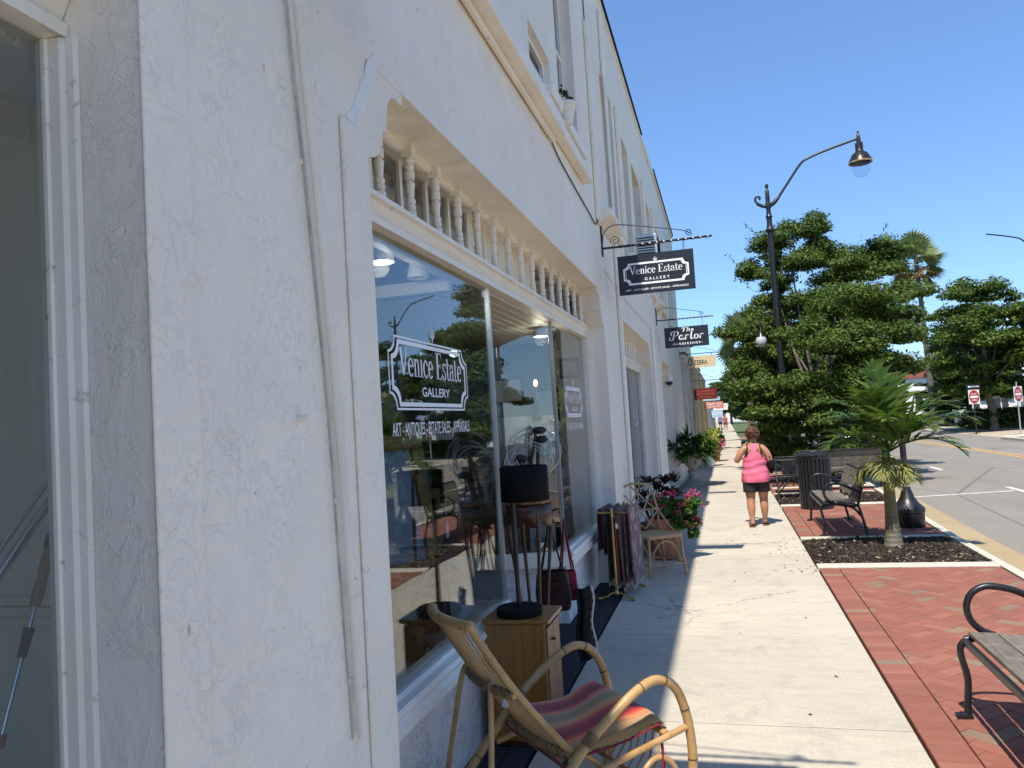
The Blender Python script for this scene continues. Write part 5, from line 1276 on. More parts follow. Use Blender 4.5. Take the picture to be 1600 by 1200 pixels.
bracket_sign(28.2, 'dark red hanging sign with rows of small orange lettering', 'red_panel', .80, .40, -.60, 2.47, ztop=2.95, length=1.25, extra=red_print, detail=False)
def strip_print(mat, seed=1, rows=((0, .2, 10, .8),)):
    return lambda fn, p, w, h: glyph_rows(fn, p, w, h, rows, mat, seed)
bracket_sign(35, 'narrow white and blue hanging sign below the red sign', 'blue_panel', .82, .16, -.55, 2.40, ztop=2.86, length=1.3, extra=strip_print('print_white'), detail=False)
bracket_sign(39.5, 'pink hanging sign with white lettering far along the shops', 'pink_panel', .86, .33, -.46, 2.17, ztop=2.75, length=1.3, extra=strip_print('print_white', 3, ((.15, .17, 8, .8), (-.25, .10, 12, .7))), detail=False)
bracket_sign(45, 'white hanging sign with red lettering far along the shops', 'white', .8, .36, -.2, 2.10, ztop=2.75, length=1.5, extra=strip_print('ink_red', 5, ((.0, .26, 6, .8),)), detail=False)
bracket_sign(53, 'small pale oval blue hanging sign, farthest of the row', 'blue_panel', .8, .5, -.5, 1.72, ztop=2.6, length=1.2, extra=strip_print('print_white'), detail=False)
bracket_sign(2.0, 'plain charcoal sign on a bracket above the near window', 'navy', .83, .44, -.52, 3.33, length=1.36)

# ---- benches
def make_bench(loc, label, rz=0.0):
    o = thing('park_bench', loc, label, 'bench', rz, 'black iron benches with grey wood planks')
    L = 1.60
    for y in (0, L):
        b = MB()
        b.tube(spline([(-.035, y, .02), (0.0, y, .022), (.012, y, .12), (.018, y, .22), (-.004, y, .34), (.0, y, .39), (.03, y, .42), (.09, y, .435)], 4), .018, 8)
        b.tube(spline([(.02, y, .425), (.10, y, .44), (.24, y, .425), (.38, y, .40), (.455, y, .42), (.495, y, .53), (.54, y, .70), (.60, y, .86)], 5), .0185, 8)
        b.tube(spline([(.46, y, .42), (.49, y, .30), (.535, y, .10), (.55, y, .02)], 4), .018, 8)
        b.tube(spline([(.34, y, .405), (.42, y, .36), (.485, y, .27)], 4), .015, 8)
        b.tube(spline([(.17, y, .45), (.11, y, .475), (.06, y, .53), (.045, y, .60), (.07, y, .67), (.13, y, .71), (.20, y, .712), (.30, y, .685), (.42, y, .62), (.515, y, .585)], 5), .0185, 8)
        b.box(-.055, .025, y - .026, y + .026, 0, .022); b.box(.53, .585, y - .026, y + .026, 0, .022)
        b.build('end_frame', 'black', o, 60)
    MB().box(.008, .03, .018, L - .018, .395, .437).build('front_rail', 'black', o, bevel=.005)
    MB().box(.575, .60, .018, L - .018, .825, .865).build('top_rail', 'black', o, bevel=.005)
    n = 3
    for k, (x, z, a) in enumerate(((.103, .448, .06), (.243, .438, .14), (.375, .418, .14))):
        pk = MB().box(-.066, .066, .02, L - .02, -.011, .011).build('seat_plank', 'bench_wood', o, bevel=.004); pk.location = (x, 0, z + .012); pk.rotation_euler = (0, a * .6, 0)
    for k, (x, z) in enumerate(((.487, .545), (.521, .665), (.561, .785))):
        pk = MB().box(-.011, .011, .02, L - .02, -.057, .057).build('back_plank', 'bench_wood', o, bevel=.004); pk.location = (x - .018, 0, z); pk.rotation_euler = (0, .30, 0)
    return o
bench = make_bench((1.16, 3.19, 0), 'weathered plank bench with black iron arms cut off by the right edge of the photo')
copy_tree(bench, (1.165, 11.17, 0), 0, label='weathered plank bench with black iron arms beside the young palm')
copy_tree(bench, (1.45, 17.6, 0), R(-88), label='weathered plank bench seen end on under the big street tree')
copy_tree(bench, (1.16, -1.2, 0), 0, label='weathered plank bench behind the viewer along the brick paving')

# ---- litter bin of black upright slats
cn = thing('litter_bin', (1.43, 14.35, 0), 'round black slatted metal litter bin behind the plank bench', 'bin')
slm = MB().box(-.021, .021, -.004, .004, .06, .90).mesh('slat', 'black')
for i in range(26):
    a = 2 * math.pi * i / 26; part('slat', slm, cn, (.268 * math.cos(a), .268 * math.sin(a), 0), (0, 0, a + math.pi / 2))
for z, r_, hh in ((.03, .265, .06), (.885, .272, .05)): 
    MB().lathe([(r_ - .012, z - hh / 2), (r_ + .004, z - hh / 2), (r_ + .004, z + hh / 2), (r_ - .012, z + hh / 2)], n=32, cap=False).build('hoop', 'black', cn, 40)
MB().lathe([(.235, .04), (.245, .86)], n=24).build('liner', 'black_matte', cn, 40)
MB().lathe([(.29, .91), (.295, .93), (.25, .965), (.15, .985), (.14, .96)], n=32).build('lid', 'black', cn, 40)

# ---- cafe table and chair of black mesh
tb = thing('cafe_table', (1.22, 16.95, 0), 'dark metal outdoor table on crossed legs beyond the litter bin', 'table')
MB().box(-.36, .36, -.36, .36, .70, .725).build('table_top', 'black', tb, bevel=.008)
for s in (-1, 1):
    b = MB(); b.tube([(-.30, s * .28, 0), (.28, s * .28, .70)], .014, 8); b.tube([(.30, s * .28, 0), (-.28, s * .28, .70)], .014, 8); b.build('leg', 'black', tb, 60)
cc = thing('cafe_chair', (1.10, 16.0, 0), 'black metal chair with crossed legs pushed to the outdoor table', 'chair')
MB().box(-.2, .2, -.2, .2, .43, .45).build('seat', 'black', cc, bevel=.006)
for s in (-1, 1):
    b = MB(); b.tube([(s * .2, -.22, 0), (s * .2, .2, .44), (s * .2, .26, .82)], .011, 8); b.tube([(s * .2, .24, 0), (s * .2, -.2, .44)], .011, 8); b.build('leg', 'black', cc, 60)
b = MB()
for k in range(5): b.tube([(-.2, .215 + k * .011, .52 + k * .07), (.2, .215 + k * .011, .52 + k * .07)], .008, 6)
b.build('backrest', 'black', cc, 60)
cp = copy_tree(cc, (1.75, 17.5, 0), R(120), label='black metal chair half hidden under the street tree beside the table')

# ---- post with a bell shaped base beside the palm
bp = thing('street_post', (2.385, 11.95, 0), 'slim black post rising from a bell shaped base behind the young palm', 'post')
MB().lathe([(.19, 0), (.20, .02), (.205, .20), (.215, .21), (.215, .26), (.20, .275), (.145, .33), (.095, .41), (.068, .50), (.05, .54), (.05, .56)], n=30).build('base', 'black', bp, 30)
MB().lathe([(.052, .561), (.054, .575), (.046, .58)], n=20).build('collar', 'alu', bp, 40)
MB().tube([(0, 0, .58), (0, 0, 1.60)], [.043, .038], 14).lathe([(.042, 1.60), (.05, 1.62), (.03, 1.66), (.035, 1.69), (.002, 1.73)], n=14).build('shaft', 'black', bp, 50)

# ---- tall street lamp
def street_lamp(loc, label, rz=0, H=7.9, reach=2.35, second=True, head=True):
    o = thing('street_lamp', loc, label, 'street lamp', rz, 'tall black street lamps')
    b = MB(); b.lathe([(.20, 0), (.20, .5), (.15, .6), (.10, .8), (.085, 1.2), (.075, H - 1.35), (.115, H - 1.33), (.13, H - 1.29), (.10, H - 1.25), (.085, H - 1.22), (.07, H - 1.05), (.075, H - .95), (.095, H - .92), (.07, H - .87), (.055, H - .72), (.085, H - .66), (.085, H - .58), (.055, H - .5), (.06, H - .4), (.05, H - .18), (.025, H - .14), (.05, H - .08), (.04, H - .02), (.005, H)], n=16)
    b.build('pole', 'black', o, 40)
    z = H - .62
    MB().tube(spline([(.05, 0, z), (.16, 0, z + .08), (.30, 0, z + .22)], 3) + [], [.05, .055, .06, .06, .055, .045, .04], 10).tube(spline([(.28, 0, z + .20), (.62, 0, z + .66), (.92, 0, z + 1.05), (1.12, 0, z + 1.17), (1.6, 0, z + 1.32), (reach, 0, z + 1.50)], 5), .033, 10).build('arm', 'black', o, 50)
    MB().tube(spline([(-.05, 0, z), (-.15, 0, z + .02), (-.27, 0, z + .10), (-.33, 0, z + .22), (-.27, 0, z + .30), (-.2, 0, z + .26), (-.22, 0, z + .2)], 4), [.05] * 3 + [.045] * 6 + [.03] * 16, 8).build('scroll', 'black', o, 50)
    hx, hz = reach + .05, z + 1.50
    if not head:
        return o
    hd = MB().lathe([(.005, .22), (.03, .19), (.015, .15), (.04, .12), (.05, .0), (.06, -.1), (.10, -.12), (.10, -.32), (.12, -.36), (.20, -.42), (.26, -.54), (.29, -.60), (.30, -.63)], (hx, 0, hz), 18, cap=False).build('lamp_head', 'bronze', o, 40)
    MB().lathe([(.27, -.625), (.30, -.63), (.30, -.66), (.27, -.67)], (hx, 0, hz), 18, cap=False).build('rim', 'cane_pale', hd, 40)
    MB().lathe([(.23, -.65), (.235, -.78), (.20, -.92), (.12, -1.02), (.005, -1.05)], (hx, 0, hz), 16, cap=False).build('globe', 'globe', hd, 60)
    if second:
        MB().tube(spline([(-.06, 0, 4.35), (-.22, 0, 4.42), (-.42, 0, 4.32), (-.50, 0, 4.0)], 5), .03, 8).build('side_arm', 'black', o, 50)
        MB().lathe([(.01, .02), (.05, -.04), (.06, -.12), (.10, -.18), (.12, -.22)], (-.46, 0, 3.98), 14, cap=False).build('lamp_head', 'bronze', o, 40)
        MB().lathe([(.11, -.22), (.145, -.29), (.145, -.38), (.10, -.48), (.03, -.51)], (-.46, 0, 3.98), 16, cap=False).build('globe', 'frost', o, 60)
    return o
street_lamp((1.57, 22.0, 0), 'tall black street lamp rising through the big tree, one long arm over the road', 0, 7.95, 2.36)
street_lamp((14.66, 40.0, -.02), 'far lamp arm reaching in from the right edge against the sky', R(180), 8.42, 2.35, False, False)

# ================================================================== PEOPLE
def skin_body(name, joints, edges, mat, parent, levels=2):
    me = bpy.data.meshes.new(name); me.from_pydata([j[0] for j in joints], edges, [])
    me.materials.append(MT[mat]); o = bpy.data.objects.new(name, me); COL.objects.link(o)
    m = o.modifiers.new('skin', 'SKIN'); m.use_smooth_shade = True; m.branch_smoothing = .6
    if not me.skin_vertices: me.skin_vertices.new()
    for i, j in enumerate(joints):
        r = j[1] if isinstance(j[1], tuple) else (j[1], j[1]); me.skin_vertices[0].data[i].radius = r
    me.skin_vertices[0].data[0].use_root = True
    s = o.modifiers.new('sub', 'SUBSURF'); s.levels = levels; s.render_levels = levels
    dg = bpy.context.evaluated_depsgraph_get(); nm = bpy.data.meshes.new_from_object(o.evaluated_get(dg)); nm.name = name
    o.modifiers.clear(); o.data = nm; bpy.data.meshes.remove(me)
    for p in nm.polygons: p.use_smooth = True
    if not nm.materials: nm.materials.append(MT[mat])
    if parent is not None: o.parent = parent
    return o
def walker(loc, label, rz=0, k=1.0, plump=1.0, top='pink', bottom='shorts', hair='hair', arms='phone', detail=True):
    o = thing('person', loc, label, 'person', rz); o.scale = (k, k, k); P = plump
    L = []; E = []
    def j(x, y, z, r, p=None):
        L.append(((x, y, z), r)); 
        if p is not None: E.append((p, len(L) - 1))
        return len(L) - 1
    pel = j(0, -.01, .80, (.155 * P, .13 * P)); wa = j(0, .0, .93, (.140 * P, .115 * P), pel); che = j(0, .005, 1.08, (.140 * P, .11), wa); ush = j(0, .0, 1.20, (.12, .085), che)
    nk = j(0, .005, 1.275, (.055, .055), ush); h1 = j(0, .015, 1.335, (.062, .066), nk); h2 = j(0, .03, 1.40, (.077, .09), h1); h3 = j(0, .028, 1.455, (.072, .082), h2); h4 = j(0, .02, 1.49, (.04, .045), h3)
    for s in (-1, 1):
        sh = j(s * .125, 0, 1.195, .062, ush)
        if arms == 'phone' and s < 0: pts = [(-.205, -.02, 1.10, .054), (-.262, -.015, .985, .046), (-.225, .09, 1.06, .040), (-.165, .19, 1.15, .030), (-.15, .215, 1.18, .022)]
        elif arms == 'phone': pts = [(.20, -.02, 1.09, .052), (.235, -.02, .965, .045), (.20, .10, 1.0, .038), (.13, .20, 1.06, .029), (.11, .225, 1.085, .022)]
        else: pts = [(s * .20, -.0, 1.06, .048), (s * .23, .0, .92, .042), (s * .235, .06, .80, .034), (s * .235, .11, .69, .026), (s * .235, .12, .655, .02)]
        q = sh
        for (x, y, z, r) in pts: q = j(x, y, z, r, q)
        hand = L[q][0]; hv = Vector(hand); pv = Vector(L[q - 1][0]); d = (hv - pv).normalized()
        ql = j(*(hv + d * .045), (.034, .02), q)
        # legs
        st = .10 if s > 0 else -.06
        hp = j(s * .085, -.01, .72, .098 * P, pel); kn1 = j(s * .092, .0 + st * .2, .56, .090 * P, hp); kn = j(s * .095, .015 + st * .5, .40, .064, kn1); cf = j(s * .097, -.015 + st * .5, .29, .068, kn); an0 = j(s * .095, -.01 + st * .7, .15, .044, cf)
        an = j(s * .09, 0 + st, .065, .034, an0); ft = j(s * .10, .075 + st, .032, (.038, .026), an); to = j(s * .105, .15 + st, .026, (.034, .018), ft); he = j(s * .09, -.035 + st, .035, .03, an)
    body = skin_body('body', L, E, 'skin', o)
    if detail:   # fingers: each its own short chain, curled
        for s in (-1, 1):
            hv = Vector((-.15, .215, 1.18)) if s < 0 else Vector((.11, .225, 1.085)); d = (hv - (Vector((-.165, .19, 1.15)) if s < 0 else Vector((.13, .20, 1.06)))).normalized(); sd = d.cross(Vector((0, 0, 1))).normalized(); nn = sd.cross(d)
            b = MB()
            for f, (off, ln) in enumerate(((-.026, .055), (-.009, .066), (.009, .062), (.026, .05))):
                a0 = hv + d * .055 + sd * off; b.tube(spline([a0, a0 + d * ln * .5 - nn * .004, a0 + d * ln * .85 - nn * .02, a0 + d * ln * .8 - nn * .038], 3), [.0095] * 9 + [.006], 6)
            a0 = hv + d * .015 + sd * (.03 * -s); b.tube(spline([a0, a0 + sd * (-s) * .02 + d * .025, a0 + sd * (-s) * .018 + d * .05 - nn * .012], 3), [.011] * 6 + [.007], 6)
            b.build('fingers', 'skin', body, 60)
        for s in (-1, 1): MB().ball((s * .078, .025, 1.395), (.012, .022, .03), 8, 6).build('ear', 'skin', body, 60)
        MB().ball((0, .118, 1.385), (.014, .02, .022), 8, 6).build('nose', 'skin', body, 60)
        for s in (-1, 1): MB().ball((s * .03, .102, 1.41), (.012, .008, .007), 8, 5).build('eye', 'white', body, 60)
        MB().ball((0, .104, 1.348), (.024, .008, .008), 8, 5).build('mouth', 'redcloth', body, 60)
    # top: shaped shell with cut-away shoulders at the back
    def ringpt(a, z):
        tab = [(.66, .194, .166), (.72, .200, .172), (.80, .194, .164), (.87, .172, .142), (.93, .166, .135), (.98, .166, .134), (1.04, .162, .128), (1.10, .158, .122), (1.16, .140, .108), (1.20, .115, .09), (1.245, .075, .065)]
        for i in range(len(tab) - 1):
            if z <= tab[i + 1][0]: break
        (z0, a0, b0), (z1, a1, b1) = tab[i], tab[i + 1]; t = (z - z0) / (z1 - z0); rx = (a0 + (a1 - a0) * t) * P; ry = (b0 + (b1 - b0) * t) * P
        fo = .006 * math.sin(z * 55 + math.sin(a * 2) * 1.5) * (1 if .80 < z < 1.02 else .25) + .010 * math.sin(a * 5 + z * 9) * max(0, (.85 - z) / .2)
        return ((rx + fo) * math.cos(a), (ry + fo) * math.sin(a) - .004, z)
    NR = 84 if detail else 30; Z = [.675 + .57 * i / NR for i in range(NR + 1)]; N = 132 if detail else 48; b = MB(); V = [ringpt(2 * math.pi * k / N, z) for z in Z for k in range(N)]; F = []
    for i in range(NR):
        zc = (Z[i] + Z[i + 1]) / 2
        for k in range(N):
            a = 2 * math.pi * (k + .5) / N; x = abs(math.cos(a)) * .16; back = math.sin(a) < 0
            keep = True
            if zc > 1.03:
                lim = .16 - (zc - 1.03) * (1.15 if back else .75); lim = max(lim, .045 if back else .05)
                if zc > 1.16: lim = max(lim, .075) if not back else .055 + (zc - 1.16) * .5
                keep = x < lim
                if arms != 'phone' and zc < 1.21: keep = True
            if keep: F.append((i * N + k, i * N + (k + 1) % N, (i + 1) * N + (k + 1) % N, (i + 1) * N + k))
    b.add(V, F); tp = nofix(b, 'tank_top', top, o, True); m = tp.modifiers.new('t', 'SOLIDIFY'); m.thickness = .006; m.offset = 1
    if detail:
        for s in (-1, 1):
            b = MB(); b.tube(spline([(s * .115, -.108, 1.06), (s * .105, -.112, 1.12), (s * .095, -.088, 1.20), (s * .09, -.02, 1.262), (s * .085, .06, 1.22), (s * .09, .11, 1.12)], 5), .010, 6)
            b.build('bra_strap', 'shorts', o, 60)
        b = MB(); b.tube(spline([(-.06, -.03, 1.262), (0, -.065, 1.262), (.06, -.03, 1.262)], 4), .008, 6)
    # shorts
    b = MB()
    for s in (-1, 1):
        rings = []
        for z, rx, ry, cx in ((.80, .155, .145, .03), (.74, .140, .140, .05), (.69, .112, .125, .078), (.62, .104, .108, .087), (.55, .098, .10, .092), (.525, .098, .099, .093)):
            st = (.10 if s > 0 else -.06) * .2 * (.72 - z) / .16 if z < .72 else 0
            rings.append([(s * cx + rx * P * math.cos(a), -.012 + st + ry * P * math.sin(a), z) for a in [2 * math.pi * k / 24 for k in range(25)]])
        b.grid(rings)
    sh = nofix(b, 'shorts', bottom, o, True); m = sh.modifiers.new('t', 'SOLIDIFY'); m.thickness = .005
    # hair: cap of short curls
    rg = random.Random(5); b = MB(); b.ball((0, .002, 1.425), (.088, .098, .092), 14, 10)
    if detail:
        for k in range(230):
            a = rg.uniform(0, 6.283); e_ = rg.uniform(-.75, 1.3); d = Vector((math.cos(a) * math.cos(e_), math.sin(a) * math.cos(e_), math.sin(e_)))
            if d.y > .45 and d.z < .45: continue
            q = Vector((0, .002, 1.42)) + Vector((d.x * .092, d.y * .10, d.z * .095)); t1 = d.orthogonal().normalized(); t2 = d.cross(t1); ph = rg.uniform(0, 6); r_ = rg.uniform(.010, .02)
            b.tube([q + d * (.002 + .010 * math.sin(i * .8)) + (t1 * math.cos(ph + i * .9) + t2 * math.sin(ph + i * .9)) * r_ * (1 - i * .08) + Vector((0, 0, -.005 * i)) for i in range(7)], [.006, .008, .008, .008, .007, .006, .003], 5)
    b.build('hair', hair, o, 60)
    if detail:
        for s, st in ((-1, -.06), (1, .10)):
            MB().prism([(s * .098 - .045, st - .075), (s * .098 + .04, st - .075), (s * .105 + .05, st + .08), (s * .105 + .03, st + .185), (s * .105 - .03, st + .185), (s * .105 - .045, st + .08)], .0, .016, lambda u, v, t: (u, v, t)).build('sandal', 'leather', o, bevel=.004)
    return o
wm = walker((.385, 12.33, 0), 'woman walking away in a bright pink tank top and black shorts', 0, 1.0, 1.02)
ph_ = thing('phone', (.385 - .135, 12.33 + .275, 1.22), 'dark phone held up in the walking woman left hand', 'phone', .2)
MB().box(-.035, .035, -.004, .004, -.07, .07).build('body', 'black', ph_, bevel=.003)
hb = thing('shoulder_bag', (.385 + .225, 12.36, 0), 'dark shoulder bag at the right elbow of the woman in pink', 'bag')
MB().ball((.01, 0, .91), (.055, .13, .125), 16, 10).build('body', 'black_matte', hb, 60)
MB().tube(spline([(0, -.09, 1.03), (-.045, -.055, 1.17), (-.085, 0, 1.272), (-.045, .06, 1.17), (0, .09, 1.03)], 5), .011, 6).build('strap', 'black_matte', hb, 60)
walker((.02, 79, 0), 'far pedestrian in a rust coloured shirt at the end of the walk', 2.9, 1.08, .95, 'cloth_red', 'cloth_blue', 'hair', 'down', False)
walker((-.5, 86, 0), 'far pedestrian in a blue shirt close to the shop walls', .2, 1.1, .95, 'cloth_blue', 'shorts', 'hair', 'down', False)

# ================================================================== PALMS AND TREES
def frond(L, w, az, el, droop, n=28, leaf=.42, mat='frond', split=.9, seed=0, twist=0.0, stalk=.16):
    """feather leaf: rachis plus many drooping leaflets, as one mesh"""
    rg = random.Random(seed); b = MB(); p = Vector((0, 0, 0)); d = Vector((math.cos(az) * math.cos(el), math.sin(az) * math.cos(el), math.sin(el))); N = 16; P = [p.copy()]; D = [d.copy()]
    for i in range(N):
        t = i / N; d = (d + Vector((0, 0, -droop / N * (.35 + 1.5 * t)))).normalized(); p = p + d * L / N; P.append(p.copy()); D.append(d.copy())
    b.m = 1; b.tube(P, [.016 * (1 - .85 * i / N) for i in range(N + 1)], 6); b.m = 0
    for k in range(n):
        t = stalk + (1 - stalk) * (k + .5) / n; i0 = min(int(t * N), N - 1); q = P[i0].lerp(P[i0 + 1], t * N - i0); dd = D[i0]; sd = dd.cross(Vector((0, 0, 1)))
        if sd.length < .05: sd = Vector((-math.sin(az), math.cos(az), 0))
        sd.normalize(); sd = (Matrix.Rotation(twist, 3, dd) @ sd); up = sd.cross(dd); up = up if up.z > 0 else up
        ll = leaf * (math.sin(math.pi * min(1, .22 + t * .80)) ** .7) * rg.uniform(.85, 1.1)
        for s in (-1, 1):
            v = (sd * s * .78 + dd * (.55 + .5 * t) + Vector(up) * rg.uniform(.10, .50) + Vector((rg.gauss(0, .10), rg.gauss(0, .10), rg.gauss(0, .10)))).normalized(); pp = q.copy(); wd = v.cross(Vector(up)).normalized(); o = len(b.v); seg = 4
            for m in range(seg + 1):
                u = m / seg; ww = w * (.5 + 1.2 * u if u < .3 else (1 - u) * 1.15 + .05) / 2
                b.v += [tuple(pp - wd * ww), tuple(pp + wd * ww)]
                v = (v + Vector((0, 0, -split / seg * (.3 + u)))).normalized(); pp = pp + v * ll / seg
            for m in range(seg): b.f.append((o + 2 * m, o + 2 * m + 1, o + 2 * m + 3, o + 2 * m + 2)); b.mi.append(0)
    me = bpy.data.meshes.new('frond'); me.from_pydata(b.v, [], b.f); me.materials.append(MT[mat]); me.materials.append(MT['frond' if mat == 'frond' else mat]); me.polygons.foreach_set('material_index', b.mi)
    return me
pm = thing('young_palm', (1.86, 10.28, 0), 'young green palm in the mulch bed with arching feather leaves', 'palm')
MB().lathe([(.125, -.02), (.112, .03), (.098, .10), (.084, .20), (.072, .40), (.066, .60), (.062, .76)], n=22).build('trunk', 'palm_trunk', pm, 60)
MB().lathe([(.063, .761), (.063, .80), (.058, .95), (.05, 1.10), (.035, 1.2)], n=16).build('crownshaft', 'frond', pm, 60)
FR = [(110, 80, 1.12, .45, .5), (60, 72, 1.0, .8, .7), (178, 62, 1.15, 2.2, 1), (2, 42, 1.22, 1.7, 2), (-12, 58, 1.05, 2.1, 3), (205, 38, .95, 1.9, 4), (262, 55, .95, 2.1, 5), (300, 48, .95, 1.9, 6), (120, 50, 1.05, 1.7, 7), (50, 45, 1.1, 1.8, 8), (236, 70, 1.0, 2.2, 9), (335, 28, .95, 1.8, 10), (160, 28, .8, 1.7, 12)]
for az, el, L, dr_, sd_ in FR:
    me = frond(L, .078, R(az), R(el + 4), dr_ * .88, 20, .47 if el < 75 else .46, 'frond', .95 if el < 75 else .45, int(sd_ * 7) + 1)
    part('frond', me, pm, (.02, 0, 1.15 + (.04 if el > 50 else 0)))
for az, el, L, sd_ in ((250, 30, .55, 31), (300, 20, .5, 32), (200, 20, .5, 33), (345, 10, .5, 34), (275, 5, .45, 35)):
    part('yellow_frond', frond(L, .03, R(az), R(el), 2.6, 22, .30, 'frond_old', 1.4, sd_), pm, (.0, 0, 1.02))
# a few sprouts at the foot
b = MB(); random.seed(8)
for (x, y) in ((-.22, .42), (-.1, .5), (-.32, .5)): blade_leaves(b, (x, y, 0), [(random.uniform(-1, 1), random.uniform(-1, 1), random.uniform(.6, 1.6)) for k in range(9)], .16, .016, .9)
o = nofix(b, 'foliage', 'fern'); o.parent = None
wd = thing('weed_tuft', (1.86, 10.28, 0), 'green weed sprouts behind the foot of the young palm', 'weed'); o.parent = wd

def fan_leaf(seed, mat, R0=.95):
    rg = random.Random(seed); b = MB(); b.tube([(0, 0, 0), (.35, 0, .03), (.8, 0, .0)], [.022, .018, .012], 5)
    for k in range(19):
        a = R(-105 + 210 * k / 18); L = R0 * (1 - .25 * abs(a) / 1.9) * rg.uniform(.9, 1.05); v = Vector((math.cos(a), math.sin(a), .1 - .15 * abs(a))); p = Vector((.8, 0, 0)); wd = Vector((-math.sin(a), math.cos(a), 0)); o = len(b.v)
        for m in range(5):
            u = m / 4; ww = .085 * (.4 + 1.4 * u if u < .45 else (1 - u) * 1.6 + .03) / 1; b.v += [tuple(p - wd * ww), tuple(p + wd * ww)]; v = (v + Vector((0, 0, -.16 * (.2 + u * u * 2.2)))).normalized(); p = p + v * L / 4
        for m in range(4): b.f.append((o + 2 * m, o + 2 * m + 1, o + 2 * m + 3, o + 2 * m + 2)); b.mi.append(0)
    me = bpy.data.meshes.new('fan_leaf'); me.from_pydata(b.v, [], b.f); me.materials.append(MT[mat]); return me
FANS = [fan_leaf(1, 'fan'), fan_leaf(2, 'fan'), fan_leaf(3, 'fan_dead')]
def fan_palm(loc, H, label, s=1.0, n=42, seed=1, lean=(0, 0), group='tall fan palms'):
    o = thing('fan_palm', loc, label, 'palm', 0, group); rg = random.Random(seed)
    pts = [(lean[0] * (z / H) ** 1.5, lean[1] * (z / H) ** 1.5, z) for z in [H * k / 8 for k in range(9)]]
    MB().tube([(pts[0][0], pts[0][1], -.2)] + pts, [.24 * s] + [.19 * s * (1 - .45 * k / 8) for k in range(9)], 12).build('trunk', 'bark', o, 60)
    for k in range(n):
        t = k / n; el = 85 - 135 * t + rg.uniform(-10, 10); az = k * 137.5 + rg.uniform(-15, 15); dead = t > .80
        part('fan_leaf', FANS[2 if dead else k % 2], o, (lean[0], lean[1], H - .1 - .5 * t * s), (rg.uniform(-1.1, 1.1), -R(el), R(az)), (s * rg.uniform(.9, 1.15),) * 3)
    return o
fan_palm((14.15, 60, 0), 11.9, 'tall fan palm with a slim trunk rising above the trees across the road', 1.22, 44, 3, (-.25, 0))
fan_palm((1.05, 33.5, 0), 4.9, 'grey green fan palm half hidden behind the big street tree over the walk', .8, 34, 4)
fan_palm((3.2, 78, 0), 7.5, 'far fan palm over the street at the end of the shop row', .9, 30, 5)

def limbs(b, base, tips, r0):
    for tp in tips:
        a = Vector(base); c = Vector(tp); mid = a.lerp(c, .5) + Vector((random.uniform(-.25, .25), random.uniform(-.25, .25), random.uniform(.0, .4)))
        b.tube(spline([a, mid, c], 5), [r0 * (1 - .085 * k) for k in range(11)], 7)
def pads(cs, seed, sub=5, sq=1.0):
    rg = random.Random(seed); out = []
    for (x, y, z, rx, ry, rz) in cs:
        for k in range(sub):
            a = rg.uniform(0, 6.283); q = rg.uniform(.25, .85)
            out.append((x + rx * q * math.cos(a), y + ry * q * math.sin(a), z + rz * rg.uniform(-.6, .6), rx * rg.uniform(.34, .54), ry * rg.uniform(.34, .54), rz * rg.uniform(.42, .70) * sq))
    return out
# the big layered street tree beside the walk
CL = [(2.06, 23.4, 6.58, 1.08, 1.02, 0.57), (1.46, 23.6, 5.81, 0.76, 1.02, 0.51), (1.59, 23.2, 5.06, 0.7, 0.89, 0.45), (2.79, 23.6, 6.83, 0.76, 0.89, 0.44), (3.81, 23.5, 6.26, 1.14, 1.14, 0.57), (4.5, 23.7, 5.81, 0.76, 1.01, 0.44), (3.7, 23.2, 5.38, 1.4, 1.4, 0.57), (2.49, 23, 5.58, 1.09, 1.15, 0.57), (2.88, 22.8, 4.7, 1.41, 1.28, 0.58), (4.77, 23.4, 4.74, 0.95, 1.14, 0.57), (3.29, 20.1, 4.02, 1.36, 1.25, 0.57), (0.98, 23.2, 4.17, 0.96, 1.15, 0.54), (1.54, 22.8, 3.93, 1.09, 1.02, 0.51), (2.15, 18.8, 3.31, 1, 1.07, 0.52), (3.44, 19, 3.25, 1.13, 1.07, 0.54), (4.47, 20.7, 3.67, 0.62, 0.9, 0.45), (0.85, 23.3, 3.15, 0.76, 1.02, 0.51), (1.47, 22.9, 2.84, 1.22, 1.15, 0.64), (2.47, 18.7, 2.39, 1.29, 1.07, 0.59), (3.38, 19, 2.5, 0.81, 0.97, 0.48), (0.82, 19.6, 2.23, 0.59, 0.86, 0.45), (1.56, 18.9, 1.86, 1.07, 0.91, 0.54), (2.63, 18.8, 1.7, 1.02, 0.97, 0.54), (1.19, 19.5, 1.59, 0.64, 0.86, 0.48), (1.82, 19.2, 1, 0.91, 0.75, 0.54), (2.68, 19.1, 0.95, 0.8, 0.75, 0.48), (3.27, 19.2, 1.75, 0.64, 0.75, 0.43), (1.29, 19.6, 1.16, 0.54, 0.64, 0.43),
      (2.9,23.4,4.0,1.8,1.2,.9),(3.9,22.0,3.0,1.0,1.0,.7),(1.3,23.2,2.9,.9,1.0,.7),(2.6,21.6,2.0,1.2,1.0,.8)]
CL = [(x, y, z, rx, ry, rz) for (x, y, z, rx, ry, rz) in CL]
tr = thing('street_tree', (2.45, 21.4, 0), 'big layered dark green street tree growing beside the walk around the tall lamp', 'tree')
CLl = [(x - 2.45, y - 21.4, z, rx, ry, rz) for (x, y, z, rx, ry, rz) in CL]
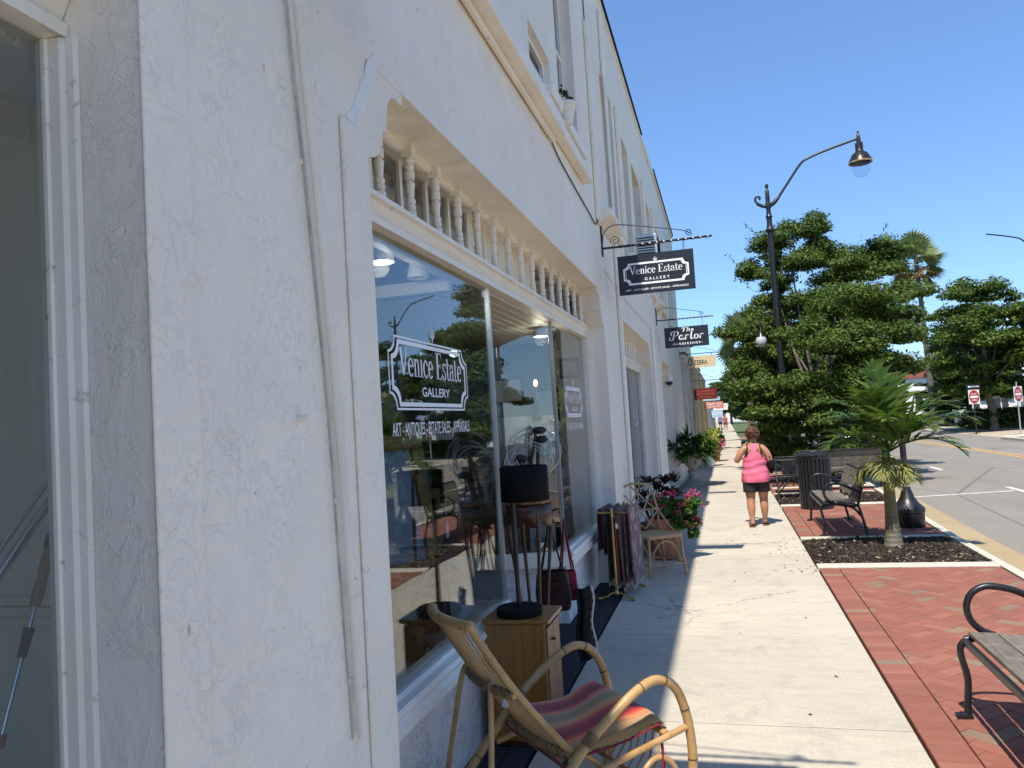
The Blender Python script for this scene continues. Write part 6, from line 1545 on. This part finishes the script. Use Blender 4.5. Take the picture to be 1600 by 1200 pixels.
random.seed(4); b = MB(); b.tube([(0, 0, -.1), (0, 0, .5), (.05, -.05, 1.4), (0, 0, 2.6)], [.20, .16, .14, .11], 12); limbs(b, (.03, -.03, 1.3), [(c[0] * .85, c[1] * .85, c[2] - .1) for c in CLl if c[2] > 1.6][::2], .055); b.build('trunk', 'bark', tr, 60)
leaf_cloud('crown', pads(CLl, 2, 7, .95), 170000, .09, 'leaf', tr, 7, .52, .5, .35)
# lighter sprigs at the edge of the crown
b = MB(); random.seed(12)
for k in range(26):
    c = random.choice([q for q in CLl if q[2] > 3.3]); a = random.uniform(0, 6.28); base = Vector((c[0] + c[3] * math.cos(a) * .8, c[1] + c[4] * math.sin(a) * .8, c[2] + .1)); d = Vector((math.cos(a), math.sin(a), random.uniform(.2, 1.4))).normalized(); L = random.uniform(.35, .75)
    b.tube([base, base + d * L * .5, base + d * L + Vector((0, 0, -.05))], [.008, .006, .003], 4)
    for q in range(12):
        p = base + d * L * random.uniform(.3, 1.05); v = Vector((random.gauss(0, 1), random.gauss(0, 1), random.gauss(.2, 1))).normalized(); s = v.orthogonal().normalized() * .022; b.add([p, p + v * .04 + s, p + v * .085, p + v * .04 - s], [(0, 1, 2, 3)])
nofix(b, 'sprig', 'leaf_olive', tr)

def make_crown(name, seed, n, size, mat, layers=5, R0=3.2, H=5.0, base=2.2):
    rg = random.Random(seed); cs = []
    for l in range(layers):
        t = l / (layers - 1); z = base + H * t * .9; rr = R0 * (math.sin(math.pi * (.22 + .68 * t))) ; k = max(2, int(7 * rr / R0))
        for q in range(k):
            a = q * 6.283 / k + rg.uniform(-.5, .5) + l; d = rr * rg.uniform(.35, .78); cs.append((d * math.cos(a), d * math.sin(a), z + rg.uniform(-.35, .35), R0 * rg.uniform(.34, .48), R0 * rg.uniform(.34, .48), H * rg.uniform(.10, .15)))
    return leaf_cloud(name, pads(cs, seed, 6), n, size, mat, None, seed, .55, .55, .4, True), cs
CROWNS = [make_crown('crown', 31, 52000, .16, 'leaf'), make_crown('crown', 32, 46000, .16, 'leaf_dark', 5, 3.2, 4.6, 2.0), make_crown('crown', 33, 36000, .17, 'leaf_olive', 4, 3.0, 4.0, 1.8)]
TRUNKS = []
for me, cs in CROWNS:
    random.seed(len(cs)); b = MB(); b.tube(spline([(0, 0, -.2), (.05, 0, .8), (-.08, .05, 1.8), (0, 0, 2.6)], 3), [.24, .22, .2, .18, .17, .16, .15, .14, .13, .12], 10); limbs(b, (-.06, .04, 1.7), [(c[0] * .8, c[1] * .8, c[2]) for c in cs[::2]], .08); TRUNKS.append(b.mesh('trunk', 'bark', 60))
def tree(loc, kind, s, rz, label, sz=1.0, group='trees lining the street'):
    o = thing('shade_tree', loc, label, 'tree', rz, group); part('crown', CROWNS[kind][0], o, (0, 0, 0), (0, 0, 0), (s, s, s * sz)); part('trunk', TRUNKS[kind], o, (0, 0, 0), (0, 0, 0), (s, s, s * sz)); return o
tree((2.35, 29.5, 0), 0, .80, .4, 'second street tree along the walk, just past the big layered one')
tree((2.2, 38.5, 0), 1, .78, 1.9, 'third street tree along the walk')
tree((2.3, 48, 0), 0, .78, 3.1, 'fourth street tree along the walk, far down the shop row')
tree((2.4, 59, 0), 2, .8, .9, 'fifth street tree along the walk, pale and far away')
tree((2.2, 72, 0), 1, .85, 2.2, 'farthest street tree on the shop side')
tree((13.72, 46.3, 0), 0, 1.12, .3, 'wide shade tree with a bare forked trunk behind the dark hedge', .98)
tree((18.0, 45.0, 0), 1, 1.12, 1.2, 'shade tree at the right edge across the road beside the wide tree', .95)
tree((15.2, 61, 0), 1, .80, 2.6, 'lower dark tree behind the wide shade tree across the road', .66)
tree((17.0, 62, 0), 0, 1.0, 2.9, 'dark tree behind the wide tree and the white houses')
tree((6.5, 112, 0), 1, 1.1, .7, 'far tree at the end of the road')
tree((1.0, 128, 0), 0, 1.1, 1.7, 'farthest tree closing the view down the walk')

tree((2.25, -17, 0), 0, .78, 1.3, 'street tree behind the viewer beside the brick paving')
tree((2.3, -27, 0), 1, .85, 2.3, 'second street tree behind the viewer')
tree((5.5, -48, 0), 1, 1.2, .2, 'tree closing the road far behind the viewer')
tree((-1.5, -44, 0), 0, 1.2, 1.2, 'tree closing the walk far behind the viewer')
# bushes under the big tree and beside the bed
for k, (x, y, s, lab) in enumerate(((2.3, 19.0, 1.0, 'leafy low bush at the foot of the big street tree'), (1.5, 24.5, .9, 'low bush further along the walk past the big tree'), (1.6, 33.0, .9, 'far low bush along the walk'))):
    o = thing('bush', (x, y, 0), lab, 'bush'); leaf_cloud('foliage', pads([(0, 0, .5, .8, .7, .45), (.4, .3, .4, .6, .6, .35), (-.4, -.2, .4, .5, .5, .35)], k + 3, 6), 9000, .075, 'leaf_olive' if k == 0 else 'leaf', o, k + 40, .55); MB().tube([(0, 0, -.05), (0, 0, .4)], [.04, .02], 6).build('stem', 'bark', o)
hd = thing('hedge', (15.4, 47.0, 0), 'clipped very dark hedge across the road under the wide tree', 'hedge')
leaf_cloud('foliage', [(x, y, z, .55, .55, .38) for x in np.arange(-2.6, 3.8, .45) for y in (-.4, .3) for z in (.35, .75)], 26000, .13, 'leaf_hedge', hd, 77, .6, .2, .75)
MB().box(-2.7, 3.7, -.55, .55, 0, .85).build('twigs', 'leaf_hedge', hd)

# ================================================================== ACROSS THE ROAD AND FAR DOWN THE STREET
def traffic_sign(loc, label, rz, kind):
    o = thing('traffic_sign', loc, label, 'sign', rz)
    MB().tube([(0, 0, -.1), (0, 0, 2.35)], .032, 8).build('post', 'alu' if kind == 'b' else 'black', o, 60)
    fn = lambda u, v: (u, -.052, 1.78 + v)
    if kind == 'a':
        p = MB().box(-.36, .36, -.05, -.035, 1.42, 2.14).build('plate', 'white', o)
        ow = MB().box(-.48, .48, -.055, -.035, 2.17, 2.43).build('arrow_plate', 'black', o)
        b = MB(); f2 = lambda u, v: (u, -.058, 2.30 + v); b.add([f2(u, v) for u, v in ((-.40, 0), (-.29, .06), (-.29, .028), (.36, .028), (.36, -.028), (-.29, -.028), (-.29, -.06))], [(0, 1, 2, 3, 4, 5, 6)]); b.build('arrow', 'print_white', ow)
        place_print('lettering', font_polys('ONE WAY', .02), .4, .04, lambda u, v: (u, -.061, 2.30 + v), 'ink', ow, .05, -.02)
    else:
        p = MB().box(-.36, .36, -.05, -.035, 1.42, 2.14).build('plate', 'white', o)
    b = MB(); V, F = disc(0, 0, .34); V = [fn(.34 * math.cos(R(k * 12)), .34 * math.sin(R(k * 12))) for k in range(30)]; b.add(V, [tuple(range(30))]); b.build('disc', 'sign_red', p)
    b = MB(); b.add([(u, -.054, 1.78 + v) for u, v in ((-.26, -.055), (.26, -.055), (.26, .055), (-.26, .055))], [(0, 1, 2, 3)]); b.build('bar', 'print_white', p)
    place_print('lettering', font_polys('DO NOT', .015), .38, .085, lambda u, v: (u, -.054, 1.78 + v), 'print_white', p, 0, .11)
    place_print('lettering', font_polys('ENTER', .015), .32, .085, lambda u, v: (u, -.054, 1.78 + v), 'print_white', p, 0, -.20)
    return o
traffic_sign((12.15, 43.6, 0), 'do not enter sign under a black one way arrow, left of the hedge', R(34), 'a')
traffic_sign((13.0, 40.2, 0), 'do not enter sign on a grey post in front of the hedge', R(46), 'b')

def car(loc, rz, paint, label):
    o = thing('parked_car', loc, label, 'car', rz, 'cars parked across the road')
    side = [(-2.15, .35), (-2.2, .62), (-2.05, .85), (-1.45, .95), (-.85, 1.38), (.45, 1.42), (1.15, .98), (1.95, .86), (2.2, .66), (2.2, .35)]
    b = MB(); rows = []
    for y, k in ((-.86, .93), (-.82, 1.0), (0, 1.015), (.82, 1.0), (.86, .93)): rows.append([(x, y * (1 - .16 * max(0, z - .95) / .45), .35 + (z - .35) * k) for x, z in side])
    b.grid(rows); b.add(rows[0], [tuple(range(len(side)))]); b.add(rows[-1], [tuple(range(len(side)))])
    b.build('body', paint, o, 30)
    b = MB()
    for s in (-1, 1): b.add([(x, s * (.872 - .14 * max(0, z - .95) / .45), z) for x, z in ((-1.25, .98), (-.80, 1.33), (.42, 1.36), (1.0, .99))], [(0, 1, 2, 3)])
    b.add([(-1.47, -.7, .99), (-1.47, .7, .99), (-.90, .62, 1.36), (-.90, -.62, 1.36)], [(0, 1, 2, 3)]); b.add([(1.18, -.7, 1.0), (1.18, .7, 1.0), (.52, .62, 1.40), (.52, -.62, 1.40)], [(0, 1, 2, 3)])
    b.build('window', 'win_dark', o)
    wme = MB(); wme.tube([(0, -.1, 0), (0, .1, 0)], .32, 18); wme = wme.mesh('wheel', 'rubber', 40); rme = MB(); rme.tube([(0, -.106, 0), (0, .106, 0)], .20, 14); rme = rme.mesh('rim', 'alu', 40)
    for x in (-1.35, 1.35):
        for y in (-.78, .78): w_ = part('wheel', wme, o, (x, y, .32)); part('rim', rme, w_)
    for y in (-.62, .62):
        MB().box(2.12, 2.215, y - .17, y + .17, .62, .75).build('headlight', 'frost', o, bevel=.02); MB().box(-2.215, -2.12, y - .17, y + .17, .62, .78).build('tail_light', 'tail', o, bevel=.02)
    MB().box(2.19, 2.225, -.3, .3, .42, .53).build('number_plate', 'white', o); return o
car((14.9, 62, 0), R(-100), 'car_dark', 'dark car facing the road beside the white houses')
car((8.9, 57, -.12), R(88), 'car_paint', 'white car on the road behind the palm fronds')
car((11.0, 66, 0), R(96), 'car_blue', 'blue car parked near the red roofed building')
car((4.35, 30.2, -.12), R(86), 'car_blue', 'blue car parked at the kerb behind the big street tree')
car((9.9, 92, -.12), R(90), 'car_dark', 'dark car far down the road')

def house(loc, w, d, h, label, roof='metal_roof', rh=1.6, wall='wall_white', name='house', wins=4, grp='white houses with hip roofs'):
    o = thing(name, loc, label, 'house', 0, grp)
    MB().box(-w / 2, w / 2, 0, d, -.2, h).build('wall', wall, o)
    b = MB(); e_ = .35; x0, x1, y0, y1 = -w / 2 - e_, w / 2 + e_, -e_, d + e_; i = min(w, d) / 2
    b.add([(x0, y0, h + .003), (x1, y0, h + .003), (x1, y1, h + .003), (x0, y1, h + .003), (x0 + i, (y0 + y1) / 2 - max(0, d / 2 - i), h + rh), (x1 - i, (y0 + y1) / 2 - max(0, d / 2 - i), h + rh), (x1 - i, (y0 + y1) / 2 + max(0, d / 2 - i), h + rh), (x0 + i, (y0 + y1) / 2 + max(0, d / 2 - i), h + rh)],
          [(0, 1, 5, 4), (1, 2, 6, 5), (2, 3, 7, 6), (3, 0, 4, 7), (4, 5, 6, 7), (0, 3, 2, 1)]); b.build('roof', roof, o)
    MB().box(x0 - .02, x1 + .02, y0 - .02, y0 + .06, h - .16, h).build('eave_board', 'trim_clean', o)
    for k in range(wins):
        x = -w / 2 + w * (k + .5) / wins; f = MB().box(x - .62, x + .62, -.06, -.003, .95, 2.3).build('window', 'trim_clean', o); MB().box(x - .52, x - .04, -.075, -.062, 1.05, 2.2).build('pane', 'win_dark', f); MB().box(x + .04, x + .52, -.075, -.062, 1.05, 2.2).build('pane', 'win_dark', f)
    return o
house((21.0, 72, -.6), 4.2, 5, 2.5, 'small white house with a blue grey hip roof left of the forked tree', rh=1.5, wins=2)
house((27.5, 72, -.4), 4.8, 5, 2.5, 'small white house with a blue grey hip roof right of the forked tree', rh=1.6, wins=3)
house((24, 84, 0), 22, 8, 4.6, 'long white two storey building behind the small hip roofed houses', 'wall_white', .3, wins=6, grp=None) if False else None
wb = thing('white_building', (26, 84, 0), 'long plain white building behind the small hip roofed houses', 'building')
MB().box(-12, 14, 0, 8, -.3, 5.2).build('wall', 'wall_white', wb); MB().box(-12.1, 14.1, -.1, 8.1, 5.2, 5.45).build('parapet', 'trim_clean', wb)
for k in range(7): MB().box(-10 + k * 3.4, -8.4 + k * 3.4, -.03, -.003, 2.6, 4.2).build('window', 'win_dark', wb)
rb = thing('red_roofed_building', (16.6, 79, 0), 'white building with a steep clay red tile roof behind the trees across the road', 'building')
MB().box(-2.9, 2.0, 0, 7, -.3, 3.9).box(-9, -2.95, 1.5, 8, -.3, 4.1).build('wall', 'wall_white', rb)
b = MB(); b.add([(-3.2, -.3, 3.9), (2.4, -.3, 3.9), (2.4, 7.3, 3.9), (-3.2, 7.3, 3.9), (-1.9, 2.4, 6.25), (.9, 2.4, 6.25), (.9, 4.6, 6.25), (-1.9, 4.6, 6.25)], [(0, 1, 5, 4), (1, 2, 6, 5), (2, 3, 7, 6), (3, 0, 4, 7), (4, 5, 6, 7), (0, 3, 2, 1)]); b.build('roof', 'clay', rb)
for x in (-2.1, -.6, .9): f = MB().box(x - .4, x + .4, -.06, -.003, 1.0, 2.6).build('window', 'trim_clean', rb); MB().box(x - .33, x + .33, -.075, -.062, 1.07, 2.53).build('pane', 'win_dark', f)

# lower shops further along the same side
def shop(y0, y1, h, wall, label, kind=0, fx=FX):
    o = thing('low_shop', (fx, y0, 0), label, 'building', 0); L = y1 - y0
    MB().box(-8, 0, .01, L - .01, -.2, h).build('wall', wall, o)
    MB().box(-8, .14, .0, L, h, h + .12).build('cornice', 'trim', o); MB().box(-8, .17, -.02, L + .0, h + .12, h + .17).build('roof_edge', 'clay' if kind else 'black_matte', o)
    n = max(1, int(L / 3.2))
    for k in range(n):
        a = L * (k + .15) / n; c = L * (k + .85) / n
        f = MB().box(.003, .05, a, c, .45, 2.5).build('shop_window', 'trim_clean', o); MB().box(.052, .06, a + .08, c - .08, .53, 2.42).build('pane', 'win_dark', f)
    for k in range(n + 1):
        y = min(max(L * k / n, .2), L - .2); MB().box(.003, .12, y - .17, y + .17, 0, h - .02).build('pilaster', wall, o)
    if kind == 2: MB().prism([(0.125, 2.75), (.95, 2.45), (.95, 2.38), (0.125, 2.55)], L * .55, L * .8, lambda u, v, t: (u, t, v)).build('awning', 'awning', o)
    return o
shop(24.5, 31, 3.55, 'wall_grey', 'pale low shop with a dark roof edge right after the tall white building', 1)
shop(31, 41, 3.85, 'wall_cream', 'cream low shop with flat pilasters further along', 0)
shop(41, 52, 3.7, 'wall_yellow', 'ochre low shop with a dark awning far along the walk', 2)
shop(52, 64, 3.3, 'wall_white', 'white low shop with pale columns far along the walk', 0)
shop(64, 95, 3.6, 'wall_cream', 'farthest cream shop row before the end of the street', 1)
gb = thing('gabled_block', (FX - .4, 33, 3.85), 'cream upper storey with a sloping gable over the low shops', 'building')
MB().prism([(0, .18), (0, 1.15), (3.0, 1.75), (12, 1.75), (12, .18)], -6, -.0, lambda u, v, t: (t, u, v)).build('wall', 'wall_cream', gb)
MB().prism([(-.1, 1.152), (-.1, 1.25), (3.0, 1.86), (12.1, 1.86), (12.1, 1.752), (3.0, 1.752)], -6.1, .12, lambda u, v, t: (t, u, v)).build('roof', 'clay', gb)
eb = thing('white_building', (-2, 160, 0), 'small bright white building closing the end of the street', 'building')
MB().box(-8, 6, 0, 8, -.3, 4.2).build('wall', 'wall_white', eb); MB().box(-8.2, 6.2, -.2, 8.2, 4.2, 4.5).build('roof', 'metal_roof', eb)
for k in range(5): MB().box(-6.5 + k * 2.4, -5 + k * 2.4, -.03, -.003, 1, 2.6).build('window', 'win_dark', eb)
bk = thing('treeline', (60, 190, 0), 'dark mass of distant trees beyond the road', 'treeline'); bk['kind'] = 'stuff'
leaf_cloud('foliage', pads([(x, random.uniform(-8, 8), random.uniform(1.5, 5), 6, 5, 3) for x in range(-75, 120, 5)], 8, 6), 34000, .8, 'leaf_dark', bk, 91, .6).__setitem__('kind', 'stuff')

# ================================================================== INSIDE THE SHOP WINDOWS
def printed_window(y0, y1, z0, z1, pane):
    yc, zc, w, h = (y0 + y1) / 2, (z0 + z1) / 2, y1 - y0, z1 - z0; fn = lambda u, v: (GX + .0045, yc + u, zc + v)
    frame_print('border', w, h, .075, .010, fn, 'print_white', pane); frame_print('border', w * .94, h * .90, .075, .020, fn, 'print_white', pane)
    place_print('lettering', serif_polys('Venice Estate'), w * .80, h * .40, fn, 'print_white', pane, .01, -h * .03, cap=1)
    place_print('lettering', font_polys('GALLERY', .008), w * .36, h * .13, fn, 'print_white', pane, .04, -h * .30)
    place_print('lettering', font_polys('ART - ANTIQUES - ESTATE SALES - APPRAISALS', .004), w * .98, .062, fn, 'print_white', pane, 0, -h * .5 - .12)
    fleur('emblem', .085, fn, 'print_white', pane, .02, h * .5 + .015)
printed_window(3.19, 4.29, 1.855, 2.205, W1)
printed_window(7.15, 8.05, 1.80, 2.10, W3)
b = MB(); fn = lambda u, v: (GX + .0045, 13.1 + u, 1.62 + v)
place_print('lettering', stroke_polys(SCRIPT_PARLOR), .8, .3, fn, 'print_white', [o for o in bld.children if o.name.startswith('shop_window')][-2])
# track spots
def spot(loc, label, lit, rz=0):
    o = thing('track_spotlight', loc, label, 'spotlight', rz, 'white spotlights inside the gallery window'); tilt = Matrix.Rotation(.12, 4, 'X')
    MB().lathe([(.02, .115), (.038, .11), (.040, .05), (.046, .02), (.062, -.03), (.070, -.075), (.070, -.085), (.06, -.085), (.05, -.05)], n=20, cap=False).build('shade', 'white', o, 40)
    MB().lathe([(.001, -.06), (.056, -.06)], n=16, cap=False).build('bulb', 'lamp_on' if lit else 'frost', o)
    if lit:
        L_ = bpy.data.lights.new('spotlight_bulb', 'POINT'); L_.energy = 2.2; L_.color = (1.0, .90, .75); L_.shadow_soft_size = .05
        lo = bpy.data.objects.new('spotlight_bulb', L_); COL.objects.link(lo); lo.parent = o; lo.location = (0, 0, -.12)
    MB().tube([(0, 0, .11), (-.01, .02, .16), (-.03, .08, .20)], .006, 6).tube([(.04, 0, .06), (.09, .06, .075)], .008, 6).build('bracket', 'white', o, 60); return o
spot((-1.80, 3.96, 2.80), 'lit white spotlight, nearest inside the gallery window', True)
spot((-1.80, 4.49, 2.80), 'unlit white spotlight beside the lit one inside the gallery window', False)
spot((-1.62, 7.05, 2.66), 'lit ceiling spotlight over the far bay display', True)
MB().box(GX - 1.2, GX - .13, 2.61, 4.76, 2.98, 3.02).build('display_ceiling', 'room_white', bld)
MB().box(GX - .20, GX - .125, 2.61, 4.76, 2.70, 2.76).box(GX - 1.19, GX - .22, 4.70, 4.76, 2.66, 2.74).build('ceiling_moulding', 'trim_clean', bld)
# painting in a gilt frame leaning at the left of the display
pa = thing('framed_painting', (-2.0, 4.02, 1.32), 'gilt framed blue seascape painting leaning inside the gallery window', 'painting', R(-58)); pa.rotation_euler = (R(-10), 0, R(58))
fr = MB(); w_, h_ = .44, .42
for (x0, x1, z0_, z1_) in ((-w_, w_, -h_, -h_ + .09), (-w_, w_, h_ - .09, h_), (-w_, -w_ + .09, -h_ + .09, h_ - .09), (w_ - .09, w_, -h_ + .09, h_ - .09)): fr.box(x0, x1, -.03, .03, z0_, z1_)
fr.build('frame', 'gilt', pa, bevel=.012); MB().box(-w_ + .09, w_ - .09, -.005, .005, -h_ + .09, h_ - .09).build('canvas', 'canvas', pa)
# carved wood stand with dark ornaments
ws = thing('plant_stand', (-1.95, 4.62, ZS - .10), 'tall carved wood plant stand just inside the gallery window', 'stand')
MB().lathe([(.15, .80), (.17, .82), (.17, .85), (.15, .86)], n=8).build('top', 'midwood', ws)
for a in (20, 110, 200, 290): MB().tube(spline([(.13 * math.cos(R(a)), .13 * math.sin(R(a)), .80), (.15 * math.cos(R(a)), .15 * math.sin(R(a)), .6), (.08 * math.cos(R(a)), .08 * math.sin(R(a)), .3), (.16 * math.cos(R(a)), .16 * math.sin(R(a)), 0.0)], 4), [.022] * 13, 8).build('leg', 'midwood', ws, 60)
MB().lathe([(.10, .36), (.12, .37), (.12, .385), (.10, .39)], n=8).build('shelf', 'midwood', ws)
bl = thing('binoculars', (-1.93, 4.60, ZS + .765), 'black binoculars lying on the carved plant stand', 'binoculars')
for s in (-.05, .05): MB().lathe([(.03, 0), (.05, .02), (.05, .07), (.035, .09), (.035, .14)], (s, 0, 0), 12).build('barrel', 'black', bl, 40)
MB().tube([(-.05, 0, .07), (.05, 0, .07)], .016, 8).build('bridge', 'black', bl, 40)
vp = thing('leafy_plant', (-2.25, 4.9, ZS - .10), 'bushy dark house plant inside the gallery window', 'plant'); MB().lathe([(.12, 0), (.16, .28), (.14, .27)], n=16).build('pot', 'darkwood', vp, 40)
leaf_cloud('foliage', [(0, 0, 1.0, .3, .3, .35), (.1, .1, .7, .28, .28, .3), (-.1, 0, .5, .2, .2, .2)], 1400, .10, 'leaf_dark', vp, 8, .4); MB().tube([(0, 0, .25), (0, 0, 1.0)], .012, 6).build('stem', 'bark', vp)
gp = thing('spiky_plant', (-1.75, 3.95, ZS - .10), 'thin leaved spiky plant in a pot under the painting', 'plant'); MB().lathe([(.06, 0), (.09, .16), (.08, .15)], n=14).build('pot', 'terracotta', gp, 40)
b = MB(); random.seed(6); blade_leaves(b, (0, 0, .15), [(math.cos(a), math.sin(a), random.uniform(.3, 2.2)) for a in [random.uniform(0, 6.3) for k in range(36)]], .50, .018, .8, 5); nofix(b, 'foliage', 'frond', gp)
# wheeled leather case hung with a bag
lc = thing('leather_case', (-1.80, 4.28, ZS - .10), 'brown leather golf trolley case standing inside the gallery window', 'case', R(10))
MB().box(-.13, .13, -.17, .17, .08, .44).build('body', 'leather', lc, bevel=.02); MB().box(-.137, .137, -.175, .175, .34, .45).build('flap', 'leather', lc, bevel=.02)
MB().tube(spline([(.0, -.12, .45), (.0, -.08, .95), (.0, .08, .95), (.0, .12, .45)], 6), .010, 6).build('strap', 'darkwood', lc, 60)
for y in (-.1, .1): MB().box(.138, .145, y - .02, y + .02, .12, .44).build('buckle_strap', 'darkwood', lc)
tw_ = thing('trolley_wheel', (-1.62, 3.84, ZS - .038), 'small rubber wheel of a trolley on the display floor', 'wheel'); MB().tube([(-.018, 0, 0), (.018, 0, 0)], .062, 20).build('tyre', 'rubber', tw_, 40); MB().tube([(-.02, 0, 0), (.02, 0, 0)], .035, 14).build('rim', 'alu', tw_, 40); MB().tube([(-.03, 0, 0), (-.05, .0, .08), (-.12, .02, .16)], .010, 8).build('fork', 'rubber', tw_, 60)
ex = thing('wooden_box', (-2.05, 4.1, ZS - .10), 'low wooden crate behind the leather case', 'box'); MB().box(-.2, .2, -.25, .25, 0, .3).build('body', 'midwood', ex, bevel=.006); MB().box(-.21, .21, -.26, .26, .301, .33).build('lid', 'darkwood', ex, bevel=.004)
lb = thing('paper_label', (-1.60, 4.20, ZS - .104), 'folded printed paper lying on the display floor', 'paper', .4); MB().box(-.1, .1, -.16, .16, 0, .002).build('sheet', 'white', lb)
tg = thing('price_tag', (-1.72, 4.55, 1.13), 'white price tag on a string hanging inside the gallery window', 'tag'); MB().prism([(-.022, -.05), (.022, -.05), (.022, .03), (0, .05), (-.022, .03)], -.001, .001, lambda u, v, t: (t, u, v)).tube([(0, 0, .05), (0, 0, .35)], .0012, 4).build('card', 'white', tg)
# golf bag, shades and clutter behind the far return glass
gb_ = thing('golf_bag', (-1.72, 7.25, ZS - .10), 'black golf bag with clubs standing behind the glass beside the lamp', 'golf bag'); MB().lathe([(.10, 0), (.12, .02), (.12, .75), (.135, .78), (.135, .84), (.11, .84)], n=18).build('body', 'black_matte', gb_, 40)
random.seed(13)
for k in range(8):
    a = k * .8; x, y = .09 * math.cos(a), .09 * math.sin(a); zt = random.uniform(1.05, 1.32); b = MB(); b.tube([(x * .6, y * .6, .6), (x * 1.3, y * 1.3, zt)], .006, 6)
    b.ball((x * 1.3 + .03, y * 1.3, zt + .015), (.055, .03, .032), 9, 6) if k % 2 else b.obox((x * 1.3 + .03, y * 1.3, zt + .01), (.08, .016, .05), (0, .5, a)); b.build('club', 'steel' if k % 3 else 'black', gb_, 50)
for k, (x, y, z, s) in enumerate(((-2.04, 7.3, 1.62, .19), (-1.86, 7.75, 1.60, .17))):
    o = thing('white_table_lamp', (x, y, ZS - .10), ('larger' if k == 0 else 'smaller') + ' white fabric lampshade on a pale lamp behind the glass', 'lamp'); MB().lathe([(s * .82, .92), (s, 1.32)], n=26, cap=False).build('lamp_shade', 'shade_white', o, 60); MB().lathe([(.1, 0), (.1, .02), (.05, .06), (.09, .3), (.10, .5), (.03, .75), (.012, .8), (.012, 1.0)], n=18).build('base', 'urn', o, 50)
sc2 = thing('wall_sconce', (-1.83, 7.6, 2.17), 'small glowing warm sconce bulb in the far bay', 'lamp'); MB().ball((0, 0, 0), (.022, .022, .035), 10, 7).build('bulb', 'lamp_warm', sc2, 60); MB().tube([(0, 0, -.05), (0, 0, -.16)], .012, 8).build('stem', 'brass', sc2, 60)
PF = MB(); 
for k, (x, y, z, w_, h_) in enumerate(((-1.9, 8.40, 1.95, .15, .2), (-2.35, 8.40, 2.15, .2, .16), (-2.75, 8.40, 1.8, .16, .22), (-1.62, 8.40, 2.35, .12, .12), (-2.1, 8.40, 1.5, .2, .14))):
    o = thing('picture_frame', (x, y, z), ('tall dark framed picture on the side wall of the far bay', 'wide dark framed picture high on the side wall of the far bay', 'dark framed picture deepest in the far bay', 'small dark framed picture nearest the ceiling spot in the far bay', 'low dark framed picture behind the lampshades')[k], 'picture'); MB().box(-w_, w_, -.02, .015, -h_, h_).build('frame', 'darkwood', o, bevel=.008); MB().box(-w_ + .04, w_ - .04, -.026, -.021, -h_ + .04, h_ - .04).build('print', 'shade_white' if k % 2 else 'canvas', o)
ca = thing('canvas_print', (-1.72, 7.05, ZS - .09), 'pale print of a boat leaning low behind the return glass', 'picture', R(8)); MB().box(-.12, .12, -.01, .01, 0, .30).build('panel', 'shade_white', ca); MB().box(-.08, .07, -.014, -.011, .09, .17).build('picture', 'canvas', ca)
sr = thing('dark_armoire', (-2.6, 7.6, ZS - .1), 'dark wooden cabinet at the back of the far bay', 'cabinet'); MB().box(-.35, .35, -.3, .3, 0, 1.35).build('carcass', 'darkwood', sr, bevel=.01); MB().box(-.16, .16, -.31, -.301, .1, 1.2).build('door', 'midwood', sr)
# near left display: chrome pole and a walking pole with cork grip
cpo = thing('chrome_rail', (0, 0, 0), 'pair of shiny chrome poles leaning in the near left window', 'pole')
MB().tube([(-1.62, 1.26, 1.342), (-1.62, 1.70, 1.81)], .0105, 12).build('pole', 'steel', cpo, 60)
MB().tube([(-1.64, 1.27, 1.385), (-1.64, 1.71, 1.85)], .006, 10).build('thin_pole', 'steel', cpo, 60)
wp = thing('walking_pole', (0, 0, 0), 'walking pole with cork grip leaning in the near left window', 'walking pole')
A = Vector((-1.62, 1.22, .66)); Bq = Vector((-1.62, 1.545, 1.56)); q = lambda t: A.lerp(Bq, t)
MB().tube([q(0), q(.88)], .0055, 10).build('shaft', 'steel', wp, 60)
MB().tube([q(.81), q(.84), q(.88), q(.93), q(.955)], [.011, .0135, .012, .014, .0125], 12).build('grip', 'cork', wp, 60); MB().tube([q(.955), q(.985), q(1.0)], [.015, .016, .006], 10).tube([q(.69), q(.76)], [.010, .012], 10).build('grip_cap', 'rubber', wp, 60)
MB().tube([q(.49), q(.52)], .012, 10).build('clip', 'red_plastic', wp, 60)
sl_ = thing('brass_floor_lamp', (-2.25, 1.62, .5), 'lamp with a tan shade deep in the near left window', 'lamp'); MB().lathe([(.16, 1.36), (.10, 1.62)], n=22, cap=False).build('lamp_shade', 'cream_panel', sl_, 60); MB().lathe([(.12, 0), (.12, .02), (.015, .05), (.012, 1.45)], n=14).build('base', 'brass', sl_, 50)
